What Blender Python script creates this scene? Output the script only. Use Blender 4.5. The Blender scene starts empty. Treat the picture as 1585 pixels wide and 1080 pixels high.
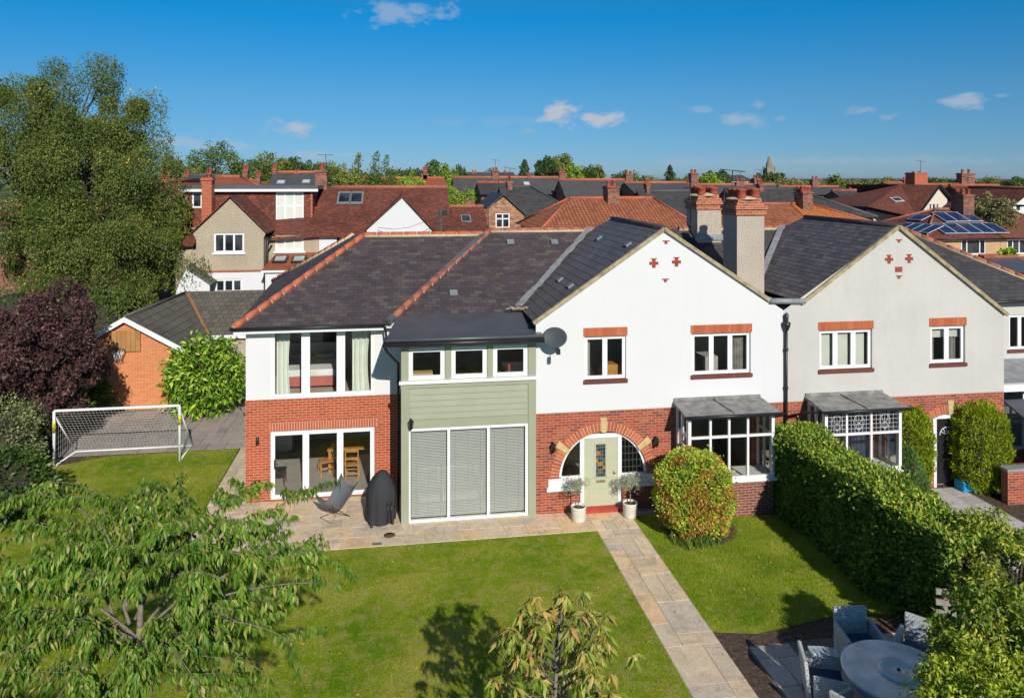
import bpy, math, random
import numpy as np
from mathutils import Vector, Matrix
from mathutils.geometry import tessellate_polygon
R = math.radians
S = bpy.context.scene
# ---------------------------------------------------------------- camera
FPX, YAW, HZ, CAMH = 1165.0, R(8.7), 280.0, 9.2
cam = bpy.data.cameras.new("camera"); camo = bpy.data.objects.new("camera", cam)
S.collection.objects.link(camo); S.camera = camo
camo.location = (0, 0, CAMH); camo.rotation_euler = (R(90), 0, -YAW)
cam.sensor_width = 36; cam.lens = FPX/1585*36
cam.shift_y = -(540-HZ)/1585; cam.clip_end = 30000; cam.clip_start = .1
# ---------------------------------------------------------------- sky, sun, exposure
SUN_EL, SUN_SL = R(29.5), -.15          # shadows run towards +Y and a little to -X
az = Vector((SUN_SL, 1, 0)).normalized()
ldir = Vector((az.x*math.cos(SUN_EL), az.y*math.cos(SUN_EL), -math.sin(SUN_EL)))
W = bpy.data.worlds.new("World"); S.world = W; W.use_nodes = True
wn, wl = W.node_tree.nodes, W.node_tree.links
sky = wn.new('ShaderNodeTexSky'); sky.sky_type = 'NISHITA'; sky.sun_disc = False
sky.sun_elevation = SUN_EL; sky.sun_rotation = math.atan2(-ldir.x, -ldir.y)
sky.air_density = .6; sky.dust_density = 0; sky.ozone_density = 6; sky.altitude = 50
bg = wn['Background']; bg.inputs[1].default_value = .09
CLOUDS = [(632,20,62,17,.45),(448,197,30,13,.8),(868,177,30,19,1.),(925,184,34,13,.95),(1083,171,22,8,.3),(1143,185,32,12,.5),
          (1174,164,13,6,.3),(1337,172,24,7,.4),(1376,180,20,9,.35),(1494,157,46,13,.6),(1210,183,10,5,.25),
          (300,222,60,9,.4),(370,226,50,7,.35),(820,203,16,5,.25),(780,190,120,8,.12),(1300,250,420,8,.22),(490,240,60,6,.35)]
def build_sky():
    tc = wn.new('ShaderNodeTexCoord')
    def M(op, a, b=None, c=None, clamp=False):
        n = wn.new('ShaderNodeMath'); n.operation = op; n.use_clamp = clamp
        for i, v in enumerate((a, b, c)):
            if v is None: continue
            if isinstance(v, (int, float)): n.inputs[i].default_value = v
            else: wl.new(v, n.inputs[i])
        return n.outputs[0]
    sp = wn.new('ShaderNodeSeparateXYZ'); wl.new(tc.outputs['Generated'], sp.inputs[0])
    azn = M('ARCTAN2', sp.outputs[0], sp.outputs[1]); eln = M('ARCSINE', sp.outputs[2])
    nz = wn.new('ShaderNodeTexNoise'); nz.inputs['Scale'].default_value = 34; nz.inputs['Detail'].default_value = 7
    nz.inputs['Roughness'].default_value = .6
    mp = wn.new('ShaderNodeMapping'); mp.inputs['Scale'].default_value = (1, 1, 2.0)
    wl.new(tc.outputs['Generated'], mp.inputs[0]); wl.new(mp.outputs[0], nz.inputs['Vector'])
    n0 = M('SUBTRACT', nz.outputs[0], .5)
    total = None; shade = None
    for (px, py, w, h, s) in CLOUDS:
        a = math.atan2(px-792.5, FPX); A = a+YAW; E = math.atan2((HZ-py)*math.cos(a), FPX)
        dx = M('DIVIDE', M('SUBTRACT', azn, A), w/FPX*math.cos(a)**2*1.15); dy = M('DIVIDE', M('SUBTRACT', eln, E), h/FPX*math.cos(a)*1.15)
        r = M('SQRT', M('ADD', M('MULTIPLY', dx, dx), M('MULTIPLY', dy, dy)))
        m = M('MULTIPLY', M('MULTIPLY_ADD', M('MULTIPLY_ADD', n0, 3.6, M('SUBTRACT', 1., r)), 1.35, .0, clamp=True), s)
        total = m if total is None else M('MAXIMUM', total, m)
    hs = wn.new('ShaderNodeHueSaturation'); hs.inputs['Saturation'].default_value = 1.12; hs.inputs['Saturation'].default_value = 1.0; wl.new(sky.outputs[0], hs.inputs['Color'])
    gm = wn.new('ShaderNodeGamma'); gm.inputs[1].default_value = 1.0; wl.new(hs.outputs[0], gm.inputs[0])
    rp = wn.new('ShaderNodeValToRGB'); e = rp.color_ramp.elements; wl.new(M('MULTIPLY', sp.outputs[2], 2.), rp.inputs[0])
    for i, (p, c) in enumerate(((0, (.43, .52, .56)), (.03, (.46, .55, .585)), (.22, (.40, .77, .77)), (.42, (.04, .92, 1.04)), (1, (.75, 1, 1)))):
        x = e[i] if i < 1 else (e[-1] if i == 4 else e.new(p)); x.position = p; x.color = c+(1,)
    ml = wn.new('ShaderNodeMix'); ml.data_type = 'RGBA'; ml.blend_type = 'MULTIPLY'; ml.inputs[0].default_value = 1
    wl.new(gm.outputs[0], ml.inputs[6]); wl.new(rp.outputs[0], ml.inputs[7])
    mx = wn.new('ShaderNodeMix'); mx.data_type = 'RGBA'
    wl.new(total, mx.inputs[0]); wl.new(ml.outputs[2], mx.inputs[6]); mx.inputs[7].default_value = (4.6, 5.1, 5.9, 1)
    wl.new(mx.outputs[2], bg.inputs[0])
build_sky()
sl = bpy.data.lights.new("sun", 'SUN'); so = bpy.data.objects.new("sun", sl); S.collection.objects.link(so)
sl.energy = 4.0; sl.angle = R(.53); sl.color = (1, .93, .82)
so.rotation_euler = ldir.to_track_quat('-Z', 'Y').to_euler()
S.view_settings.view_transform = 'Standard'; S.view_settings.look = 'None'
S.view_settings.exposure = .22; S.view_settings.gamma = 1
S.cycles.max_bounces = 7; S.cycles.transparent_max_bounces = 12; S.cycles.diffuse_bounces = 4
# ---------------------------------------------------------------- projection helpers (photo pixel -> metres on a real plane)
SA, CA = math.sin(YAW), math.cos(YAW)
def ray(px, py):
    k = (px-792.5)/FPX; q = (py-HZ)/FPX
    return Vector((SA+k*CA, CA-k*SA, -q))
def W3(px, py, Y):                       # point on the vertical plane y=Y
    d = ray(px, py); t = Y/d.y; return Vector((d.x*t, Y, CAMH+d.z*t))
def XX(px, Y): return W3(px, 0, Y).x
def ZZ(px, py, Y): return W3(px, py, Y).z
def G(px, py, z=0.0):
    d = ray(px, py); t = (z-CAMH)/d.z; return Vector((d.x*t, d.y*t, z))
def onplane(px, py, p0, n):
    d = ray(px, py); o = Vector((0, 0, CAMH)); t = (p0-o).dot(n)/d.dot(n); return o+d*t
# ---------------------------------------------------------------- objects
COL = S.collection
def tag(o, label=None, cat=None, group=None, kind=None):
    if label: o['label'] = label
    if cat: o['category'] = cat
    if group: o['group'] = group
    if kind: o['kind'] = kind
    return o
def thing(name, label, cat, loc=(0, 0, 0), rz=0, group=None):
    o = bpy.data.objects.new(name, None); COL.objects.link(o); o.location = loc; o.rotation_euler = (0, 0, rz)
    o.empty_display_size = .3
    return tag(o, label, cat, group)
def root_off(p):
    v = Vector((0, 0, 0))
    while p is not None: v = v+Vector(p.location); p = p.parent
    return v
def copy_tree(o, parent=None):
    c = o.copy(); COL.objects.link(c); c.parent = parent
    for ch in list(o.children): copy_tree(ch, c)
    return c
class MB:
    def __init__(s, M=None): s.v = []; s.f = []; s.M = M; s.sm = []
    def add(s, vs, fs, smooth=False):
        b = len(s.v)
        for p in vs:
            p = Vector(p); s.v.append(s.M @ p if s.M else p)
        for f in fs: s.f.append([b+i for i in f]); s.sm.append(smooth)
        return s
    def box(s, x0, x1, y0, y1, z0, z1):
        if x0 > x1: x0, x1 = x1, x0
        if y0 > y1: y0, y1 = y1, y0
        if z0 > z1: z0, z1 = z1, z0
        v = [(x, y, z) for z in (z0, z1) for y in (y0, y1) for x in (x0, x1)]
        return s.add(v, [(0, 2, 3, 1), (4, 5, 7, 6), (0, 1, 5, 4), (2, 6, 7, 3), (0, 4, 6, 2), (1, 3, 7, 5)])
    def poly(s, pts): return s.add(pts, [list(range(len(pts)))])
    def slab(s, pts, vec):               # extrude a planar polygon
        n = len(pts); vec = Vector(vec); a = [Vector(p) for p in pts]; b = [p+vec for p in a]
        return s.add(a+b, [list(range(n)), list(range(2*n-1, n-1, -1))]+[(i, (i+1) % n, n+(i+1) % n, n+i)[::-1] for i in range(n)])
    def beam(s, p0, p1, w, h, up=(0, 0, 1)):
        p0 = Vector(p0); p1 = Vector(p1); d = (p1-p0).normalized(); u = Vector(up)
        t = d.cross(u)
        if t.length < 1e-4: t = d.cross(Vector((1, 0, 0)))
        t.normalize(); u = t.cross(d)
        c = [t*(a*w/2)+u*(b*h/2) for a, b in ((-1, -1), (1, -1), (1, 1), (-1, 1))]
        return s.add([p0+x for x in c]+[p1+x for x in c], [(3, 2, 1, 0), (4, 5, 6, 7)]+[(i, (i+1) % 4, 4+(i+1) % 4, 4+i) for i in range(4)])
    def tube(s, pts, rad, n=8, cap=True, smooth=True, sy=1.0):
        pts = [Vector(p) for p in pts]
        if not isinstance(rad, (list, tuple)): rad = [rad]*len(pts)
        rings = []; prev = None
        for i, p in enumerate(pts):
            d = (pts[min(i+1, len(pts)-1)]-pts[max(i-1, 0)])
            if d.length < 1e-6: d = Vector((0, 0, 1))
            d.normalize()
            t = d.orthogonal().normalized() if prev is None else (prev-d*prev.dot(d))
            if t.length < 1e-4: t = d.orthogonal()
            t.normalize(); prev = t; b = d.cross(t)
            rings += [p+(t*math.cos(2*math.pi*k/n)+b*math.sin(2*math.pi*k/n)*sy)*rad[i] for k in range(n)]
        fs = [(i*n+k, i*n+(k+1) % n, (i+1)*n+(k+1) % n, (i+1)*n+k) for i in range(len(pts)-1) for k in range(n)]
        s.add(rings, fs, smooth)
        if cap:
            m = len(pts)-1; b = len(s.v)-len(rings)
            s.f.append([b+k for k in range(n)][::-1]); s.sm.append(False)
            s.f.append([b+m*n+k for k in range(n)]); s.sm.append(False)
        return s
    def lathe(s, c, prof, n=16, smooth=True):
        c = Vector(c); vs = [c+Vector((r*math.cos(2*math.pi*k/n), r*math.sin(2*math.pi*k/n), z)) for r, z in prof for k in range(n)]
        fs = [(i*n+k, i*n+(k+1) % n, (i+1)*n+(k+1) % n, (i+1)*n+k) for i in range(len(prof)-1) for k in range(n)]
        return s.add(vs, fs, smooth)
    def wall(s, outer, holes, Y, reveal=.1, back=True):   # front wall in plane y=Y facing -Y, with real openings
        loops = [[Vector((x, Y, z)) for x, z in outer]]+[[Vector((x, Y, z)) for x, z in h] for h in holes]
        flat = [p for l in loops for p in l]; tris = tessellate_polygon(loops); fs = []
        for t in tris:
            a, b, c = (flat[i] for i in t)
            if (b-a).cross(c-a).length < 1e-7: continue
            fs.append(t if (b-a).cross(c-a).y < 0 else t[::-1])
        s.add(flat, fs)
        for h in holes:
            m = len(h)
            s.add([(x, Y, z) for x, z in h]+[(x, Y+reveal, z) for x, z in h], [(i, (i+1) % m, m+(i+1) % m, m+i) for i in range(m)])
        return s
    def build(s, name, mat, parent=None, local=False, label=None, bevel=0):
        off = Vector((0, 0, 0)) if (local or parent is None) else root_off(parent)
        me = bpy.data.meshes.new(name); vs = [p-off for p in s.v]
        me.from_pydata([tuple(p) for p in vs], [], s.f)
        me.polygons.foreach_set('use_smooth', s.sm)
        uv = me.uv_layers.new(name='UVMap'); Z = Vector((0, 0, 1)); arr = []
        for p in me.polygons:
            n = p.normal
            if abs(n.z) > .985: t = Vector((1, 0, 0)); b = Vector((0, 1, 0))
            else: t = Z.cross(n).normalized(); b = n.cross(t)
            for vi in p.vertices:
                q = s.v[vi]; arr += [q.dot(t), q.dot(b)]
        uv.data.foreach_set('uv', arr)
        me.materials.append(mat); o = bpy.data.objects.new(name, me); COL.objects.link(o)
        if parent is not None: o.parent = parent
        if label: o['label'] = label
        if bevel:
            m = o.modifiers.new('bevel', 'BEVEL'); m.width = bevel; m.segments = 2; m.limit_method = 'ANGLE'
        return o
    def build_each(s, name, mat, parent=None, **kw):
        lab = list(range(len(s.v)))
        def find(i):
            while lab[i] != i: lab[i] = lab[lab[i]]; i = lab[i]
            return i
        for f in s.f:
            for i in f[1:]: lab[find(i)] = find(f[0])
        grp = {}
        for k, f in enumerate(s.f): grp.setdefault(find(f[0]), []).append(k)
        out = []
        for ks in grp.values():
            ids = sorted({i for k in ks for i in s.f[k]}); mp = {j: i for i, j in enumerate(ids)}; m = MB(); m.v = [s.v[i] for i in ids]
            m.f = [[mp[i] for i in s.f[k]] for k in ks]; m.sm = [s.sm[k] for k in ks]; out.append(m.build(name, mat, parent, **kw))
        return out
def struct(name, mb, mat): return tag(mb.build(name, mat), kind='structure')
# ---------------------------------------------------------------- materials
class NT:
    def __init__(s, name):
        s.m = bpy.data.materials.new(name); s.m.use_nodes = True; s.n = s.m.node_tree.nodes; s.l = s.m.node_tree.links
        s.b = s.n['Principled BSDF']; s.out = s.n['Material Output']
    def new(s, t, **kw):
        n = s.n.new(t)
        for k, v in kw.items(): setattr(n, k, v)
        return n
    def put(s, sock, v):
        if v is None: return
        if isinstance(v, (int, float)): sock.default_value = v
        elif isinstance(v, (tuple, list)): sock.default_value = (tuple(v)+(1,))[:len(sock.default_value)] if len(v) < len(sock.default_value) else v
        else: s.l.new(v, sock)
    def math(s, op, a, b=None, c=None, clamp=False):
        n = s.new('ShaderNodeMath', operation=op, use_clamp=clamp)
        for i, v in enumerate((a, b, c)): s.put(n.inputs[i], v)
        return n.outputs[0]
    def mix(s, f, a, b, mode='MIX'):
        n = s.new('ShaderNodeMix', data_type='RGBA', blend_type=mode); s.put(n.inputs[0], f); s.put(n.inputs[6], a); s.put(n.inputs[7], b); return n.outputs[2]
    def noise(s, vec, scale, detail=3, rough=.55, dist=0):
        n = s.new('ShaderNodeTexNoise'); s.put(n.inputs['Vector'], vec); n.inputs['Scale'].default_value = scale
        n.inputs['Detail'].default_value = detail; n.inputs['Roughness'].default_value = rough; n.inputs['Distortion'].default_value = dist; return n.outputs[0]
    def ramp(s, f, stops, interp='LINEAR'):
        n = s.new('ShaderNodeValToRGB'); n.color_ramp.interpolation = interp; e = n.color_ramp.elements
        while len(e) < len(stops): e.new(.5)
        for i, (p, c) in enumerate(stops):
            e[i].position = p; e[i].color = tuple(c)+(1,) if len(c) == 3 else c
        s.put(n.inputs[0], f); return n.outputs[0]
    def rng(s, f, a, b, c=0., d=1.):
        n = s.new('ShaderNodeMapRange'); s.put(n.inputs[0], f)
        for i, v in enumerate((a, b, c, d)): n.inputs[i+1].default_value = v
        return n.outputs[0]
    def geo(s): return s.new('ShaderNodeNewGeometry')
    def pos(s): return s.geo().outputs['Position']
    def bump(s, h, strength, dist=.02):
        n = s.new('ShaderNodeBump'); n.inputs['Strength'].default_value = strength; n.inputs['Distance'].default_value = dist
        s.put(n.inputs['Height'], h); s.l.new(n.outputs[0], s.b.inputs['Normal']); return n
    def fin(s, col=None, rough=None, metal=None, spec=None):
        s.put(s.b.inputs['Base Color'], col); s.put(s.b.inputs['Roughness'], rough); s.put(s.b.inputs['Metallic'], metal)
        s.put(s.b.inputs['Specular IOR Level'], spec); return s.m
def plain(name, col, rough=.6, metal=0, var=.12, scale=3., bump=0, spec=.4):
    t = NT(name); p = t.pos(); n = t.noise(p, scale, 4)
    c = t.mix(t.rng(n, .3, .7), [x*(1-var) for x in col], [min(1, x*(1+var)) for x in col])
    if bump: t.bump(t.noise(p, scale*14, 3), bump, .01)
    return t.fin(c, rough, metal, spec)
def course(name, w, h, cols, gap=None, gw=.012, gh=.012, off=.5, rough=.8, bump=.4, overlap=False, weather=.25, jit=.0, lichen=None, curve=False, bd=.015, wscale=.5):
    """bricks, slates or tiles: a random colour per unit, joints, and relief"""
    t = NT(name); uv = t.new('ShaderNodeUVMap'); sp = t.new('ShaderNodeSeparateXYZ'); t.l.new(uv.outputs[0], sp.inputs[0])
    u, v = sp.outputs[0], sp.outputs[1]
    if jit:
        nn = t.noise(uv.outputs[0], 2.3, 2); v = t.math('MULTIPLY_ADD', t.math('SUBTRACT', nn, .5), jit, v)
    vr = t.math('DIVIDE', v, h); row = t.math('FLOOR', vr); fv = t.math('SUBTRACT', vr, row)
    ur = t.math('ADD', t.math('DIVIDE', u, w), t.math('MULTIPLY', t.math('MODULO', t.math('ABSOLUTE', row), 2), off))
    ci = t.math('FLOOR', ur); fu = t.math('SUBTRACT', ur, ci)
    cb = t.new('ShaderNodeCombineXYZ'); t.l.new(ci, cb.inputs[0]); t.l.new(row, cb.inputs[1])
    wnz = t.new('ShaderNodeTexWhiteNoise', noise_dimensions='2D'); t.l.new(cb.outputs[0], wnz.inputs[0])
    base = t.ramp(wnz.outputs[0], [(i/(max(1, len(cols)-1)), c) for i, c in enumerate(cols)])
    p = t.pos(); big = t.noise(p, wscale, 5, .65); fine = t.noise(p, 22, 3)
    base = t.mix(t.math('MULTIPLY', t.rng(big, .35, .7), weather), base, (.5, .47, .43), 'MULTIPLY')
    base = t.mix(.3, base, t.ramp(fine, [(.3, (.35, .35, .35)), (.7, (.65, .65, .65))]), 'OVERLAY')
    eu = t.math('LESS_THAN', fu, gw/w); ev = t.math('LESS_THAN', fv, gh/h); e = t.math('MAXIMUM', eu, ev)
    if lichen:
        ln = t.noise(p, 7, 5, .75); lm = t.math('MULTIPLY', t.rng(ln, .63, .72), .6); base = t.mix(lm, base, lichen)
    if gap is not None: base = t.mix(e, base, gap)
    hgt = t.math('SUBTRACT', 1, e)
    if overlap: hgt = t.math('ADD', t.math('MULTIPLY', t.math('SUBTRACT', 1, fv), 1.), t.math('MULTIPLY', wnz.outputs[0], .35))
    if curve: hgt = t.math('ADD', hgt, t.math('MULTIPLY', t.math('SINE', t.math('MULTIPLY', fu, 6.2832)), .9))
    hgt = t.math('ADD', hgt, t.math('MULTIPLY', fine, .3))
    t.bump(hgt, bump, bd)
    return t.fin(base, rough, 0, .3)
def leafmat(name, cols, rough=.45, trans=.35, clump=None, spec=.2):
    t = NT(name); g = t.geo(); base = t.ramp(g.outputs['Random Per Island'], [(i/(len(cols)-1), tuple(min(.8, 1.22*x) for x in c)) for i, c in enumerate(cols)])
    big = t.noise(g.outputs['Position'], clump or 1.2, 3); base = t.mix(.8, base, t.ramp(big, [(.35, (.32, .34, .3)), (.65, (.66, .64, .6))]), 'OVERLAY')
    t.put(t.b.inputs['Base Color'], base); t.b.inputs['Roughness'].default_value = rough; t.b.inputs['Specular IOR Level'].default_value = spec
    tr = t.new('ShaderNodeBsdfTranslucent'); t.put(tr.inputs[0], t.mix(1, base, (1.25, 1.2, .6), 'MULTIPLY'))
    ms = t.new('ShaderNodeMixShader'); ms.inputs[0].default_value = trans*.5
    t.l.new(t.b.outputs[0], ms.inputs[1]); t.l.new(tr.outputs[0], ms.inputs[2]); t.l.new(ms.outputs[0], t.out.inputs[0])
    return t.m
def glassmat(name, tint=(.88, .89, .88), refl=1.0):
    t = NT(name); fr = t.new('ShaderNodeFresnel'); fr.inputs[0].default_value = 1.5
    tr = t.new('ShaderNodeBsdfTransparent'); tr.inputs[0].default_value = tint+(1,)
    gl = t.new('ShaderNodeBsdfGlossy'); gl.inputs['Roughness'].default_value = .01
    bp = t.new('ShaderNodeBump'); bp.inputs['Strength'].default_value = .03; bp.inputs['Distance'].default_value = .02
    t.put(bp.inputs['Height'], t.noise(t.pos(), 1.5, 1)); t.l.new(bp.outputs[0], gl.inputs['Normal'])
    ms = t.new('ShaderNodeMixShader'); t.put(ms.inputs[0], t.math('MULTIPLY_ADD', fr.outputs[0], refl, .03, clamp=True))
    t.l.new(tr.outputs[0], ms.inputs[1]); t.l.new(gl.outputs[0], ms.inputs[2]); t.l.new(ms.outputs[0], t.out.inputs[0]); return t.m
def rendermat(name, col, speck=0, scale=60, bump=.25, stain=.1, streak=.2):
    t = NT(name); p = t.pos(); n = t.noise(p, scale, 3, .7); b = t.noise(p, .8, 5, .65)
    c = t.mix(t.rng(b, .35, .75, 0, 1), col, [x*(1-stain) for x in col])
    if speck: c = t.mix(t.rng(n, .42, .58), t.mix(1, c, (1-speck, 1-speck, 1-speck), 'MULTIPLY'), c)
    sx = t.new('ShaderNodeMapping'); sx.inputs['Scale'].default_value = (5, 5, .5); t.l.new(p, sx.inputs[0]); st = t.noise(sx.outputs[0], 1., 5, .7)
    c = t.mix(t.rng(st, .5, .75, 0, streak), c, t.mix(1, c, (.72, .70, .64), 'MULTIPLY'))
    t.bump(n, bump, .012); return t.fin(c, .9, 0, .2)
m_white = rendermat('white_render', (.69, .70, .71), 0, 25, .12, .03, .09)
m_greyrender = rendermat('textured_grey_render', (.60, .59, .555), .13, 42, .5, .1)
m_pebble = rendermat('pebbledash', (.60, .52, .43), .42, 34, .8, .15)
m_pebble2 = rendermat('brown_pebbledash', (.54, .46, .34), .35, 20, .6, .2)
m_brick = course('red_brick', .225, .075, [(.30, .055, .03), (.42, .085, .04), (.36, .065, .035), (.22, .05, .035), (.45, .11, .05), (.16, .05, .045)], (.42, .30, .22), bump=.4, weather=.2)
m_brickn = course('clean_red_brick', .225, .075, [(.40, .07, .03), (.46, .09, .038), (.34, .058, .026)], (.52, .36, .24), bump=.35, weather=.1)
m_brickp = course('purple_brick', .225, .075, [(.20, .06, .05), (.28, .08, .06), (.16, .06, .05)], (.42, .36, .3), weather=.15)
m_bricko = course('orange_brick', .225, .075, [(.58, .20, .075), (.64, .24, .10), (.52, .17, .07)], (.66, .36, .2), bump=.25, weather=.12)
m_bricky = course('yellow_brick', .225, .075, [(.52, .36, .17), (.46, .31, .15), (.56, .4, .2)], (.5, .42, .3), bump=.2)
m_brickfar = course('far_brick', .225, .075, [(.27, .085, .05), (.36, .15, .09), (.17, .06, .045), (.12, .05, .04)], (.34, .25, .19), weather=.5)
m_slate = course('purple_slate', .26, .15, [(.085, .066, .07), (.105, .08, .085), (.065, .056, .064), (.13, .11, .095), (.09, .068, .076), (.075, .06, .07), (.07, .062, .068), (.12, .09, .095)], (.03, .027, .03), .01, .012, rough=.62, bump=.5, overlap=True, weather=.55, jit=.03, bd=.02, wscale=1.7, lichen=(.20, .19, .17))
m_slateg = course('grey_slate', .32, .2, [(.07, .07, .073), (.095, .09, .09), (.055, .055, .06), (.08, .077, .075)], (.015, .015, .016), .012, .016, rough=.6, bump=.5, overlap=True, weather=.3, lichen=(.14, .135, .11))
m_slatefar = course('far_slate', .4, .25, [(.085, .088, .092), (.11, .108, .108), (.095, .092, .092)], (.02, .02, .02), rough=.6, bump=.4, overlap=True, weather=.4, lichen=(.1, .095, .08))
m_slaten = course('large_grey_slate_brightened', .5, .24, [(.135, .125, .13), (.165, .15, .155), (.12, .112, .12), (.15, .14, .135)], (.03, .03, .032), .012, .02, rough=.6, bump=.55, overlap=True, weather=.35, jit=.02, bd=.025, wscale=1.5, lichen=(.22, .21, .19))  # larger courses; colour also lightened to make up for dim light on the gable slopes
m_slatem = course('blue_grey_slate_brightened', .3, .17, [(.125, .115, .125), (.165, .155, .165), (.10, .095, .105), (.15, .13, .135), (.19, .18, .185)], (.03, .03, .032), .012, .02, rough=.6, bump=.7, overlap=True, weather=.5, jit=.03, bd=.03, wscale=1.5, lichen=(.24, .23, .21))  # brighter copy of the roof slate, lifting the weakly lit gable slope
m_pantile = course('orange_pantile', .24, .34, [(.40, .13, .06), (.5, .19, .09), (.34, .11, .06)], (.12, .04, .02), .03, .03, 0, bump=.8, overlap=True, curve=True, weather=.3, bd=.05)
m_pantileb = course('bright_pantile', .24, .34, [(.62, .19, .05), (.7, .24, .07), (.56, .16, .05)], (.2, .06, .02), .03, .03, 0, bump=.8, overlap=True, curve=True, weather=.15, bd=.05)
m_rosem = course('brown_red_tile', .17, .11, [(.17, .06, .042), (.24, .08, .05), (.12, .05, .04), (.20, .065, .045), (.36, .1, .05), (.15, .055, .045)], (.05, .022, .02), .01, .014, rough=.8, bump=.5, overlap=True, weather=.75, lichen=(.12, .10, .07))
m_rosemy = course('mossy_brown_tile', .17, .11, [(.22, .08, .045), (.28, .1, .06), (.18, .07, .045)], (.06, .03, .02), .01, .014, bump=.5, overlap=True, weather=.3, lichen=(.26, .19, .05))
m_rosemr = course('red_tile', .17, .11, [(.38, .10, .05), (.46, .14, .07), (.3, .09, .05)], (.08, .03, .02), .01, .014, bump=.5, overlap=True, weather=.35)
m_conc = course('dark_concrete_tile', .30, .34, [(.13, .12, .10), (.16, .145, .12), (.11, .10, .085)], (.02, .02, .018), .02, .022, rough=.9, bump=.8, overlap=True, weather=.3, lichen=(.3, .29, .25), bd=.03)
m_ridge = plain('orange_ridge_tile', (.47, .135, .07), .75, var=.22, scale=5, bump=.3)
m_ridgeb = plain('brown_ridge_tile', (.36, .13, .08), .8, var=.25, scale=5, bump=.3)
m_ridgefar = plain('far_ridge_tile', (.33, .10, .06), .8, var=.3, scale=2)
m_mortar = plain('mortar', (.55, .45, .30), .9, var=.2, scale=8, bump=.4)
m_verge = plain('mossy_verge_mortar', (.36, .30, .18), .95, var=.35, scale=6, bump=.5)
m_lead = plain('lead', (.27, .285, .30), .5, .0, var=.25, scale=4, bump=.15)
m_leadd = plain('dark_lead', (.085, .09, .10), .38, 0, var=.18, scale=1.6, bump=.12, spec=.6)
m_felt = plain('grey_felt', (.24, .235, .22), .85, var=.35, scale=5, bump=.4)
m_upvc = plain('white_plastic', (.80, .81, .82), .35, var=.03)
m_sill = plain('white_painted_stone', (.82, .82, .81), .5, var=.05)
m_black = plain('black_plastic', (.02, .02, .022), .4, var=.2)
m_sage = plain('sage_green_paint', (.32, .34, .245), .5, var=.05, scale=2)
m_sagedoor = plain('sage_door_paint', (.46, .48, .35), .4, var=.04)
m_lint = course('lintel_brick', .075, .4, [(.50, .13, .05), (.42, .10, .04), (.56, .17, .07)], (.36, .16, .09), .008, .001, 0, bump=.3)
m_dsill = course('dark_tile_sill', .11, .4, [(.16, .045, .035), (.2, .055, .04)], (.1, .04, .03), .008, .001, 0)
m_stone = plain('sandstone', (.56, .43, .22), .85, var=.15, scale=7, bump=.3)
m_glass = glassmat('window_glass')
m_glassd = glassmat('dark_glass', (.5, .55, .55), 1.3)
def farglass():
    t = NT('far_window_glass'); n = t.noise(t.pos(), 1.3, 2); t.b.inputs['Specular IOR Level'].default_value = .9
    return t.fin(t.mix(t.rng(n, .4, .6), (.012, .016, .02), (.05, .06, .07)), .06)
m_fglass = farglass()
m_pot = plain('terracotta_pot', (.34, .075, .045), .8, var=.25, scale=9)
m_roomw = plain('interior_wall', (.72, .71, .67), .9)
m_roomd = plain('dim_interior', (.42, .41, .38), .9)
m_floorw = plain('grey_wood_floor', (.42, .40, .37), .6, var=.1, scale=4)
m_carpet = plain('beige_carpet', (.50, .46, .39), .95)
m_oak = plain('golden_oak', (.52, .26, .06), .5, var=.2, scale=8)
m_steel = plain('dark_steel', (.05, .05, .055), .4, .6)
m_curtain = plain('pale_green_curtain', (.74, .80, .71), .9, var=.08)
m_bark = plain('grey_bark', (.22, .19, .16), .9, var=.4, scale=14, bump=.8)
m_barkd = plain('dark_bark', (.09, .07, .055), .95, var=.4, scale=8, bump=.8)
# ================================================================ ground
def lawnmat():
    t = NT('lawn_grass'); p = t.pos()
    a = t.noise(p, .55, 4, .6, .4); b = t.noise(p, 3.2, 4, .65); f = t.noise(p, 38, 4, .75); st = t.noise(p, 9, 4, .7)
    sp = t.new('ShaderNodeSeparateXYZ'); t.l.new(p, sp.inputs[0])
    base = t.ramp(a, [(.32, (.12, .24, .008)), (.5, (.24, .31, .02)), (.64, (.40, .37, .07))])
    base = t.mix(t.rng(b, .45, .7, 0, .85), base, (.40, .36, .12))
    base = t.mix(t.rng(st, .55, .72, 0, .6), base, (.09, .165, .015))
    base = t.mix(.85, base, t.ramp(f, [(.3, (.18, .19, .15)), (.7, (.8, .8, .72))]), 'OVERLAY')
    t.bump(t.math('ADD', f, t.math('MULTIPLY', st, .5)), .9, .04); return t.fin(base, 1., 0, .03)
m_lawn = lawnmat()
def groundmat():
    t = NT('far_ground'); p = t.pos(); a = t.noise(p, .02, 5); b = t.noise(p, .3, 4)
    return t.fin(t.mix(.5, t.ramp(a, [(.35, (.05, .07, .025)), (.5, (.09, .10, .04)), (.65, (.12, .105, .06))]), t.ramp(b, [(.3, (.04, .06, .02)), (.7, (.12, .12, .08))])), .95)
m_ground = groundmat()
def slabmat(name, cols, var=.5):
    t = NT(name); g = t.geo(); p = g.outputs['Position']
    base = t.ramp(g.outputs['Random Per Island'], [(i/(len(cols)-1), c) for i, c in enumerate(cols)])
    n = t.noise(p, 1.7, 5, .7, 1.2); f = t.noise(p, 11, 5, .7)
    base = t.mix(t.rng(n, .45, .7, 0, var), base, (.25, .22, .2)); base = t.mix(.4, base, t.ramp(f, [(.3, (.3, .3, .3)), (.7, (.68, .68, .68))]), 'OVERLAY')
    vein = t.noise(p, 2.6, 6, .75, 2.5); base = t.mix(t.rng(t.math('ABSOLUTE', t.math('SUBTRACT', vein, .5)), 0, .02, .45, 0), base, (.2, .18, .17))
    t.bump(f, .25, .01); return t.fin(base, .8, 0, .3)
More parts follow.
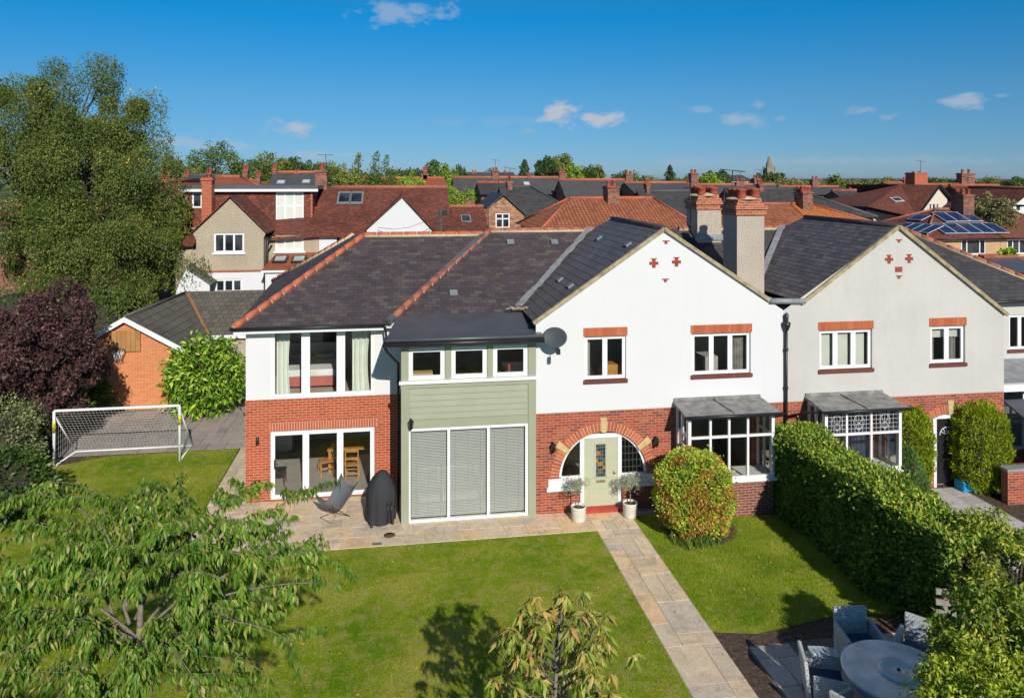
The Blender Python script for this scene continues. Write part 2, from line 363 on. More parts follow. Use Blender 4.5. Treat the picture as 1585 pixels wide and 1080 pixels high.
m_flag = slabmat('beige_sandstone_flag', [(.76, .61, .40), (.64, .53, .39), (.78, .56, .32), (.70, .61, .47), (.56, .47, .37), (.82, .67, .45)])
m_flagg = slabmat('grey_flag', [(.36, .31, .28), (.43, .37, .33), (.30, .27, .25), (.40, .34, .3)], .4)
m_joint = plain('pale_joint', (.74, .64, .49), .95, var=.15, scale=5)
m_jointd = plain('dark_joint', (.16, .14, .12), .95)
def soilmat():
    t = NT('soil'); p = t.pos(); n = t.noise(p, 9, 6, .75); t.bump(n, 1, .06)
    return t.fin(t.ramp(n, [(.3, (.05, .035, .025)), (.55, (.13, .095, .075)), (.75, (.26, .2, .16))]), .95, 0, .1)
m_soil = soilmat()
def sheet(name, pts, z, mat): return struct(name, MB().poly([(x, y, z) for x, y in pts]), mat)
g = MB(); g.poly([(-9000, -60, 0), (9000, -60, 0), (9000, 12000, 0), (-9000, 12000, 0)]); struct('ground', g, m_ground)
sheet('soil', [(-16, 3), (23, 3), (23, 31.5), (-16, 31.5)], .004, m_soil)
sheet('lawn', [(-12.2, 3), (5.2, 3), (5.2, 19.2), (-5.32, 19.2), (-5.36, 27.0), (-9.4, 26.9), (-10.9, 26.2), (-12.4, 24.6), (-13.2, 21), (-12.6, 14)], .012, m_lawn)
sheet('lawn', [(6.36, 14.55), (7.2, 14.35), (8.3, 14.55), (9.4, 14.75), (10.8, 14.5), (10.8, 19.4), (6.9, 19.95), (6.36, 20.0)], .012, m_lawn)
rnd = random.Random(4)
def paving(name, x0, x1, y0, y1, z, mat, jmat, cell=.3, gap=.018, sizes=((3, 2), (2, 2), (3, 3), (2, 1), (4, 2), (1, 2), (2, 3)), cut=None, th=.012):
    """random rectangular flags packed on a grid, each a slab of its own inside one paved surface"""
    nx, ny = max(1, round((x1-x0)/cell)), max(1, round((y1-y0)/cell)); cx, cy = (x1-x0)/nx, (y1-y0)/ny
    occ = [[False]*ny for _ in range(nx)]; m = MB()
    for j in range(ny):
        for i in range(nx):
            if occ[i][j]: continue
            opts = list(sizes); rnd.shuffle(opts); opts.append((1, 1))
            for a, b in opts:
                if i+a <= nx and j+b <= ny and not any(occ[i+p][j+q] for p in range(a) for q in range(b)): break
            for p in range(a):
                for q in range(b): occ[i+p][j+q] = True
            X0, X1, Y0, Y1 = x0+i*cx+gap/2, x0+(i+a)*cx-gap/2, y0+j*cy+gap/2, y0+(j+b)*cy-gap/2
            if cut and cut((X0+X1)/2, (Y0+Y1)/2): continue
            zz = z+th+rnd.uniform(-.002, .002)
            m.add([(X0, Y0, zz), (X1, Y0, zz), (X1, Y1, zz), (X0, Y1, zz), (X0, Y0, z), (X1, Y0, z), (X1, Y1, z), (X0, Y1, z)],
                  [(0, 1, 2, 3), (4, 5, 1, 0), (5, 6, 2, 1), (6, 7, 3, 2), (7, 4, 0, 3)])
    struct(name, m, mat)
def bed(name, x0, x1, y0, y1, z, jmat): sheet(name, [(x0, y0), (x1, y0), (x1, y1), (x0, y1)], z, jmat)
bed('patio_bedding', -5.3, 6.36, 19.2, 22.36, .016, m_joint)
paving('patio', -5.3, 6.36, 19.2, 22.36, .018, m_flag, m_joint)
bed('path_bedding', -5.3, -4.27, 22.37, 27.0, .016, m_joint); paving('side_path', -5.3, -4.27, 22.38, 27.0, .018, m_flag, m_joint, .34)
bed('path_bedding', 5.2, 6.36, 3, 19.19, .016, m_joint); paving('garden_path', 5.2, 6.36, 3, 19.19, .018, m_flag, m_joint, .386, sizes=((2, 1), (1, 2), (2, 2), (1, 1), (2, 3), (1, 3)))
bed('path_bedding', 6.37, 7.8, 19.95, 20.34, .016, m_joint); paving('patio', 6.37, 7.7, 19.95, 20.34, .018, m_flagg, m_joint)
bed('yard_bedding', -11.2, -4.27, 27.02, 31.9, .010, m_jointd); paving('rear_yard', -11.2, -4.27, 27.02, 31.9, .014, m_flagg, m_jointd, .32)
bed('terrace_bedding', 6.8, 10.6, 4, 14.0, .016, m_jointd); paving('dining_terrace', 6.85, 10.6, 4, 13.95, .018, slabmat('brown_grey_flag', [(.56, .48, .42), (.64, .56, .5), (.5, .44, .39), (.6, .5, .43)], .3), m_jointd, .4, cut=lambda x, y: y > 13.6+.4*math.sin(x*2.1))
bed('neighbour_path_bedding', 14.3, 16.7, 8, 20.3, .016, m_jointd)
paving('neighbour_path', 14.35, 16.65, 8, 20.3, .018, slabmat('pale_grey_flag', [(.5, .47, .44), (.56, .53, .5), (.46, .43, .41)], .3), m_jointd, .6, sizes=((1, 1),))
# distant hills: real terrain
def hills():
    r = random.Random(2); m = MB(); n = 90
    for (D, hh, base) in ((3800, 22, 5), (5600, 36, 10), (7800, 36, 22)):
        prev = None; vs = []; fs = []
        for i in range(n+1):
            a = -1.2+2.4*i/n; h = base+hh*(.5+.5*math.sin(a*3.1+D))*(.6+.4*math.sin(a*11+D*.3))*(1.0 if a > .05 else .55)+r.uniform(0, 3)
            for dd, f in ((0, 0), (500, .75), (900, 1), (1900, 0)):
                vs.append(((D+dd)*math.sin(a+YAW), (D+dd)*math.cos(a+YAW), h*f-.5))
        for i in range(n):
            for k in range(3): fs.append((i*4+k, (i+1)*4+k, (i+1)*4+k+1, i*4+k+1))
        m.add(vs, fs, True)
    t = NT('hill_fields'); p = t.pos(); a = t.noise(p, .004, 5); b = t.noise(p, .03, 3)
    mat = t.fin(t.mix(.5, t.ramp(a, [(.4, (.04, .065, .025)), (.6, (.13, .14, .06))], 'CONSTANT'), t.ramp(b, [(.3, (.03, .05, .02)), (.7, (.1, .12, .05))])), 1, 0, 0)
    struct('hills', m, mat)
hills()
# ================================================================ builders
def window(parent, X0, X1, Z0, Z1, Y, cols=None, rows=None, fw=.07, mw=None, th=.07, M=None, glass=None, gap=None, label=None, name='window', sash=.0, fmat=None, local=False):
    """white framed window facing -Y; cols and rows are inner mullion / transom positions (metres)"""
    m = MB(M); mw = mw or fw; cols = cols or []; rows = rows or []
    m.box(X0, X1, Y, Y+th, Z0, Z0+fw); m.box(X0, X1, Y, Y+th, Z1-fw, Z1)
    m.box(X0, X0+fw, Y, Y+th, Z0+fw, Z1-fw); m.box(X1-fw, X1, Y, Y+th, Z0+fw, Z1-fw)
    for c in cols: m.box(c-mw/2, c+mw/2, Y-.003, Y+th-.003, Z0+fw, Z1-fw)
    xs = [X0+fw]+[c+s*mw/2 for c in cols for s in (-1, 1)]+[X1-fw]
    for i in range(0, len(xs), 2):
        for r in rows: m.box(xs[i], xs[i+1], Y+.002, Y+th-.006, r-mw/2, r+mw/2)
        if sash:
            a, b = xs[i], xs[i+1]; s = sash; y0, y1 = Y-.012, Y+.03
            m.box(a, b, y0, y1, Z0+fw, Z0+fw+s); m.box(a, b, y0, y1, Z1-fw-s, Z1-fw); m.box(a, a+s, y0, y1, Z0+fw+s, Z1-fw-s); m.box(b-s, b, y0, y1, Z0+fw+s, Z1-fw-s)
    w = m.build(name, fmat or m_upvc, parent, local=local, label=label)
    g = MB(M); g.poly([(X0+fw*.5, Y+th*.55, Z0+fw*.5), (X1-fw*.5, Y+th*.55, Z0+fw*.5), (X1-fw*.5, Y+th*.55, Z1-fw*.5), (X0+fw*.5, Y+th*.55, Z1-fw*.5)])
    o = MB(M); o.v = g.v; o.f = g.f; o.sm = g.sm
    me_off = g.build('pane', glass or m_glass, w, local=local)
    return w
def room(parent, X0, X1, Y0, Y1, Z0, Z1, wallm=None, floorm=None, name='interior_room'):
    m = MB(); m.add([(X0, Y0, Z0), (X1, Y0, Z0), (X1, Y1, Z0), (X0, Y1, Z0), (X0, Y0, Z1), (X1, Y0, Z1), (X1, Y1, Z1), (X0, Y1, Z1)], [(3, 2, 6, 7), (0, 3, 7, 4), (2, 1, 5, 6), (4, 7, 6, 5)])
    r = m.build(name, wallm or m_roomd, parent)
    MB().poly([(X0, Y0, Z0), (X1, Y0, Z0), (X1, Y1, Z0), (X0, Y1, Z0)]).build('floor', floorm or wallm or m_roomd, r); return r
def ridge(parent, p0, p1, mat=None, r=.105, seg=.45, name='ridge_tiles', far=False, lift=.02):
    p0 = Vector(p0)+Vector((0, 0, lift)); p1 = Vector(p1)+Vector((0, 0, lift)); m = MB(); L = (p1-p0).length; n = 1 if far else max(1, round(L/seg)); d = (p1-p0)/n; u = d.normalized()
    for i in range(n):
        a = p0+d*i; b = p0+d*(i+1)-u*(0 if far else .03)
        m.tube([a, b], [r, r*(1 if far else .975)], 6)
    o = m.build(name, mat or m_ridge, parent)
    if not far: MB().tube([p0-Vector((0, 0, .035)), p1-Vector((0, 0, .035))], r*.98, 6).build('mortar', m_mortar, o)
    return o
def lantern(parent, p, label=None, M=None):
    p = Vector(p); m = MB(M)
    m.box(p.x-.04, p.x+.04, p.y-.02, p.y, p.z-.08, p.z+.08); m.tube([(p.x, p.y-.01, p.z+.05), (p.x, p.y-.09, p.z+.13), (p.x, p.y-.15, p.z+.11)], .013, 6)
    m.lathe((p.x, p.y-.15, p.z-.12), [(0, .25), (.03, .23), (.075, .17), (.085, .165), (.07, .15)], 6)
    m.lathe((p.x, p.y-.15, p.z-.12), [(.05, 0), (.055, .02), (.03, -.03), (0, -.05)], 6)
    for k in range(6):
        a = k*math.pi/3; m.tube([(p.x+.052*math.cos(a), p.y-.15+.052*math.sin(a), p.z-.12), (p.x+.068*math.cos(a), p.y-.15+.068*math.sin(a), p.z+.035)], .006, 4)
    o = m.build('wall_lamp', m_black, parent, label=label)
    MB(M).lathe((p.x, p.y-.15, p.z-.12), [(.044, .0), (.058, .15)], 6).build('lamp_glass', m_glassd, o); return o
def pots(c, x0, x1, y0, y1, z, nx, ny, r=.13, h=.36, mat=None, rim=True):
    rr = random.Random(int(x0*10+z)); 
    for i in range(nx):
        for j in range(ny):
            x = x0+(x1-x0)*(i+.5)/nx; y = y0+(y1-y0)*(j+.5)/ny; hh = h*rr.uniform(.9, 1.1)
            MB().lathe((x, y, z), [(r*1.05, 0), (r*1.0, hh*.2), (r*.92, hh*.75), (r*1.08, hh*.8), (r*1.08, hh), (r*.8, hh), (r*.75, hh*.4)], 14).build('chimney_pot', mat or m_pot, c)
def face(p0, p1, p2):
    n = (Vector(p1)-Vector(p0)).cross(Vector(p2)-Vector(p0)).normalized(); return Vector(p0), n
def crosspiece(m, x, z, Y):
    m.box(x-.055, x+.055, Y-.004, Y+.03, z-.14, z+.10); m.box(x-.135, x-.055, Y-.004, Y+.03, z-.055, z+.035); m.box(x+.055, x+.135, Y-.004, Y+.03, z-.055, z+.035); m.box(x-.09, x+.09, Y-.004, Y+.03, z+.10, z+.13)
def tbit(m, x, z, Y): m.box(x-.105, x+.105, Y-.004, Y+.03, z+.015, z+.05); m.box(x-.05, x+.04, Y-.004, Y+.03, z-.05, z+.015)
# ================================================================ the white house
F, LW = 20.36, 22.4                  # main facade plane, recessed wing plane
XA, XB, XP, XE = .12, 3.78, 11.07, 18.36   # green bay left, gable left, party line, far end
AP1, AP2, ZAP, ZE = 7.45, 14.71, 7.82, 5.36
H = thing('white_house', 'white rendered and red brick house with green clad bay and slate roofs in the middle', 'house', (XB, F, 0))
zb = 2.80                            # top of the brick ground floor
def arch_pts(cx, cz, r, n=20, a0=0, a1=math.pi): return [(cx+r*math.cos(a0+(a1-a0)*i/n), cz+r*math.sin(a0+(a1-a0)*i/n)) for i in range(n+1)]
def rect(a): return [(a[0], a[2]), (a[1], a[2]), (a[1], a[3]), (a[0], a[3])]
def pw(x0, y0, x1, y1, Y=F):         # window rectangle (X0,X1,Z0,Z1) from the photo
    ym = (x0+x1)/2; return (XX(x0, Y), XX(x1, Y), ZZ(ym, y1, Y), ZZ(ym, y0, Y))
w1 = pw(905, 520, 969, 587); w2 = pw(1071, 515, 1162, 579)
def gable_wall(xl, xr, apx, zl, zr, wins, mat, parent, zap=ZAP, Y=F, zb=zb):
    m = MB(); m.wall([(xl, zb), (xr, zb), (xr, zr), (apx, zap), (xl, zl)], [rect(w) for w in wins], Y, .12); return m.build('wall', mat, parent)
gable_wall(XB, XP, AP1, ZE, 5.45, (w1, w2), m_white, H)
AX, AZ, AR, AO = 5.70, 1.0, 1.27, 1.53
door_x0, door_x1 = XX(898.5, F), XX(963, F)
def arched_wall(parent, x0, x1, cx, dx0, dx1, bay0, bay1, mat):
    hole = [(dx1, .0)]+[(dx1, AZ-.22), (cx+AR, AZ-.22)]+arch_pts(cx, AZ, AR)+[(cx-AR, AZ-.22), (dx0, AZ-.22), (dx0, .0)]
    # the door reaches the ground: notch in the outline instead of a hole
    out = [(x0, 0), (dx0, 0), (dx0, AZ-.22), (cx-AR, AZ-.22)]+arch_pts(cx, AZ, AR)[::-1]+[(cx+AR, AZ-.22), (dx1, AZ-.22), (dx1, 0), (x1, 0), (x1, zb), (x0, zb)]
    bayh = [(bay0, .3), (bay1, .3), (bay1, 2.7), (bay0, 2.7)]
    m = MB(); m.wall(out, [bayh], F+.004, .1)
    pts = out[1:-3]
    for i in range(len(pts)-1):
        (a, b), (c, d) = pts[i], pts[i+1]; m.add([(a, F, b), (c, F, d), (c, F+.13, d), (a, F+.13, b)], [(0, 1, 2, 3)])
    return m.build('brick_wall', mat, parent)
def arch_ring(parent, cx, mat):
    m = MB(); n = 46
    for i in range(n):                  # voussoirs: radial bricks
        a0 = math.pi*i/n; a1 = math.pi*(i+.8)/n
        for r0, r1 in ((AR, AO),):
            q = [(cx+r*math.cos(a), F-.014, AZ-.05+r*math.sin(a)) for r, a in ((r0, a0), (r1, a0), (r1, a1), (r0, a1))]
            m.slab(q, (0, .02, 0))
    o = m.build('brick_arch', plainbrick, parent)
    mm = MB(); ring = arch_pts(cx, AZ-.05, AR+.005, 40)+arch_pts(cx, AZ-.05, AO-.005, 40)[::-1]
    for i in range(40): mm.add([(p[0], F-.006, p[1]) for p in (ring[i], ring[i+1], ring[80-i], ring[81-i])], [(0, 1, 2, 3)])
    mm.build('mortar', m_mortar, o)
    k = MB()
    for a in (R(90), R(37), R(143)):
        c, s = math.cos(a), math.sin(a); t = (-s, c)
        q = [(cx+r*c+w*t[0], F-.028, AZ-.05+r*s+w*t[1]) for r, w in ((AR-.02, -.07), (AO+.13, -.10), (AO+.13, .10), (AR-.02, .07))]
        k.slab(q, (0, .04, 0))
    k.build_each('keystone', m_stone, parent); return o
def pbrick():
    t = NT('arch_brick'); g = t.geo(); return t.fin(t.ramp(g.outputs['Random Per Island'], [(0, (.40, .09, .04)), (.5, (.52, .14, .06)), (1, (.34, .07, .04))]), .8)
plainbrick = pbrick(); ventbrick = plain('dark_vent_brick', (.30, .06, .035), .85, var=.2, scale=9)
arched_wall(H, XB, XP, AX, door_x0, door_x1, 8.0, 10.1, m_brick)
arch_ring(H, AX, m_brick)
def side_light(parent, cx, x_in, side, glass=None, lead=True):
    """quarter-round window beside the door"""
    r = AR-.01; zs = AZ-.02; n = 14; a_in = math.acos(max(-1, min(1, (x_in-cx)/r)))
    aa = 0 if side > 0 else math.pi; Yw = F+.05
    arc = [(cx+r*math.cos(aa+(a_in-aa)*i/n), zs+r*math.sin(aa+(a_in-aa)*i/n)) for i in range(n+1)]
    arc2 = [(cx+(r-.07)*math.cos(aa+(a_in-aa)*i/n), zs+(r-.07)*math.sin(aa+(a_in-aa)*i/n)) for i in range(n+1)]
    m = MB()
    for i in range(n): m.slab([(arc[i][0], Yw, arc[i][1]), (arc[i+1][0], Yw, arc[i+1][1]), (arc2[i+1][0], Yw, arc2[i+1][1]), (arc2[i][0], Yw, arc2[i][1])], (0, .07, 0))
    xo = cx+r*side; m.box(min(xo, x_in), max(xo, x_in), Yw, Yw+.07, zs-.06, zs+.02)
    w = m.build('side_window', m_upvc, parent)
    MB().poly([(x, Yw+.04, z) for x, z in arc2]+[(x_in, Yw+.04, zs)]).build('pane', glass or m_glass, w)
    if lead:
        l = MB()
        for k in range(1, 6):
            x = x_in+(xo-x_in)*k/6.5; zt = zs+math.sqrt(max(0, (r-.07)**2-(x-cx)**2)); l.box(x-.003, x+.003, Yw+.030, Yw+.036, zs+.02, zt)
        for k in range(1, 7):
            z = zs+.19*k
            if z < zs+r-.1:
                xe = cx+side*math.sqrt(max(0, (r-.07)**2-(z-zs)**2))
                if (xe-x_in)*side > .03: l.box(min(xe, x_in), max(xe, x_in), Yw+.030, Yw+.036, z-.003, z+.003)
        l.build('leading', plain('leading', (.14, .15, .16), .6), w)
side_light(H, AX, door_x0, -1, None, False); side_light(H, AX, door_x1, 1)
def door(parent, x0, x1, ztop, leafm, kind, label):
    Yd = F+.05; t = .115; m = MB()
    m.box(x0, x0+t, Yd-.01, Yd+.09, 0, ztop); m.box(x1-t, x1, Yd-.01, Yd+.09, 0, ztop); m.box(x0, x1, Yd-.013, Yd+.087, ztop, ztop+t)
    m.build('door_frame', m_upvc, parent)
    a, b = x0+t, x1-t; z0 = .13; w = b-a; hh = ztop-z0; L = MB(); gw = .13*w*1.0; gx0, gx1, gz0, gz1 = a+w*.36, a+w*.64, z0+hh*.42, z0+hh*.90
    if kind == 'fan': gx0, gx1, gz0, gz1 = a+.14, b-.14, z0+hh*.72, z0+hh*.72
    if kind == 'fan':
        fanp = arch_pts((a+b)/2, z0+hh*.74, w*.33, 12)
        L.wall([(a, z0), (b, z0), (b, ztop), (a, ztop)], [fanp], Yd+.02, .04)
    else: L.wall([(a, z0), (b, z0), (b, ztop), (a, ztop)], [[(gx0, gz0), (gx1, gz0), (gx1, gz1), (gx0, gz1)]], Yd+.02, .04)
    def panel(x0, x1, z0, z1):          # raised moulding
        for q in ((x0, x1, z0, z0+.02), (x0, x1, z1-.02, z1), (x0, x0+.02, z0+.02, z1-.02), (x1-.02, x1, z0+.02, z1-.02)): L.box(q[0], q[1], Yd+.008, Yd+.022, q[2], q[3])
    if kind == 'fan':
        for i in (0, 1):
            xa = a+.09+i*(w-.09)/2; panel(xa, xa+(w-.27)/2, z0+.12, z0+.7); panel(xa, xa+(w-.27)/2, z0+.85, z0+1.35)
    else: panel(gx0-.04, gx1+.04, gz0-.04, gz1+.04); panel(a+.15, b-.15, z0+.14, z0+.5); panel(a+.15, b-.15, z0+.62, z0+.80)
    d = L.build('front_door', leafm, parent, label=label)
    if kind == 'fan':
        MB().poly([(x, Yd+.045, z) for x, z in fanp]).build('fan_light', m_fglass, d)
        k = MB(); cx = (a+b)/2; cz = z0+hh*.74
        for q in range(1, 6): k.beam((cx, Yd+.036, cz), (cx+w*.33*math.cos(q*math.pi/6), Yd+.036, cz+w*.33*math.sin(q*math.pi/6)), .014, .01, (0, 1, 0))
        for q in arch_pts(cx, cz, w*.33, 12)[:-1]:
            i = arch_pts(cx, cz, w*.33, 12).index(q); nx = arch_pts(cx, cz, w*.33, 12)[i+1]; k.beam((q[0], Yd+.018, q[1]), (nx[0], Yd+.018, nx[1]), .02, .012, (0, 1, 0))
        k.build('fan_bars', m_upvc, d)
        MB().tube([(cx, Yd, cz-.03), (cx-.03, Yd-.02, cz-.12), (cx, Yd-.02, cz-.18), (cx+.03, Yd-.02, cz-.12), (cx, Yd, cz-.03)], .01, 6).build('knocker', m_stone, d)
    else:
        t2 = NT('stained_glass'); g = t2.geo(); t2.fin(t2.ramp(g.outputs['Random Per Island'], [(0, (.03, .04, .05)), (.35, (.05, .07, .06)), (.5, (.05, .08, .16)), (.7, (.10, .12, .05)), (.8, (.45, .16, .02)), (1, (.5, .3, .04))], 'CONSTANT'), .15)
        k = MB(); nx, nz = 4, 9
        for i in range(nx):
            for j in range(nz): k.poly([(gx0+(gx1-gx0)*(i+u), Yd+.05, gz0+(gz1-gz0)*(j+v)/nz) if 0 else (gx0+(gx1-gx0)*(i+u)/nx, Yd+.05, gz0+(gz1-gz0)*(j+v)/nz) for u, v in ((.05, .05), (.95, .05), (.95, .95), (.05, .95))])
        k.build('stained_glass', t2.m, d); MB().poly([(gx0, Yd+.055, gz0), (gx1, Yd+.055, gz0), (gx1, Yd+.055, gz1), (gx0, Yd+.055, gz1)]).build('glass_backing', m_lead, d)
        MB().lathe((b-.09, Yd-.03, z0+.92), [(0, -.035), (.035, -.02), (.035, .02), (0, .035)], 10).build('door_knob', plain('brass', (.6, .42, .15), .25, .9), d)
    m = MB(); m.box((a+b)/2-.13, (a+b)/2+.13, Yd+.0, Yd+.018, z0+hh*.345, z0+hh*.345+.06); m.build('letter_plate', plain('brass_plate', (.5, .38, .18), .35, .8), d)
    return d
door(H, door_x0, door_x1, 2.03, m_sagedoor, 'slot', 'sage green panelled front door with a narrow stained glass light')
MB().box(door_x0+.02, door_x1+.06, F-.16, F+.14, .02, .13).build('doorstep', plain('red_painted_step', (.42, .05, .035), .5), H)
def arch_sill(parent, cx, dx0, dx1):
    m = MB()
    for a, b in ((cx-AO-.1, dx0), (dx1, cx+AO+.1)):
        m.box(a+.06, b, F-.02, F+.12, AZ-.26, AZ-.02); m.box(a, b, F-.09, F+.12, AZ-.34, AZ-.26)
    m.build_each('stone_sill', m_sill, parent)
arch_sill(H, AX, door_x0, door_x1)
def lintel_sill(parent, w, ext=.04, Y=F, h=.24):
    MB().box(w[0]-ext, w[1]+ext, Y-.012, Y+.05, w[3], w[3]+h).build('brick_lintel', m_lint, parent)
    MB().box(w[0]-ext, w[1]+ext, Y-.05, Y+.10, w[2]-.10, w[2]).build('tile_sill', m_dsill, parent)
lintel_sill(H, w1); lintel_sill(H, w2)
def win(parent, w, cols, Y=F+.07, **kw):
    return window(parent, w[0], w[1], w[2], w[3], Y, [w[0]+(w[1]-w[0])*c for c in cols], **kw)
win(H, w1, (.5,), sash=.045, fw=.05); win(H, w2, (.34, .66), sash=.045, fw=.05)
room(H, XB+.1, 7.4, F+.16, F+2.6, 3.1, 5.25, m_roomw, m_carpet); room(H, 7.5, XP-.1, F+.16, F+2.6, 3.1, 5.25, m_roomw, m_carpet)
MB().box(w1[0]+.72, w1[1]-.05, F+.35, F+.75, 3.12, w1[2]+.32).build('pine_chest', m_oak, H)
MB().box(w2[0]+.55, w2[0]+1.0, F+.5, F+1.1, 3.12, w2[2]+.4).build('chair_back', m_roomd, H)
for (a_, b_, mm_) in ((w1[0]+.03, w1[0]+.22, m_roomd), (w2[1]-.42, w2[1]-.1, m_felt), (w2[0]+.04, w2[0]+.2, m_felt)):
    q_ = MB(); n_ = 16; vs_ = []
    for j_ in range(2):
        for i_ in range(n_+1): vs_.append((a_+(b_-a_)*i_/n_, F+.27+.03*math.sin(i_*1.6), w1[2]-.2+(w1[3]-w1[2]+.25)*j_))
    q_.add(vs_, [(i_, i_+1, n_+2+i_, n_+1+i_) for i_ in range(n_)], True); q_.build('curtain', mm_, H)
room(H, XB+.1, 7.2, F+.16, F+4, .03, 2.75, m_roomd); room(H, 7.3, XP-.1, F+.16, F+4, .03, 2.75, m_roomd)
bv = []
for px, py in ((1012, 407), (1047, 405)): q = W3(px, py, F); m = MB(); crosspiece(m, q.x, q.z, F); bv.append(m)
for px, py in ((1031, 375), (1030, 434)): q = W3(px, py, F); m = MB(); tbit(m, q.x, q.z, F); bv.append(m)
[x.build('brick_vent', ventbrick, H) for x in bv]
for px, py in ((855, 689), (1013.5, 680)):
    q = W3(px, py, F); lantern(H, q)
# --- bay windows (one per house)
def baywin(parent, x0, x1, zs, zt, cols, ztr, leaded):
    Yb = 19.42; m = MB(); m.box(x0+.02, x1-.02, Yb+.03, F-.01, 0, zs-.06); m.build('bay_base', m_brickp, parent)
    MB().box(x0-.08, x1+.08, Yb-.08, F-.02, zs-.06, zs).build('bay_sill', m_sill, parent)
    fw = .085
    w = window(parent, x0, x1, zs, zt, Yb, [XX(c, Yb) for c in cols], [ztr], fw=fw, mw=.06, th=.08, name='bay_window')
    for sd, x in ((-1, x0), (1, x1)):
        M = Matrix.Translation((x, F, 0)) @ Matrix.Rotation(R(-90) if sd < 0 else R(90), 4, 'Z') 
        if sd < 0: window(parent, 0.012, .84, zs, zt, .005, [.43], [ztr], fw=.06, M=M, name='bay_side_window')
        else: window(parent, -.84, -.012, zs, zt, .005, [-.43], [ztr], fw=.06, M=M, name='bay_side_window')
    r = MB(); xb0, xb1 = x0-.12, x1+.12
    top = [(xb0-.02, Yb-.16, zt+.03), (xb1+.02, Yb-.16, zt+.03), (xb1-.06, F-.002, zt+.14), (xb0+.04, F-.002, zt+.14)]
    r.slab(top, (0, 0, -.05)); r.box(xb0+.06, xb1-.08, F-.05, F-.002, zt+.14, zt+.22); xm = (x0+x1)/2+.05
    r.beam((xm, Yb-.15, zt+.05), (xm-.18, F-.03, zt+.165), .07, .04)
    r.build('bay_roof', m_felt, parent)
    g = MB(); g.tube([(xb0-.03, Yb-.2, zt-.0), (xb1+.03, Yb-.2, zt-.0)], .05, 8); g.build('bay_gutter', m_black, parent)
    MB().box(x0+.02, x1-.02, Yb+.03, F, zt-.02, zt+.012).build('bay_soffit', m_upvc, parent)
    MB().box(x0, x1, Yb-.12, Yb+.02, zt-.004, zt+.01).build('bay_fascia', m_upvc, parent)
    if leaded:
        l = MB(); xs = [x0+fw]+[XX(c, Yb) for c in cols]+[x1-fw]
        for i in range(len(xs)-1):
            a, b = xs[i]+.03, xs[i+1]-.03
            for k in range(1, 6): xx = a+(b-a)*k/6; l.box(xx-.005, xx+.005, Yb+.024, Yb+.030, ztr+.03, zt-fw)
            for k in range(1, 5): z = ztr+.03+(zt-fw-ztr-.03)*k/5; l.box(a, b, Yb+.018, Yb+.024, z-.005, z+.005)
            cx = (a+b)/2; cz = (ztr+zt)/2-.02
            for (rx, rz, dz) in ((.16, .2, 0), (.09, .13, .1), (.07, .1, -.13)):
                pts = [(cx+rx*math.cos(q), Yb+.02, cz+dz+rz*math.sin(q)) for q in [math.pi*2*j/14 for j in range(15)]]
                l.tube(pts, .009, 4, False)
        l.build('leading', plain('pale_leading', (.5, .52, .54), .5), w)
    return w
bx0, bx1 = 7.80, 10.30
bay1 = baywin(H, bx0, bx1, 1.04, 2.84, (1100, 1129, 1158), 2.22, False)
# --- green clad bay
G1 = F-.03
Gw = pw(631.5, 659.5, 817, 809, G1); Gw = (Gw[0], Gw[1], .04, Gw[3])
ups = [pw(632.6, 538.3, 688, 586, G1), pw(698.7, 536, 753.2, 584.5, G1), pw(763.3, 534.2, 816.2, 582, G1)]
zs1 = min(u[2] for u in ups); zt1 = max(u[3] for u in ups); ups = [(u[0], u[1], zs1, zt1) for u in ups]
m = MB(); m.wall([(XA, 0), (XB-.01, 0), (XB-.01, 5.0), (XA, 5.0)], [rect(Gw)]+[rect(u) for u in ups], G1, .12)
m.poly([(XA, G1, 0), (XA, LW, 0), (XA, LW, 5.2), (XA, G1, 5.0)]); clad = m.build('clad_wall', m_sage, H)
m = MB(); zz = Gw[3]+.25
while zz < zs1-.30:                       # weatherboards, each lapping the one below
    m.slab([(XA+.22, G1-.004, zz+.165), (XA+.22, G1-.028, zz), (XA+.22, G1-.004, zz)], (XB-.25-XA-.22+.0, 0, 0)); zz += .165
m.build('weatherboards', m_sage, H)
m = MB()
for a, b in ((XA-.005, XA+.2), (XB-.22, XB-.005)):
    m.box(a, b, G1-.03, G1+.002, 0, zs1-.16); m.box(a, b-.02 if b < 2 else b, G1-.03, G1+.002, zs1-.02, 4.97)
for i in (0, 1): m.box(ups[i][1]+.03, ups[i+1][0]-.03, G1-.03, G1+.002, zs1-.02, 4.97)
m.box(XA-.02, XB-.005, G1-.035, G1+.002, zs1-.22, zs1-.10); m.box(XA+.201, XB-.221, G1-.02, G1+.002, zt1+.02, 4.97)
m.build('trim_boards', m_sage, H)
MB().box(XA-.06, XB-.002, G1-.09, G1+.01, zs1-.10, zs1-.02).build('sill_board', m_upvc, H)
for u in ups: window(H, u[0], u[1], u[2], u[3], G1+.0, fw=.055, sash=.055, th=.08)
for u in ((Gw[0], Gw[1]),):
    c1, c2 = XX(694.5, G1), XX(756, G1)
    window(H, Gw[0], Gw[1], Gw[2], Gw[3], G1, [c1, c2], fw=.07, mw=.075, th=.09, name='sliding_doors', glass=m_glass)
m = MB(); rn = random.Random(3)
for a, b in ((Gw[0]+.09, c1-.05), (c1+.05, c2-.05), (c2+.05, Gw[1]-.09)):
    z = Gw[2]+.1
    while z < Gw[3]-.08: m.add([(a, G1+.12, z), (b, G1+.12, z), (b, G1+.145, z+.022), (a, G1+.145, z+.022)], [(0, 1, 2, 3)]); z += .042
    for t_ in (.15, .5, .85): m.box(a+(b-a)*t_-.003, a+(b-a)*t_+.003, G1+.112, G1+.117, Gw[2]+.08, Gw[3]-.07)
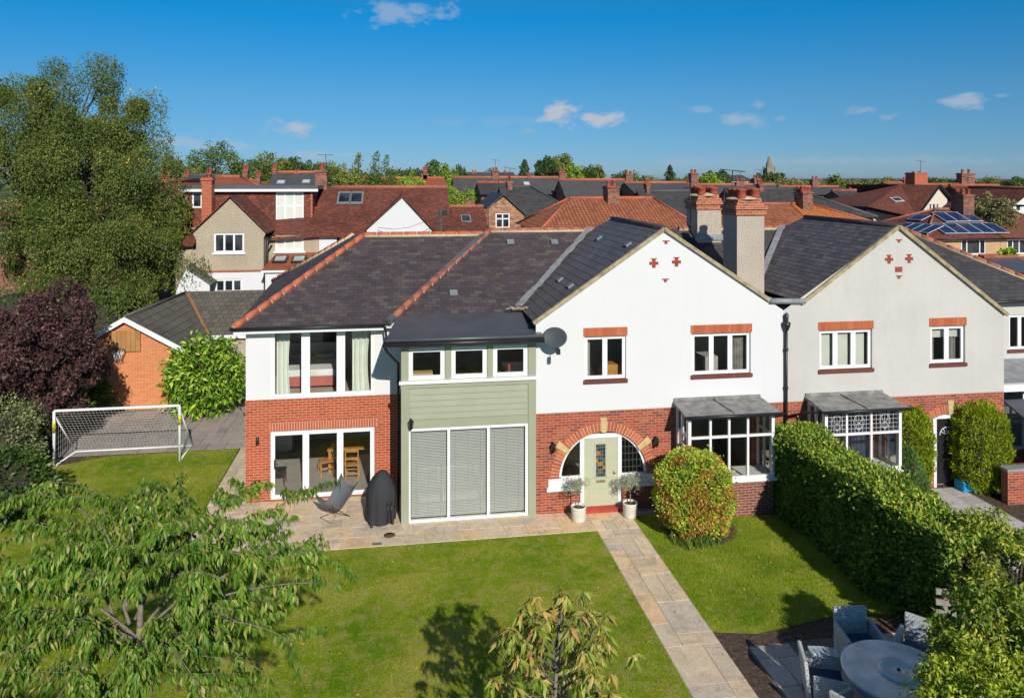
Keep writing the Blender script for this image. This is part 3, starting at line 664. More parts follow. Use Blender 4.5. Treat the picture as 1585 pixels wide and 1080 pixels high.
m.build('venetian_blinds', plain('grey_blind', (.52, .55, .54), .6, var=.02), H)
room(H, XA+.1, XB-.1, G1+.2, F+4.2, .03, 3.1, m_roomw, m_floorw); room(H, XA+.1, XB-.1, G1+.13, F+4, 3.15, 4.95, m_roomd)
m = MB(); q = W3(650, 575, G1+.5); m.box(q.x-.2, q.x+.35, G1+.45, G1+.75, zs1-.2, zs1+.06); m.build('windowsill_box', m_stone, H)
m = MB(); q = W3(797, 565, G1+1.2); m.box(q.x-.2, q.x+.28, G1+1.2, G1+1.25, zs1-.6, zt1-.1); m.build('inner_door', plain('red_brown_door', (.32, .06, .035), .5), H)
q = W3(636, 653, G1-.02); lantern(H, q)
# lead roof of the bay
LZ0, LZ1 = 5.0, 5.24
p0, p1, p2, p3 = Vector((XA-.42, F-.34, LZ0)), Vector((XB+.16, F-.34, LZ0)), Vector((XB+.04, 22.25, LZ1+.04)), Vector((XA-.1, 22.25, LZ1+.04))
m = MB(); m.slab([p0, p1, p2, p3], (0, 0, -.06)); m.tube([p0, p1], .045, 8)
m.build('lead_roof', m_leadd, H)
MB().box(XA-.3, XB, F-.3, F-.03, LZ0-.14, LZ0-.07).build('soffit_board', m_sage, H)
m = MB(); m.tube([p0+Vector((-.05, -.05, -.1)), p1+Vector((.0, -.05, -.1))], .065, 8); m.build('gutter', m_black, H)
# --- left wing
LX = XX(380.5, LW); zl = 2.93
bw = pw(419, 511, 580, 617, LW); bw = (bw[0], bw[1], zl+.02, 4.97); fd = pw(419, 664, 579.5, 768, LW); fd = (fd[0], fd[1], .06, fd[3])
m = MB(); m.wall([(LX, zl), (XA, zl), (XA, 5.1), (LX, 5.1)], [rect(bw)], LW, .12); m.poly([(LX, LW, zl), (LX, 31, zl), (LX, 31, 5.1), (LX, LW, 5.1)]); m.build('wing_wall', m_white, H)
m = MB(); m.wall([(LX-.012, 0), (XA, 0), (XA, zl), (LX-.012, zl)], [rect(fd)], LW-.015, .12); m.poly([(LX-.012, LW-.015, 0), (LX-.012, 31, 0), (LX-.012, 31, zl), (LX-.012, LW-.015, zl)])
m.build('wing_brick_wall', m_brickn, H)
MB().box(fd[0]-.08, fd[1]+.08, LW-.022, LW, fd[3]+.0, fd[3]+.235).build('soldier_course', course('soldier_brick', .075, .9, [(.5, .13, .06), (.44, .1, .05)], (.66, .55, .42), .011, .001, 0), H)
cc = [XX(473, LW), XX(527.5, LW)]
window(H, bw[0], bw[1], bw[2], bw[3], LW+.02, cc, fw=.11, mw=.24, th=.09, label='tall three part bedroom window')
cb = [XX(473.5, LW), XX(526.5, LW)]
bf = window(H, fd[0], fd[1], fd[2], fd[3], LW+.0, cb, fw=.07, mw=.08, th=.09, sash=.05, name='bifold_doors')
m = MB(); q = W3(425.5, 718, LW); m.box(q.x-.02, q.x+.02, LW-.05, LW-.012, q.z-.13, q.z+.13); m.beam((q.x, LW-.05, q.z+.03), (q.x+.1, LW-.05, q.z+.0), .02, .02); m.build('door_handle', m_black, bf)
MB().box(fd[0]-.03, fd[1]+.03, LW-.1, LW+.1, .02, .06).build('threshold', plain('brick_threshold', (.4, .13, .08), .8), H)
q = W3(399, 681, LW); MB().tube([(q.x, LW-.07, q.z-.1), (q.x, LW-.07, q.z+.1)], .045, 10).build('wall_lamp', m_black, H)
m = MB()
for yy in (23.6, 25.4): m.tube([(LX-.07, yy, 1.7), (LX-.07, yy, 1.9)], .045, 10)
m.build_each('wall_lamp', m_black, H)
ry1 = 27.4
bedroom = room(H, LX+.12, XA-.12, LW+.13, 26.5, 2.74, 5.0, m_roomw, m_carpet); MB().box(XX(500, 26.4), XX(523, 26.4), 26.4, 26.49, 2.75, 4.8).build('doorway', m_black, H)
kitchen = room(H, LX+.12, XA-.12, LW+.13, ry1, .05, 2.66, m_roomw, m_floorw)
# --- roofs
WX0, WX1, WY0, WE = LX-.28, XX(597, 22.08), 22.08, 5.06          # wing eaves
RW, RZ = 25.75, 7.36
A = Vector((WX0, WY0, WE)); B = Vector((WX1, WY0, WE)); C1 = W3(563, 366, RW); C1.z = RZ; D1 = Vector((XX(748, RW), RW, RZ))
C2 = Vector((C1.x-.5, 28.2, 7.2)); A2 = Vector((WX0-.5, 32.2, WE))
wr = MB(); wr.poly([A, B, D1, C1]); wr.poly([A2, A, C1]); wr.poly([A2, C1, C2]); wr.poly([A2, C2, (D1.x, 28.2, 7.2), (WX1+1, 32.2, WE)])
wr.poly([C1, D1, (D1.x, 28.2, 7.2), C2]); wr.build('roof', m_slate, H)
ridge(H, A, C1, name='hip_tiles'); ridge(H, C1, D1); ridge(H, A2, C2, name='hip_tiles')
rY, rZ = 26.0, 7.45
E0 = W3(611, 489, 22.2); E0.z = 5.25; R0 = W3(758, 358, rY); R0.z = rZ
mr = MB(); mr.poly([E0, (XB+.1, 22.2, 5.25), (XB+.3, 22.2, 5.25), (7.1, rY, rZ), R0])    # front slope, left part
mr.poly([(AP1, 24, 6.26), (10.9, 20.5+.0, 4.0), (XP, 20.5, 4.0), (XP, rY, rZ), (AP1, rY, rZ)])
mr.poly([R0, (XP, rY, rZ), (XP, 30, 5.0), (0, 30, 5.0)])
mr.poly([R0, (-.3, 30, 5.0), E0]); mr.build('roof', m_slate, H, label='long slate roof slope behind the green bay')
ridge(H, E0, R0, m_ridgeb, name='hip_tiles'); ridge(H, R0, (6.95, rY, rZ), m_ridgeb)
# gable roof, ridge running back from the facade, hipped at its far end
def gable_roof(parent, ap, xl, zl_, xr, zr_, mat, over=.07):
    yf = F-over; yb = 25.5; m = MB(); a = Vector((ap, yf, ZAP+.06)); b = Vector((ap, yb, ZAP+.06))
    sl_ = (ZAP-zl_)/(ap-xl); sr_ = (ZAP-zr_)/(xr-ap); L = 6.5
    yl = 22.25
    m.poly([(xl-.05, yf, a.z-sl_*(ap-xl+.05)), a, b, (ap-2.6, yb+2.6, a.z-2.6*sl_), (xl-.05, 26, a.z-sl_*(ap-xl+.05)-.0)])
    m.poly([a, (xr+.02, yf, a.z-sr_*(xr+.02-ap)), (xr+.02, 26, a.z-sr_*(xr-ap)), (ap+2.6, yb+2.6, a.z-2.6*sr_), b])
    m.poly([b, (ap+2.6, yb+2.6, a.z-2.6*sr_), (ap-2.6, yb+2.6, a.z-2.6*sl_)])
    o = m.build('gable_roof', mat, parent)
    v = MB(); n = Vector((0, 0, 1))
    for x1_, s_ in ((xl-.06, sl_), (xr+.03, sr_)):
        v.beam((ap, yf+.03, a.z-.03), (x1_, yf+.03, a.z-s_*abs(x1_-ap)-.03), .10, .10, (0, -1, 0))
    v.build('verge', m_verge, parent)
    r_ = MB(); r_.tube([a+Vector((0, .05, 0)), b], .085, 6); r_.build('ridge_tiles', m_slate, parent); return o
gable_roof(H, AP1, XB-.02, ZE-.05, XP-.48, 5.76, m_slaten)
# valleys in lead
def strip(parent, p, q, w=.2, h=.03, mat=None, up=(0, 0, 1), name='valley', jag=0):
    m = MB(); n = 14 if jag else 1; p = Vector(p); q = Vector(q); rr = random.Random(8)
    for i in range(n):
        a = p.lerp(q, i/n); b = p.lerp(q, (i+1)/n); k = Vector((rr.uniform(-jag, jag), 0, 0)); m.beam(a+k, b+k*.3, w*rr.uniform(.8, 1.2) if jag else w, h, up)
    return m.build(name, mat or m_lead, parent)
nrm = Vector((-.45, -.45, .77))
strip(H, (3.62, 22.3, 5.46), (6.80, 26.0, 7.56), .2, .03, jag=.03)
q0 = W3(601, 497, 22.02); q1 = W3(748, 362, 25.7); q0.z = max(q0.z, 5.1)
strip(H, q0, q1, .16, .09, plain('dark_valley_lead', (.12, .13, .14), .5))
# roof vents
pf, nf = face(E0, (XB, 22.2, 5.25), R0)
m = MB()
for px, py in ((790, 377), (858, 377), (702, 456)):
    c = onplane(px, py, pf, nf); m.slab([c+Vector((-.12, -.10, -.02)), c+Vector((.12, -.10, -.02)), c+Vector((.12, .09, .10)), c+Vector((-.12, .09, .10))], (0, -.02, .045))
m.build_each('roof_vent', plain('weathered_vent', (.20, .22, .24), .6), H)
ga = Vector((AP1, F, ZAP+.06)); pg, ng = face(ga, (AP1, 25, ZAP+.06), (XB, F, ZE))
m = MB()
for px, py in ((927, 370), (972, 380), (867, 434), (883, 444)):
    c = onplane(px, py, pg, ng); m.slab([c+Vector((-.08, -.13, -.035)), c+Vector((-.08, .13, -.035)), c+Vector((.08, .13, .07)), c+Vector((.08, -.13, .07))], (-.02, 0, .05))
m.build_each('roof_vent', plain('weathered_vent', (.20, .22, .24), .6), H)
# gutters, fascias, pipes
m = MB(); m.tube([(WX0-.05, WY0-.06, WE-.03), (WX1-.02, WY0-.06, WE-.03)], .05, 8); m.tube([(WX0-.06, WY0-.05, WE-.03), (WX0-.06, 31, WE-.03)], .05, 8); m.build('gutter', m_black, H)
m = MB(); m.box(WX0+.02, WX1-.03, WY0-.01, WY0+.015, WE-.17, WE-.05); m.box(WX0+.02, XA, WY0+.015, LW, WE-.12, WE-.09); m.box(WX0, WX0+.02, WY0, 31, WE-.17, WE-.05); m.box(WX0+.02, LX, LW, 31, WE-.12, WE-.09); m.build('fascia', m_upvc, H)
pg0 = p0+Vector((-.05, -.02, -.1)); m = MB(); xd = XX(612.5, LW-.1)
m.tube([(WX1-.02, WY0-.1, WE-.05), (WX1+.02, WY0-.12, WE-.35), (pg0.x+.02, F-.2, LZ0-.12)], .035, 8)
m.tube([pg0, (pg0.x+.1, F-.1, LZ0-.35), (XA-.08, F+.7, LZ0-.85), (XA-.08, F+.75, LZ0-1.1), (XA-.08, F+.75, .05)], .038, 8)
for z_ in (3.6, 2.2, .9): m.tube([(XA-.08, F+.75, z_), (XA-.08, F+.75, z_+.06)], .055, 8)
m.build('downpipe', m_black, H)
m = MB(); c0 = Vector((10.62, F-.03, 5.74)); c1_ = Vector((11.72, F-.03, 5.70))
m.tube([c0, c1_], .085, 8); m.build('lead_gutter', m_lead, H)
m = MB(); xd = XX(1217, F-.08)
m.tube([(xd, F-.08, 5.3), (xd, F-.08, 1.0)], .042, 8); m.lathe((xd, F-.1, 5.0), [(.045, -.12), (.10, .0), (.12, .12), (.05, .14), (.06, .35), (0, .42)], 8)
for z_ in (4.3, 3.2): m.tube([(xd, F-.08, z_), (xd, F-.08, z_+.07)], .06, 8)
m.tube([(xd, F-.1, 2.5), (xd-.5, F-.5, 2.62), (bx1+.1, 19.3, 2.82)], .035, 6); m.tube([(xd, F-.1, 2.4), (xd+.4, F-.4, 2.6), (11.7, 19.35, 2.78)], .035, 6)
m.build('downpipe', m_black, H)
# chimneys
def stack(parent, x0, x1, y0, y1, z0, z1, nx, ny, label):
    m = MB(); m.box(x0, x1, y0, y1, z0, z1); c = m.build('chimney', m_pebble, parent, label=label)
    b = MB(); z = z1
    for e, h_ in ((.05, .12), (.02, .06), (.07, .12), (.0, .10), (-.06, .09)):
        b.box(x0-e, x1+e, y0-e, y1+e, z+.001, z+h_); z += h_
    b.build('brick_cap', course('cap_brick_%d' % (z0*10), .225, .075, [(.44, .11, .05), (.36, .08, .045), (.5, .15, .07)], (.5, .42, .28), weather=.3), c)
    f = MB(); f.lathe(((x0+x1)/2, (y0+y1)/2, z), [(.55, 0), (.5, .05), (.3, .10), (0, .11)], 12); f.build('flaunching', m_mortar, c)
    pots(c, x0, x1, y0, y1, z+.03, nx, ny, .145, .30); return c
stack(H, 10.42, 11.32, 22.0, 23.0, 4.2, 8.13, 2, 3, 'tall front pebbledashed chimney stack')
stack(H, 10.50, 11.40, 25.3, 26.3, 6.4, 8.18, 2, 3, 'pebbledashed chimney stack on the ridge')
m = MB(); m.box(10.40, 11.5, 25.25, 25.3, 7.1, 7.3); m.slab([(10.38, 21.9, 5.25), (11.34, 21.9, 5.25), (11.34, 22.02, 5.4), (10.38, 22.02, 5.4)], (0, 0, .02)); m.box(11.33, 11.45, 21.75, 22.0, 4.9, 5.6); m.build_each('flashing', m_lead, H)
# aerials strapped to the rear stack
def mast(parent, base, top, arms, mat=m_steel, r=.018):
    m = MB(); m.tube([base, top], r, 6); t = Vector(top)
    for (dz, L, n_, hw, tilt) in arms:
        c = t+Vector((0, 0, dz)); a = c+Vector((-L/2, 0, tilt)); b = c+Vector((L/2, 0, -tilt)); m.tube([a, b], r*.7, 5)
        for i in range(n_): p = a.lerp(b, i/(n_-1)); m.tube([p+Vector((0, -hw, 0)), p+Vector((0, hw, 0))], .007, 4); m.tube([p+Vector((0, 0, -hw*.4)), p+Vector((0, 0, hw*.4))], .006, 4)
    return m.build('aerial', mat, parent)
mast(H, W3(1121, 352, 25.2), W3(1121, 290, 25.2), [])
b0 = W3(1131, 350, 26.4); t0 = W3(1134, 264, 26.4); mast(H, b0, t0, [(-.0, .95, 9, .09, .04)])
mast(H, W3(1069, 345, 25.4), W3(1068, 280, 25.4), [(-.25, .35, 3, .12, 0), (-.75, .4, 3, .12, .1)])
# satellite dish
q = W3(859, 523, F-.35); m = MB(M=Matrix.Translation(q) @ Matrix.Rotation(R(-24), 4, 'Z') @ Matrix.Rotation(R(66), 4, 'X') @ Matrix.Diagonal((1.12, .92, 1, 1)))
m.lathe((0, 0, 0), [(0, 0), (.15, .012), (.25, .035), (.305, .06), (.31, .055), (.25, .028), (.0, -.01)], 24); d = m.build('satellite_dish', plain('grey_dish', (.055, .068, .075), .6, 0, var=.12), H)
m = MB(); m.tube([q+Vector((0, .05, -.02)), (q.x-.02, F, q.z-.05)], .02, 6); m.tube([q+Vector((0, .02, -.25)), q+Vector((.02, -.35, -.30)), q+Vector((.02, -.36, -.2))], .012, 6); m.box(q.x-.04, q.x+.06, q.y-.42, q.y-.3, q.z-.36, q.z-.22)
m.tube([q+Vector((.1, .1, -.2)), (q.x+.1, F-.01, q.z-.45)], .012, 6); m.build('dish_arm', m_black, d)
# ================================================================ grey neighbouring house
N = thing('grey_house', 'grey rendered gabled house joined to the right of the white house', 'house', (XP, F, 0))
n1 = pw(1268, 510, 1350, 571); n2 = pw(1440, 504, 1494, 562); XE = XX(1554, F)
gable_wall(XP, XE, AP2, 5.45, 5.22, (n1, n2), m_greyrender, N)
AX2 = 16.44
ndx0, ndx1 = XX(1446, F), XX(1490, F)
arched_wall(N, XP, XE, AX2, ndx0, ndx1, 12.0, 13.9, m_brick); arch_ring(N, AX2, m_brick)
side_light(N, AX2, ndx0, -1, m_glassd, False); side_light(N, AX2, ndx1, 1, m_glassd)
door(N, ndx0, ndx1, 2.06, plain('black_door_paint', (.02, .02, .022), .3), 'fan', 'black panelled front door with a fan light')
arch_sill(N, AX2, ndx0, ndx1); lintel_sill(N, n1); lintel_sill(N, n2)
win(N, n1, (.32, .66), sash=.05, fw=.05); win(N, n2, (.5,), sash=.05, fw=.05)
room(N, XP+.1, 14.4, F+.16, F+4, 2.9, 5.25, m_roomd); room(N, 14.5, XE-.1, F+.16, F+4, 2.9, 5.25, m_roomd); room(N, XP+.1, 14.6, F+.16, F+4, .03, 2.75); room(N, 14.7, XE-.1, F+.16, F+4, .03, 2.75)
def drape(parent, x0, x1, z0, z1, Y, mat, amp=.03, wl_=.13, taper=0, name='curtain'):
    m = MB(); n = max(8, int((x1-x0)/.02)); vs = []
    for j in range(9):
        f = j/8; z = z0+(z1-z0)*f
        for i in range(n+1): u = i/n; x = x0+(x1-x0)*u*(1-taper*(math.sin(f*math.pi)*.3)); vs.append((x, Y+amp*math.sin(2*math.pi*(x1-x0)*u/wl_), z))
    m.add(vs, [(j*(n+1)+i, j*(n+1)+i+1, (j+1)*(n+1)+i+1, (j+1)*(n+1)+i) for j in range(8) for i in range(n)], True); return m.build(name, mat, parent)
m_blindp = plain('pale_blind', (.62, .66, .6), .9, var=.05)
m = MB()
for w, a, b, z_ in ((n1, .04, .28, 0), (n1, .36, .62, 0), (n1, .70, .92, 0)): m.box(w[0]+(w[1]-w[0])*a, w[0]+(w[1]-w[0])*b, F+.2, F+.21, w[2]+.06, w[3]-.06)
m.build_each('roller_blind', m_blindp, N)
m = MB(); m.box(n2[0]+.06, n2[1]-.06, F+.2, F+.21, n2[3]-.38, n2[3]-.05); m.build('roller_blind', m_blindp, N)
drape(N, n2[0]+.06, n2[0]+.3, n2[2], n2[3], F+.28, plain('grey_curtain', (.3, .3, .3), .9)); drape(N, n2[1]-.35, n2[1]-.08, n2[2], n2[3], F+.28, plain('grey_drape', (.26, .26, .26), .9))
bv = []
for px, py in ((1376, 401), (1407, 400)): q = W3(px, py, F); m = MB(); crosspiece(m, q.x, q.z, F); bv.append(m)
for px, py in ((1391.5, 373), (1391.5, 429)): q = W3(px, py, F); m = MB(); tbit(m, q.x, q.z, F); bv.append(m)
q = W3(1391, 417, F); bv.append(MB().box(q.x-.12, q.x+.12, F-.004, F+.03, q.z-.08, q.z+.08))
[x.build('brick_vent', ventbrick, N) for x in bv]
nbx0, nbx1 = 11.80, 14.15
baywin(N, nbx0, nbx1, 1.04, 2.80, (1311, 1349), 2.10, True)
drape(N, nbx1-.75, nbx1-.25, 1.0, 2.6, F+.3, plain('navy_curtain', (.04, .06, .12), .9))
gable_roof(N, AP2, XP+.6, 5.66, XE+.06, 5.13, m_slatem)
m = MB(); R3 = W3(1388, 352, rY); R3.z = rZ; E3 = Vector((R3.x+3.75, 22.15, 5.25))
m.poly([(XP, 20.5, 4.0), (XP+.3, 20.5, 4.0), (AP2, 24, 6.26), (AP2, rY, rZ), (XP, rY, rZ)]); m.poly([(AP2, 24.0, 6.3), (XE-.2, 22.15, 5.25), E3, R3, (AP2, rY, rZ)])
m.poly([R3, E3, (E3.x, 30, 5.2)]); m.poly([R3, (XP, rY, rZ), (XP, 30, 5.0), (E3.x, 30, 5.2)]); m.build('roof', m_slateg, N)
ridge(N, (XP-1.0, rY, rZ), (14.15, rY, rZ), m_ridgeb); ridge(N, (AP2+.4, rY, rZ), R3, m_ridgeb); ridge(N, R3, E3, m_ridgeb, name='hip_tiles')
strip(N, (11.60, 23.0, 5.86), (14.08, 26.0, 7.56), .2, .04)
# side wing of the grey house
SW = LW; m = MB(); s1 = (XX(1561, SW), XX(1561, SW)+1.3, ZZ(1570, 541, SW), ZZ(1570, 487, SW))
m.wall([(XE-.02, 0), (23, 0), (23, 5.15), (XE-.02, 5.15)], [rect(s1)], SW, .1); m.poly([(XE, F, 0), (XE, SW, 0), (XE, SW, 5.3), (XE, F, 5.2)]); m.build('side_wall', m_greyrender, N)
window(N, s1[0], s1[1], s1[2], s1[3], SW+.05, [s1[0]+.45], fw=.05, sash=.04); room(N, XE+.2, 22.8, SW+.12, 25, 2.8, 5.1); MB().box(s1[0]-.05, s1[1]+.05, SW-.05, SW+.05, s1[2]-.1, s1[2]).build('tile_sill', m_dsill, N)
m = MB(); m.tube([(XE-.1, SW-.28, 5.2), (E3.x, SW-.28, 5.2)], .055, 8); m.tube([(XE+.12, F+.35, 5.1), (XE+.12, F+.35, .1)], .04, 8); m.tube([(XE+.4, SW-.25, 5.15), (XE+.3, SW-.4, 4.9), (XE+.12, F+.35, 4.85)], .04, 6); m.build('gutter', m_black, N)
m = MB(); m.slab([(XE+.05, 20.7, 2.95), (22.6, 20.7, 2.95), (22.6, SW, 3.25), (XE+.05, SW, 3.25)], (0, 0, -.07)); m.build('porch_roof', m_lead, N)
MB().box(XE+.05, 22.6, 20.55, 20.72, 2.72, 2.93).build('porch_fascia', m_upvc, N)
m = MB(); m.box(XE+.15, 22.5, 20.9, 21.0, 0, .8); m.build('porch_wall', m_brick, N)
window(N, XE+.15, 22.5, .8, 2.75, 20.9, [XE+1.2, XE+2.3], [2.2], fw=.08, name='porch_window', glass=m_glassd)
m = MB(); m.slab([(XE+.1, 18.6, 1.75), (22.6, 18.6, 1.75), (22.6, 20.5, 2.5), (XE+.1, 20.5, 2.5)], (0, 0, -.06)); lt = m.build('lean_to_roof', m_leadd, N)
MB().box(XE+.15, 22.5, 18.75, 18.9, 0, 1.0).build('lean_to_wall', m_brick, N)
window(N, XE+.15, 22.5, 1.0, 1.72, 18.75, [XE+1.1, XE+2.1], fw=.07, name='lean_to_window', glass=m_glassd)
# ================================================================ indoor things seen through the glass
bl = XX(517, 24.0); yb0 = 24.1
b = thing('bed', 'double bed with pale duvet and dusty pink base behind the upstairs bedroom window', 'bed', (bl-.8, yb0, 2.74))
m = MB(); m.box(bl-1.65, bl, yb0, yb0+2.0, 2.82, 3.12); m.build('bed_base', plain('dusty_pink_fabric', (.50, .17, .15), .9), b)
m = MB(); m.box(bl-1.67, bl+.02, yb0-.02, yb0+1.9, 3.11, 3.33); m.build('duvet', plain('pale_duvet', (.82, .84, .85), .9), b, bevel=.05)
m = MB(); m.box(bl-1.5, bl-.85, yb0+1.4, yb0+1.8, 3.33, 3.5); m.box(bl-.75, bl-.1, yb0+1.4, yb0+1.8, 3.33, 3.5); m.build('pillows', plain('pillow_cotton', (.6, .56, .56), .9), b, bevel=.06)
m = MB(); m.box(bl-1.68, bl+.05, yb0+1.98, yb0+2.06, 2.76, 3.75); m.build('headboard', m_roomw, b, bevel=.03)
c1 = drape(None, bw[0]+.12, bw[0]+.52, 2.8, 4.85, LW+.3, m_curtain, .035, .14, .5); tag(c1, 'pale green curtain at the left edge of the bedroom window', 'curtain', 'curtains of the bedroom window')
c2 = drape(None, bw[1]-.66, bw[1]-.14, 2.8, 4.85, LW+.3, m_curtain, .035, .16, .5); tag(c2, 'pale green curtain at the right edge of the bedroom window', 'curtain', 'curtains of the bedroom window')
def chair(x, y, rz, label):
    t = thing('dining_chair', label, 'chair', (x, y, .05), rz, 'wooden dining chairs behind the bifold doors')
    MB().box(-.21, .21, -.21, .21, .43, .46).build('seat', m_oak, t, local=True, bevel=.01)
    for sx in (-.19, .19):
        MB().beam((sx, -.19, 0), (sx, -.19, .43), .04, .04).build('leg', m_oak, t, local=True)
        MB().beam((sx, .19, 0), (sx, .21, 1.0), .04, .04).build('leg', m_oak, t, local=True)
    m = MB(); m.box(-.17, .17, .19, .215, .86, .97); m.box(-.17, .17, .185, .21, .62, .70); m.build('backrest', m_oak, t, local=True)
    m = MB(); m.box(-.17, .17, -.20, -.18, .18, .22); m.box(-.17, .17, .18, .2, .18, .22); m.box(-.2, -.18, -.17, .17, .25, .29); m.box(.18, .2, -.17, .17, .25, .29); m.build('stretchers', m_oak, t, local=True); return t
g1 = G(545, 742, .05); g2 = G(504, 737, .05)
chair(g1.x, g1.y+.15, R(178), 'golden wooden dining chair seen from behind through the right bifold door'); chair(g2.x, g2.y+.15, R(-75), 'golden wooden dining chair seen side-on through the middle bifold door')
t = thing('dining_table', 'golden wooden dining table behind the chairs inside the glass doors', 'table', (g1.x+.1, g1.y+1.0, .05))
MB().box(-.9, .55, -.45, .45, .71, .75).build('table_top', m_oak, t, local=True, bevel=.01)
for sx in (-.82, .47):
    for sy in (-.38, .38): MB().box(sx-.04, sx+.04, sy-.04, sy+.04, 0, .71).build('leg', m_oak, t, local=True)
t = thing('dark_armchair', 'dark high-backed chair inside the left bifold door', 'chair', (XX(430, 23.4), 23.5, .05))
MB().box(-.22, .22, -.22, .22, .4, .46).build('seat', m_black, t, local=True)
MB().slab([(-.24, -.2, .46), (-.24, .2, .46), (-.34, .2, 1.05), (-.34, -.2, 1.05)], (-.04, 0, 0)).build('backrest', m_roomw, t, local=True)
for sx in (-.2, .2):
    for sy in (-.2, .2): MB().beam((sx, sy, 0), (sx*.9, sy*.9, .4), .03, .03).build('leg', plain('dark_wood', (.12, .05, .03), .5), t, local=True)
t = thing('kitchen_unit', 'white kitchen unit with a black oven at the back of the dining room', 'kitchen unit', (XX(440, 26.3), 26.6, .05))
MB().box(-1.2, .25, -.3, .3, 0, 2.2).build('cabinet', m_roomw, t, local=True); MB().box(-.35, .05, -.33, -.301, 1.1, 1.7).build('oven', m_black, t, local=True)
t = thing('white_armchair', 'white sofa in the room behind the venetian blinds', 'sofa', (1.5, 21.7, .04))
m = MB(); m.box(-.9, .9, -.4, .4, .1, .42); m.box(-.9, .9, .25, .45, .42, .85); m.box(-.95, -.72, -.4, .4, .42, .65); m.box(.72, .95, -.4, .4, .42, .65); m.build('upholstery', plain('white_upholstery', (.7, .7, .68), .9), t, local=True, bevel=.05)
# ================================================================ patio things
def butterfly(px, py):
    q = G(px, py, .03); t = thing('butterfly_chair', 'grey canvas butterfly chair on the patio beside the bifold doors', 'chair', q, R(-50))
    K = Matrix.Diagonal((.85, .85, .85, 1)); m = MB(K); n = 12; vs = []
    for j in range(n+1):
        f = j/n
        for i in range(n+1):
            u = i/n*2-1; y = -.46+.92*f; z = .36+.30*(max(0, -(f-.38))/.38)**1.4*.9+.62*(max(0, f-.38)/.62)**1.15
            w = .36+.10*abs(f-.4)*2; sag = -.11*(1-u*u)*(1-.2*f); horn = .16*abs(u)**3*(f if f > .5 else (1-f)*.9); dip = -.05*(1-abs(u)**1.5)*(max(0, f-.7)/.3)
            vs.append((u*w, y+.12*f, z+sag+horn+dip))
    m.add(vs, [(j*(n+1)+i, j*(n+1)+i+1, (j+1)*(n+1)+i+1, (j+1)*(n+1)+i) for j in range(n) for i in range(n)], True)
    s = m.build('canvas_seat', plain('grey_canvas', (.13, .135, .145), .95, scale=30), t, local=True); s.modifiers.new('thick', 'SOLIDIFY').thickness = .012
    f = MB(K)
    for sx in (-1, 1):
        f.tube([(sx*.42, -.42, .60), (sx*.1, -.1, .2), (-sx*.30, .32, .015), (sx*.34, .34, .015)], .009, 6); f.tube([(sx*.44, .55, 1.08), (0, .1, .2), (-sx*.32, -.36, .015), (sx*.32, -.36, .015)], .009, 6)
    f.build('wire_frame', m_steel, t, local=True)
butterfly(519, 800)
def bbq(px, py):
    q = G(px, py, .03); t = thing('covered_barbecue', 'barbecue under a black fabric cover standing by the downpipe', 'barbecue', q, R(12))
    m = MB(); n = 40; prof = [(.36, .40, .06), (.38, .40, .25), (.37, .39, .50), (.40, .38, .72), (.37, .34, .90), (.27, .26, 1.12), (.17, .16, 1.27), (.07, .06, 1.36), (0, 0, 1.37)]; vs = []
    for a, b_, z in prof:
        for i in range(n):
            an = 2*math.pi*i/n; fold = 1+.06*math.sin(an*7+z*2)*(1.2-z)+.03*math.sin(an*13); c, s_ = math.cos(an), math.sin(an)
            vs.append((a*fold*math.copysign(abs(c)**.7, c)+(.05*z if 1 else 0), b_*fold*math.copysign(abs(s_)**.7, s_), z))
    m.add(vs, [(j*n+i, j*n+(i+1) % n, (j+1)*n+(i+1) % n, (j+1)*n+i) for j in range(len(prof)-1) for i in range(n)], True)
    cv = m.build('fabric_cover', plain('black_cover', (.028, .03, .034), .75, scale=5, bump=.3), t, local=True)
    s_ = MB(); s_.tube([(.1, -.42, .62), (.16, -.44, .6), (.24, -.42, .62)], .015, 6); s_.tube([(.13, -.43, .6), (.12, -.44, .1)], .018, 6); s_.tube([(.22, -.42, .6), (.23, -.43, .12)], .018, 6); s_.build('straps', m_black, cv, local=True)
    for x, y in ((-.28, -.3), (.28, -.3), (-.28, .3), (.28, .3)): MB().lathe((x, y, 0), [(0, 0), (.04, .0), (.04, .07), (0, .07)], 8).build('foot', m_steel, t, local=True)
bbq(588, 806)
q = G(611, 803, .03); m = MB(); m.tube([q+Vector((0, .25, .5)), q+Vector((.02, .1, .15)), q+Vector((0, 0, .04)), q+Vector((-.15, -.12, .03)), q+Vector((-.2, .0, .03)), q+Vector((-.05, .05, .03))], .03, 8)
tag(m.build('garden_hose', m_black), 'short black hose coiled at the foot of the downpipe', 'hose')
q = G(603, 828, .03); tag(MB().lathe(q, [(0, .0), (.15, .0), (.15, .006), (0, .007)], 16).build('drain_cover', plain('rusty_drain', (.12, .07, .04), .8)), 'small round rusty drain cover set in the patio', 'drain cover')
q = G(583.5, 842, .02); tag(MB().box(q.x-.12, q.x+.12, q.y-.05, q.y+.06, .02, .035).build('drain_grate', plain('grey_grate', (.12, .13, .12), .7)), 'small grey grate at the edge of the patio and lawn', 'drain grate')
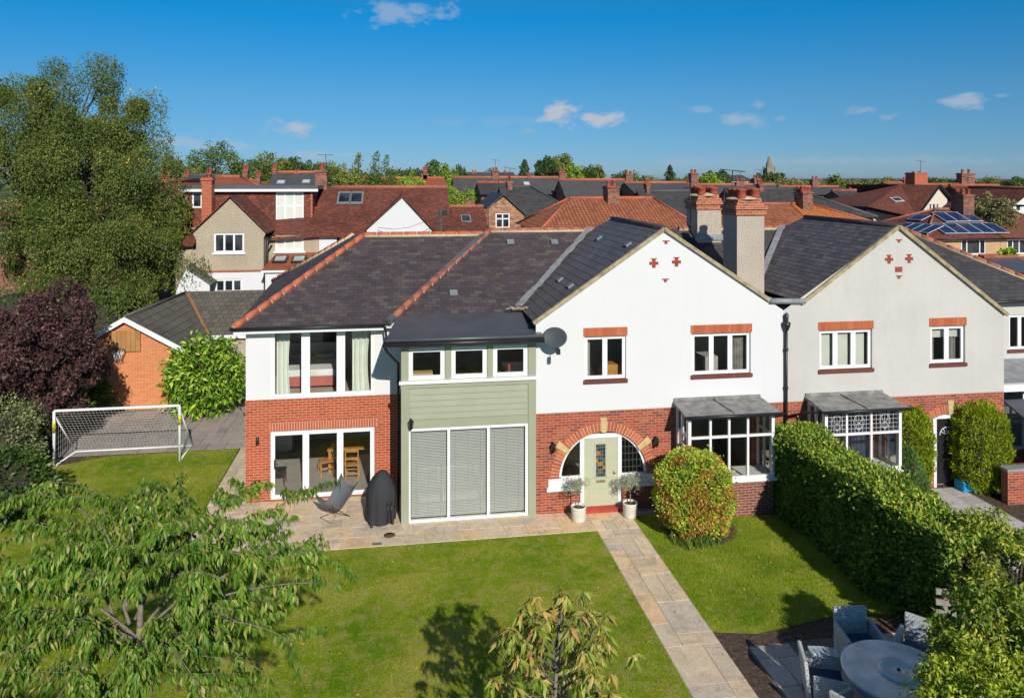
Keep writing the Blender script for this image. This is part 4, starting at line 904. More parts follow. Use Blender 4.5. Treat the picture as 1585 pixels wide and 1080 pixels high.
def leaves(name, P, size, mat, parent=None, droop=.3, aspect=.45, seed=0, kind='quad', D=None, jitter=.35, off=None, flat=.0):
    """many small leaf faces in one mesh"""
    rg = np.random.default_rng(seed); P = np.asarray(P, float); n = len(P)
    if off is not None: P = P-np.asarray(off)
    a = rg.normal(size=(n, 3)) if D is None else np.asarray(D, float)+rg.normal(size=(n, 3))*jitter
    a[:, 2] = a[:, 2]*(1-flat)-droop*1.6
    a /= np.linalg.norm(a, axis=1)[:, None]+1e-9
    r = rg.normal(size=(n, 3)); s = np.cross(a, r); s /= np.linalg.norm(s, axis=1)[:, None]+1e-9; nn = np.cross(s, a)
    flip = np.sign(nn[:, 2])[:, None]; flip[flip == 0] = 1; nn = nn*flip
    L = (size*rg.uniform(.65, 1.3, n))[:, None]; w = L*aspect*.5
    if kind == 'quad':
        V = np.stack([P, P+a*L*.45+s*w, P+a*L-nn*L*.12, P+a*L*.45-s*w], 1).reshape(-1, 3); k = 4
        F_ = np.arange(n*4, dtype=np.int32); ls = np.arange(0, n*4, 4, dtype=np.int32); lt_ = np.full(n, 4, dtype=np.int32)
    else:
        mid = P+a*L*.42; tip = P+a*L*.92-nn*L*.22-np.array([0, 0, 1])*L*.12
        V = np.stack([P, mid+s*w+nn*w*.35, mid, mid-s*w+nn*w*.35, tip], 1).reshape(-1, 3); k = 5
        tri = np.array([0, 1, 2, 0, 2, 3, 1, 4, 2, 2, 4, 3], dtype=np.int32)
        F_ = (np.arange(n, dtype=np.int32)[:, None]*5+tri[None, :]).ravel(); ls = np.arange(0, len(F_), 3, dtype=np.int32); lt_ = np.full(len(ls), 3, dtype=np.int32)
    me = bpy.data.meshes.new(name); me.vertices.add(len(V)); me.vertices.foreach_set('co', V.astype(np.float32).ravel())
    me.loops.add(len(F_)); me.loops.foreach_set('vertex_index', F_.astype(np.int32)); me.polygons.add(len(ls)); me.polygons.foreach_set('loop_start', ls)
    me.update(calc_edges=True); me.materials.append(mat)
    o = bpy.data.objects.new(name, me); COL.objects.link(o)
    if parent is not None: o.parent = parent
    return o
def clumps(n, c, rad, k, cr, seed, shell=.75, zmin=None, hang=0., top=.0, flatz=1.):
    rg = np.random.default_rng(seed); u = rg.normal(size=(k, 3)); u /= np.linalg.norm(u, axis=1)[:, None]
    u[:, 2] = np.where(u[:, 2] < -.55, -u[:, 2]*.6, u[:, 2])
    r = rg.uniform(0, 1, k)**(1/3.)*(1-shell)+shell*rg.uniform(.82, 1.02, k); lump = 1+.16*np.sin(u[:, 0]*4.1+seed)+.12*np.sin(u[:, 1]*5.3+seed*2+u[:, 2]*4)
    C = u*(r*lump)[:, None]*np.array(rad)+np.array(c); idx = rg.integers(0, k, n); sc = rg.uniform(.55, 1.3, k)
    off_ = rg.normal(size=(n, 3)); off_ /= np.linalg.norm(off_, axis=1)[:, None]; off_ *= (rg.uniform(.3, 1, n)**.5)[:, None]
    P = C[idx]+off_*cr*sc[idx][:, None]*np.array([1, 1, flatz]); P[:, 2] -= hang*rg.uniform(0, 1, n)**1.5*sc[idx]
    if zmin is not None: P = P[P[:, 2] > zmin]
    return P, C
def limbs(parent, base, C, r0, mat, seed, fork=.35, n=14, name='branches', trunkname='trunk', top=None, bend=.15):
    rr = random.Random(seed); base = Vector(base); cen = Vector(C.mean(0)); top = Vector(top) if top else cen+Vector((0, 0, (C[:, 2].max()-cen.z)*.6)); fp = base.lerp(top, fork)
    off = Vector((0, 0, 0))
    if parent is not None: off = Vector(parent.location)
    m = MB(); pts = [base]+[base.lerp(top, f)+Vector((rr.uniform(-1, 1), rr.uniform(-1, 1), 0))*bend*f for f in (.2, .4, .6, .8, 1)]
    m.tube([p-off for p in pts], [r0*1.25, r0, r0*.85, r0*.6, r0*.35, r0*.12], 10); t = m.build(trunkname, mat, parent, local=True)
    b_ = MB(); ids = rr.sample(range(len(C)), min(n, len(C)))
    for i in ids:
        e = Vector(C[i]); f = rr.uniform(fork, .85); s_ = base.lerp(top, f); mid = s_.lerp(e, .5)+Vector((0, 0, (e-s_).length*.12)); rb = r0*.4*(1.15-f)
        b_.tube([s_-off, mid-off, e-off], [rb, rb*.6, rb*.15], 6)
    b_.build(name, mat, t, local=True); return t
def pot_olive(px, py, label, seed):
    q = G(px, py, .03); t = thing('potted_olive_tree', label, 'potted plant', q, 0, 'olive trees in pots beside the front door')
    MB().lathe((0, 0, 0), [(0, 0), (.17, 0), (.19, .03), (.205, .36), (.215, .38), (.2, .40), (.18, .38), (.17, .34), (0, .34)], 24).build('pot', plain('white_pot', (.70, .68, .62), .7, var=.1, scale=6, bump=.2), t, local=True)
    MB().lathe((0, 0, .335), [(0, .012), (.175, .008)], 16).build('soil', m_soil, t, local=True)
    P, C = clumps(1500, (0, 0, .92), (.30, .30, .24), 26, .10, seed, .4); limbs(t, Vector(q)+Vector((0, 0, .3)), C+np.array(q), .016, m_bark, seed, .45, 14, bend=.03)
    leaves('foliage', P, .05, leafmat('olive_leaf_%d' % seed, [(.17, .2, .12), (.26, .29, .2), (.35, .38, .29)], .5, .2), t, 0, .3, seed)
pot_olive(895.5, 805, 'silvery olive tree in a white pot left of the front door', 5); pot_olive(975.5, 799, 'silvery olive tree in a white pot right of the front door', 6)
# ================================================================ football goal
def goal():
    a = G(83.4, 724); b = G(277, 715); t = thing('football_goal', 'white framed football goal with a net at the far end of the lawn', 'goal', a)
    Y0 = a.y; x0, x1 = a.x, b.x; h = 1.80; yb = Y0+1.35; r = .042
    m = MB(); m.tube([(x0, Y0, 0), (x0, Y0, h), (x0+.02, Y0, h+.03), (x1-.02, Y0, h+.03), (x1, Y0, h), (x1, Y0, 0)], r, 10); m.build('front_frame', m_upvc, t)
    m = MB(); m.tube([(x0, Y0, .04), (x0+.12, yb, .04), (x1+.05, yb, .04), (x1, Y0, .04)], r*.8, 8); m.build('base_bar', m_upvc, t)
    m = MB()
    for x, xb in ((x0, x0+.12), (x1, x1+.05)): m.tube([(x, Y0, h-.1), (xb, yb, .06)], r*.6, 8)
    m.build_each('brace', m_upvc, t)
    m = MB()
    for x, z_ in ((x0, 1.15), (x1, 1.2)): m.tube([(x, Y0, z_), (x, Y0, z_+.32)], r*1.25, 10)
    m.build_each('post_sleeve', plain('yellow_black_sleeve', (.55, .52, .03), .5, var=.6, scale=14), t)
    n = MB(); A0, A1, B0, B1 = Vector((x0, Y0+.02, h)), Vector((x1, Y0+.02, h)), Vector((x0+.12, yb, .05)), Vector((x1+.05, yb, .05)); rr = .0038
    nx, nz = 34, 18
    for i in range(nx+1): a_ = A0.lerp(A1, i/nx); b_ = B0.lerp(B1, i/nx); n.tube([a_, a_.lerp(b_, .5)+Vector((0, .1, -.10)), b_], rr, 3, False)
    for j in range(1, nz):
        f = j/nz; s_ = Vector((0, .1, -.10))*(1-abs(2*f-1)); n.tube([A0.lerp(B0, f)+s_*.7, A0.lerp(B0, f).lerp(A1.lerp(B1, f), .5)+s_+Vector((0, 0, -.02)), A1.lerp(B1, f)+s_*.7], rr, 3, False)
    for x, xb in ((x0, x0+.12), (x1, x1+.05)):
        for i in range(1, 10):
            f = i/10; n.tube([(x+(xb-x)*f, Y0+1.35*f, .05), (x+(xb-x)*f, Y0+1.35*f, h*(1-f))], rr, 3, False); n.tube([(x, Y0, h*f), (x+(xb-x)*(1-f), Y0+1.35*(1-f), h*f)], rr, 3, False)
    n.build('net', plain('white_net', (.75, .75, .75), .8), t)
goal()
# ================================================================ dining set in the shade
m_rattan = course('blue_grey_rattan', .075, .045, [(.52, .55, .56), (.60, .63, .64), (.44, .47, .48)], (.28, .30, .32), .010, .009, rough=.7, bump=.8, weather=.1)
m_tabletop = plain('worn_table_top', (.78, .79, .75), .25, var=.3, scale=2.5)
TC = G(1391, 1040, .73); TR = .92
t = thing('round_table', 'large round grey outdoor table with a turntable at its centre', 'table', (TC.x, TC.y, .03))
MB().lathe((0, 0, 0), [(0, .66), (TR-.05, .66), (TR, .675), (TR, .705), (TR-.02, .715), (0, .715)], 56, False).build('table_top', m_tabletop, t, local=True)
MB().lathe((0, 0, 0), [(TR-.06, .54), (TR-.05, .66)], 48).build('table_skirt', m_rattan, t, local=True)
MB().lathe((0, 0, 0), [(.42, 0), (.34, .3), (.30, .64)], 20).build('pedestal', m_rattan, t, local=True)
ls_ = MB().lathe((0, 0, .722), [(0, .0), (.26, 0), (.335, .0), (.345, .012), (.335, .026), (.27, .03), (.24, .02), (0, .02)], 40).build('turntable', plain('glazed_turntable', (.66, .70, .68), .15), t, local=True)
MB().lathe((0, 0, .742), [(0, .02), (.03, .02), (.035, .0)], 12).build('parasol_hole_cap', m_steel, ls_, local=True)
def armchair(ang, dist, label, tw=0):
    x, y = TC.x+dist*math.cos(ang), TC.y+dist*math.sin(ang)
    t = thing('rattan_armchair', label, 'chair', (x, y, .03), ang-R(90)+tw, 'rattan armchairs around the round table')
    MB().box(-.31, .31, -.29, .27, .12, .40).build('seat', m_rattan, t, local=True, bevel=.02)
    MB().slab([(-.31, .27, .12), (.31, .27, .12), (.33, .36, .88), (-.33, .36, .88)], (0, .07, 0)).build('backrest', m_rattan, t, local=True, bevel=.02)
    for s_ in (-1, 1):
        MB().slab([(s_*.315, -.33, .1), (s_*.315, .26, .1), (s_*.315, .28, .68), (s_*.315, -.33, .62)], (s_*.07, 0, 0)).build('arm', m_rattan, t, local=True, bevel=.02)
    m = MB(); [m.box(sx*.33-.025, sx*.33+.025, sy-.025, sy+.025, 0, .12) for sx in (-1, 1) for sy in (-.3, .31)]; m.build('feet', m_steel, t, local=True)
    MB().box(-.29, .29, -.29, .25, .40, .44).build('cushion', plain('dark_blue_cushion', (.05, .08, .13), .9), t, local=True, bevel=.02); return t
armchair(R(84), 1.32, 'blue grey rattan armchair behind the table, facing the viewer'); armchair(R(160), 1.18, 'blue grey rattan armchair left of the table with an open box on its arm')
armchair(R(208), 1.22, 'blue grey rattan armchair at the bottom edge, front left of the table'); armchair(R(40), 1.35, 'rattan armchair behind the table half hidden by the yellow green shrub')
p = Vector((TC.x+1.18*math.cos(R(160)), TC.y+1.18*math.sin(R(160)), .03))
t = thing('open_box', 'flat pale box left open on the arm of a rattan chair', 'box', p+Vector((.12, .32, .68)), R(-12))
MB().box(-.22, .02, -.12, .12, 0, .05).build('tray', plain('pale_blue_card', (.42, .48, .52), .8), t, local=True); MB().slab([(.03, -.12, .03), (.27, -.12, 0.0), (.27, .12, .0), (.03, .12, .03)], (0, 0, .02)).build('lid', plain('pale_card', (.42, .47, .44), .8), t, local=True)
q = G(1520, 922, 1.45)
t = thing('wooden_bench', 'weathered grey timber bench back showing through the yellow green shrub', 'bench', (q.x, q.y, 0), R(-18))
m = MB(); m.box(-.8, .8, -.02, .03, 1.42, 1.52); m.box(-.8, .8, -.02, .03, 1.22, 1.32); m.box(-.8, .8, -.02, .03, 1.02, 1.12); m.build('back_slats', plain('weathered_wood', (.32, .29, .26), .9, var=.25, scale=10, bump=.4), t, local=True)
for x in (-.62, 0, .62): MB().box(x-.04, x+.04, .03, .08, 0, 1.5).build('post', plain('weathered_post', (.28, .26, .23), .9), t, local=True)
# ================================================================ planting
L_bush = leafmat('variegated_bush_leaf', [(0.102, 0.204, 0.025), (0.221, 0.374, 0.034), (0.408, 0.510, 0.068), (0.544, 0.408, 0.068), (0.187, 0.323, 0.034)], .5, .3, 2.5)
L_brown = leafmat('reddish_bush_leaf', [(.36, .15, .04), (.46, .24, .06), (.26, .11, .04), (.5, .3, .07)], .5, .3)
L_hedge = leafmat('hedge_leaf', [(0.032, 0.080, 0.013), (0.064, 0.144, 0.019), (0.128, 0.240, 0.032), (0.256, 0.352, 0.048), (0.080, 0.160, 0.024)], .4, .3, 1.6)
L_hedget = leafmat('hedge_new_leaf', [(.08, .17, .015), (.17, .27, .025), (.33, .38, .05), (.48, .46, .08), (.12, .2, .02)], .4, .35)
L_conif = leafmat('golden_conifer_leaf', [(.12, .19, .005), (.22, .29, .01), (.34, .38, .015), (.08, .13, .006)], .6, .2, 3)
L_cone = leafmat('dull_green_conifer_leaf', [(0.088, 0.160, 0.048), (0.128, 0.224, 0.056), (0.160, 0.256, 0.080)], .6, .15, 3)
L_fats = leafmat('glossy_green_leaf', [(.04, .10, .01), (.09, .21, .018), (.17, .31, .025), (.28, .42, .04), (.42, .52, .08), (.07, .16, .012), (.03, .08, .01)], .3, .25, 2.5)
L_plum = leafmat('purple_plum_leaf', [(.036, .018, .026), (.06, .027, .038), (.095, .04, .05), (.14, .07, .065), (.04, .05, .025)], .4, .25, 1)
L_birch = leafmat('birch_leaf', [(.05, .09, .018), (.078, .122, .028), (.115, .16, .036), (.19, .20, .05), (.065, .105, .022)], .45, .35, .8)
L_birchy = leafmat('yellow_birch_leaf', [(0.546, 0.351, 0.039), (0.650, 0.468, 0.065), (0.390, 0.260, 0.052)], .5, .4)
L_cherry = leafmat('cherry_leaf', [(.045, .11, .012), (.08, .17, .018), (.13, .235, .03), (.21, .29, .05), (.30, .28, .09), (.10, .20, .02), (.15, .24, .035), (.06, .14, .012), (.05, .12, .012)], .38, .4, 1.8)
L_cherry2 = leafmat('reddening_cherry_leaf', [(.12, .20, .02), (.24, .30, .05), (.40, .36, .11), (.42, .22, .09), (.18, .26, .03), (.34, .34, .09)], .38, .35, 2.5)
L_grn = [leafmat('tree_leaf_%d' % i, c, .5, .3, .35) for i, c in enumerate((
    [(0.051, 0.093, 0.020), (0.093, 0.153, 0.031), (0.136, 0.204, 0.043)], [(0.085, 0.119, 0.025), (0.153, 0.187, 0.034), (0.221, 0.238, 0.051)],
    [(0.119, 0.204, 0.020), (0.204, 0.306, 0.031), (0.306, 0.408, 0.051)], [(0.034, 0.068, 0.025), (0.060, 0.102, 0.034), (0.085, 0.136, 0.043)], [(0.136, 0.145, 0.068), (0.221, 0.204, 0.085), (0.289, 0.255, 0.119)]))]
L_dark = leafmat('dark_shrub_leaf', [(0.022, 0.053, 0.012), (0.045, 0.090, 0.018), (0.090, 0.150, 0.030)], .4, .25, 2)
L_yel = leafmat('yellow_green_leaf', [(.10, .18, .025), (.17, .26, .035), (.25, .32, .05), (.42, .38, .06), (.14, .22, .025), (.20, .28, .04), (.08, .15, .02)], .42, .35, 2)
m_twig = plain('twiggy_core', (.05, .045, .03), 1, var=.5, scale=9, bump=1)
def shell_pts(n, c, rad, seed, thick=.18, lumps=.10, freq=4., zmin=.0, boxy=2.):
    """points near a lumpy closed surface"""
    rg = np.random.default_rng(seed); u = rg.normal(size=(n, 3)); u /= (np.abs(u)**boxy).sum(1)[:, None]**(1/boxy)
    r = 1-thick*rg.uniform(0, 1, n)**1.3; l = 1+lumps*(np.sin(u[:, 0]*freq+seed)*np.cos(u[:, 1]*freq*1.3+seed)+.6*np.sin(u[:, 2]*freq*1.7+u[:, 0]*3))
    r = np.where(rg.uniform(0, 1, n) < .012, rg.uniform(1.02, 1.12, n), r); P = u*(r*l)[:, None]*np.array(rad)+np.array(c); k = P[:, 2] > zmin; return P[k], u[k]
def core(parent, c, rad, boxy=2., zmin=0):
    m = MB(); n = 20; vs = []
    for j in range(n+1):
        th = math.pi*j/n
        for i in range(n):
            a = 2*math.pi*i/n; u = Vector((math.sin(th)*math.cos(a), math.sin(th)*math.sin(a), math.cos(th))); k = (abs(u.x)**boxy+abs(u.y)**boxy+abs(u.z)**boxy)**(1/boxy); u /= k
            vs.append((c[0]+u.x*rad[0], c[1]+u.y*rad[1], max(zmin+.01, c[2]+u.z*rad[2])))
    m.add(vs, [(j*n+i, j*n+(i+1) % n, (j+1)*n+(i+1) % n, (j+1)*n+i) for j in range(n) for i in range(n)], True); return m.build('inner_twigs', m_twig, parent, local=True)
def shrub(name, label, cat, base, c, rad, n, size, mat, seed, droop=.1, aspect=.55, thick=.22, lumps=.1, freq=4, boxy=2., group=None, kind='quad', flat=0, corek=.8, out=.9, mat2=None, n2=0, sel2=None):
    t = thing(name, label, cat, base, 0, group); P, U = shell_pts(n, c, rad, seed, thick, lumps, freq, .03, boxy)
    core(t, c, [r*corek for r in rad], boxy)
    leaves('foliage', P, size, mat, t, droop, aspect, seed, kind, U*out, .6, flat=flat)
    if mat2:
        P, U = shell_pts(n2*6, c, [r*1.01 for r in rad], seed+50, .06, lumps, freq, .03, boxy)
        if sel2: k = sel2(P); P, U = P[k][:n2], U[k][:n2]
        leaves('turning_foliage', P, size, mat2, t, droop, aspect, seed+1, kind, U*out, .6)
    return t
# grass blades over the lawns
def grass():
    rg = np.random.default_rng(17); n = 330000; x = rg.uniform(-11.5, 5.23, n); y = 8+19*rg.uniform(0, 1, n)**1.25; k = (y < 19.23) | ((x < -5.28) & (y < 27.0)); k &= ~((y > 25.2) & (x < -10.3)); k &= ~((x < -10.8) & (y > 23.5))
    P = np.stack([x[k], y[k]], 1); m = 110000; x = rg.uniform(6.33, 10.6, m); y = rg.uniform(14.4, 20.0, m); k = (y < 19.4+.6*np.clip((8-x)/1.6, 0, 1)) & (y > 14.55+.12*np.sin(x*3)); P = np.vstack([P, np.stack([x[k], y[k]], 1)])
    d = np.sin(P[:, 0]*1.3+np.sin(P[:, 1]*.9)*2)*np.sin(P[:, 1]*1.1+1.7*np.sin(P[:, 0]*.7)); P = P[rg.uniform(0, 1, len(P)) < .72+.28*d]; P = np.column_stack([P, np.full(len(P), .008)])
    D = np.tile(np.array([[0, 0, 1.3]]), (len(P), 1)); g = leaves('grass', P, .034, L_lawn, None, 0, .22, 18, 'quad', D, .55); tag(g, 'short green and straw coloured grass growing on the lawns', 'grass', kind='stuff')
L_lawn = leafmat('lawn_blade', [(.10, .22, .006), (.16, .29, .010), (.22, .34, .015), (.32, .38, .04), (.42, .40, .10), (.24, .34, .02), (.13, .26, .008), (.28, .36, .03)], .8, .35, .55, .03)
grass()
rg_ = np.random.default_rng(5); n_ = 420; P_ = np.column_stack([np.concatenate([rg_.uniform(-6, 5, n_//2), rg_.normal(8, 1.6, n_//4), rg_.uniform(-4, 6, n_-n_//2-n_//4)]), np.concatenate([rg_.uniform(11, 19, n_//2), rg_.uniform(14.8, 19.5, n_//4), rg_.uniform(19.3, 20.2, n_-n_//2-n_//4)]), np.full(n_, .045)])
fl = leaves('fallen_leaves', P_, .055, leafmat('fallen_leaf', [(.34, .18, .05), (.5, .3, .08), (.25, .12, .04)], .7, .1), None, 0, .6, 6, 'leaf', flat=1.0); tag(fl, 'scattered small brown fallen leaves on the lawn and paving', 'fallen leaves', kind='stuff')
rr_ = random.Random(3); q_ = Vector((3.55, 22.05, 5.36)); m_ = MB()
for k_ in range(26):
    a_ = rr_.uniform(0, 6.283); s_ = q_+Vector((rr_.gauss(0, .14), rr_.gauss(0, .10), .03+rr_.uniform(0, .06))); m_.tube([s_, s_+Vector((math.cos(a_)*.16, math.sin(a_)*.12, rr_.uniform(-.02, .06)))], .009, 4)
tag(m_.build('twig_pile', plain('dry_straw', (.55, .45, .30), .9)), 'small heap of dry twigs lodged at the foot of the roof valley', 'twigs')
# rounded bush by the door
q = G(1090, 846); q.y += .72
shrub('round_bush', 'large rounded bush with yellowing and reddish leaves between the path and the bay window', 'bush', q, (0, 0, 1.06), (.97, .95, 1.03), 26000, .07, L_bush, 11, .05, .6, .2, .07, 5.3, 2.4, mat2=L_brown, n2=4200, sel2=lambda P: ((np.hypot(P[:, 0]+.15, (P[:, 2]-.85))+.3*np.sin(P[:, 0]*9) < .6) & (P[:, 1] < 0)) | (np.sin(P[:, 0]*5.1+1)*np.sin(P[:, 1]*4.3+P[:, 2]*6) > .55))
def blades(name, base, n, L, spread, mat, parent=None, seed=0, w=.02, arch=.5, local=False):
    rr = random.Random(seed); m = MB()
    for i in range(n):
        a = rr.uniform(0, 6.283); e = rr.uniform(.2, 1)*spread; l = L*rr.uniform(.7, 1.2); p = Vector(base)+Vector((rr.uniform(-.1, .1)*spread*3, rr.uniform(-.1, .1)*spread*3, 0)); d = Vector((math.cos(a), math.sin(a), 0)); s_ = Vector((-d.y, d.x, 0))*w; vs = []
        for k in range(5):
            f = k/4; q_ = p+d*l*e*f+Vector((0, 0, l*(f-arch*f*f))); vs += [q_-s_*(1-f)*1, q_+s_*(1-f)*1]
        m.add(vs, [(2*k, 2*k+1, 2*k+3, 2*k+2) for k in range(4)])
    return m.build(name, mat, parent, local=local)
L_grass = leafmat('strap_leaf', [(.06, .12, .02), (.12, .2, .03), (.2, .28, .07)], .5, .3)
for i, (px, py) in enumerate(((1052, 840), (1070, 846), (1088, 842), (1102, 838))):
    q = G(px, py); tag(blades('strap_leaf_plant', q, 60, .5, .8, L_grass, None, 30+i, .014), 'strappy green clump growing in the soil at the foot of the round bush', 'plant', 'strappy clumps under the round bush')
m = MB(); m.lathe(G(1092, 828, .013)+Vector((0, .45, 0)), [(0, .03), (.85, .02), (1.0, 0)], 24); struct('bush_bed', m, m_soil)
# hedge
def hedge():
    rg = np.random.default_rng(5); x0, x1, y0, y1, h = 10.4, 11.6, 12.7, 19.9, 2.3
    t = thing('garden_hedge', 'long dense green hedge running between the two front gardens', 'hedge', (11.1, 13, 0)); off = (11.1, 13, 0)
    def bulge(P, U):
        k = .05*(np.sin(P[:, 1]*1.7)+np.sin(P[:, 1]*4.1+P[:, 2]*2.3)*.8+np.sin(P[:, 2]*3.1+P[:, 1]*2)*.8); return P+U*k[:, None]
    N_ = 52000; ar = [(y1-y0)*h, (y1-y0)*(x1-x0), (y1-y0)*h*.6, (x1-x0)*h]; w = rg.choice(4, N_, p=np.array(ar)/sum(ar))
    a, b_ = rg.uniform(0, 1, N_), rg.uniform(0, 1, N_); P = np.zeros((N_, 3)); U = np.zeros((N_, 3))
    for k, (fx, fy, fz, nv) in enumerate(((lambda a, b: x0+0*a, lambda a, b: y0+(y1-y0)*a, lambda a, b: h*b, (-1, 0, 0)), (lambda a, b: x0+(x1-x0)*b, lambda a, b: y0+(y1-y0)*a, lambda a, b: h+0*a, (0, 0, 1)),
                                          (lambda a, b: x1+0*a, lambda a, b: y0+(y1-y0)*a, lambda a, b: h*(.4+.6*b), (1, 0, 0)), (lambda a, b: x0+(x1-x0)*a, lambda a, b: y1+0*a, lambda a, b: h*b, (0, 1, 0)))):
        s_ = w == k; P[s_] = np.stack([fx(a[s_], b_[s_]), fy(a[s_], b_[s_]), fz(a[s_], b_[s_])], 1); U[s_] = nv
    ed = np.clip((P[:, 2]-h+.35)/.35, 0, 1); P[:, 0] += np.where(U[:, 0] < 0, .16*ed**2, np.where(U[:, 0] > 0, -.16*ed**2, 0)); P = bulge(P, U)
    P -= U*(rg.uniform(0, 1, N_)**1.6*.22)[:, None]; P += rg.normal(size=P.shape)*.035
    so_ = rg.uniform(0, 1, N_) < .02; P += U*(so_*rg.uniform(.05, .24, N_))[:, None]
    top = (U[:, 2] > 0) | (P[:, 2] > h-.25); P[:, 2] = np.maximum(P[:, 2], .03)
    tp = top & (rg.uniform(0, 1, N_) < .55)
    m = MB(); n = 60; vs = []; ins = .2
    for i in range(n+1):
        y = y0+.1+(y1-y0-.2)*i/n; k = .05*(math.sin(y*1.7)+.4*math.sin(y*4.1))
        vs += [(x0+ins-k-11.1, y-13, 0), (x0+ins-k-11.1, y-13, h-ins-.1), (x1-ins+k-11.1, y-13, h-ins-.1), (x1-ins+k-11.1, y-13, 0)]
    m.add(vs, [(i*4+j, i*4+(j+1) % 4, (i+1)*4+(j+1) % 4, (i+1)*4+j) for i in range(n) for j in range(4)]+[(0, 1, 2, 3), (n*4, n*4+3, n*4+2, n*4+1)]); m.build('inner_twigs', m_twig, t, local=True)
    leaves('foliage', P[~tp], .085, L_hedge, t, .0, .6, 1, 'quad', U[~tp]*.8+np.array([0, 0, .2]), .6, off)
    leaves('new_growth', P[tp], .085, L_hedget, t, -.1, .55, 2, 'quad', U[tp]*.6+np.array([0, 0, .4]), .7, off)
hedge()
# conifers by the neighbour's door
for (px, py, w_, top, lab, sd) in ((1424, 768, .64, 629, 'golden green clipped conifer left of the black front door', 21), (1536, 768, .78, 624, 'golden green clipped conifer right of the black front door', 22)):
    q = G(px, py); q.y += .55; h = ZZ(px, top, q.y)
    t = shrub('golden_conifer', lab, 'conifer', q, (0, 0, h/2), (w_, w_*.95, h/2), 24000, .085, L_conif, sd, -.6, .3, .16, .07, 11, 2.9, 'clipped golden conifers beside the black door', corek=.86, out=.45)
q = G(1425, 790); q.y += .5; t = thing('small_conifer', 'dull green pointed conifer in front of the golden ones', 'conifer', q)
h = ZZ(1424, 692, q.y); rg = np.random.default_rng(9); f = rg.uniform(0, 1, 14000)**1.2; a = rg.uniform(0, 6.283, 14000); r = .62*(1-f**1.6)**.8*(1-.12*rg.uniform(0, 1, 14000)); P = np.stack([r*np.cos(a), r*np.sin(a), f*h], 1)
leaves('foliage', P, .08, L_cone, t, -.6, .35, 9, 'quad', np.stack([np.cos(a), np.sin(a), .6+0*a], 1)*.5, .4); m = MB(); m.lathe((0, 0, 0), [(.52, 0), (.48, h*.4), (.3, h*.75), (0, h*.95)], 14); m.build('inner_twigs', m_twig, t, local=True)
# neighbour's bits
q = G(1497, 757, .03); tag(MB().box(q.x-.28, q.x+.28, q.y-.2, q.y+.2, .03, .33).build('blue_box', plain('blue_plastic', (.01, .30, .60), .4), bevel=.03), 'bright blue plastic box on the path by the black front door', 'box')
q = G(1578, 772); t = thing('spiky_plant', 'spiky yucca plant at the right edge of the neighbouring garden', 'plant', q); blades('leaves', (0, 0, .1), 70, .75, 1.0, leafmat('yucca_leaf', [(.18, .24, .08), (.3, .34, .14)], .5, .2), t, 3, .02, .25, True)
for i, (px, py, s_, l_) in enumerate(((1550, 772, .2, 'low green plant in the soil before the right golden conifer'), (1562, 766, .2, 'low leafy plant between the right conifer and the yucca'), (1512, 752, .16, 'straw coloured grassy plant beside the neighbouring path'), (1440, 786, .22, 'dry tan flowering plant spilling over the hedge end'))):
    q = G(px, py); t = thing('border_plant', l_, 'plant', q); P, C = clumps(900, (0, 0, s_), (s_, s_, s_), 12, s_*.4, 60+i); leaves('foliage', P, .09, L_yel if i > 1 else L_grn[2], t, 0, .4, i)
q = W3(1576, 700, 19.4); t = thing('brick_garden_wall', 'low red brick garden wall at the right edge beyond the conifer', 'wall', (q.x, 19.0, 0)); MB().box(-.7, 4, 0, .23, 0, .95).build('brickwork', m_brick, t, local=True); MB().box(-.74, 4, -.04, .27, .95, 1.02).build('coping', m_lead, t, local=True)
# glossy shrub, plum, birch, edges
q = G(309, 652); q.y += 1.0
shrub('glossy_shrub', 'bright green glossy shrub against the orange brick outbuilding', 'shrub', q, (0, 0, 1.42), (1.5, 1.25, 1.45), 6500, .25, L_fats, 31, .0, .36, .45, .17, 9, 2.1, kind='leaf', corek=.66, out=.5)
def crown_tree(name, label, cat, base, c, rad, n, k, cr, size, mat, seed, r0, shell=.6, hang=0, droop=.2, aspect=.45, group=None, bark=None, mat2=None, n2=0, nl=16, flatz=.8, kind='quad', extra=None, zmin=.1, fork=.35):
    t = thing(name, label, cat, base, 0, group); cc = (c[0]-base[0], c[1]-base[1], c[2]-base[2]); P, C = clumps(n, cc, rad, k, cr, seed, shell, zmin, hang, 0, flatz)
    if extra is not None:
        for (ec, er, en, ek, es) in extra:
            P2, C2 = clumps(en, (ec[0]-base[0], ec[1]-base[1], ec[2]), er, ek, cr, es, shell, zmin, hang, 0, flatz); P = np.vstack([P, P2]); C = np.vstack([C, C2])
    leaves('crown', P, size, mat, t, droop, aspect, seed, kind)
    if mat2:
        rg = np.random.default_rng(seed+7); s_ = C[rg.integers(0, len(C), n2//60+1)]; P2 = np.repeat(s_, 60, 0)+rg.normal(size=(len(s_)*60, 3))*cr*.5; leaves('yellow_leaves', P2, size, mat2, t, droop, aspect, seed+3, kind)
    limbs(t, base, C+np.array(base), r0, bark or m_barkd, seed, fork, nl, bend=.4); return t
YB = 41.0; cx_ = XX(60, YB)
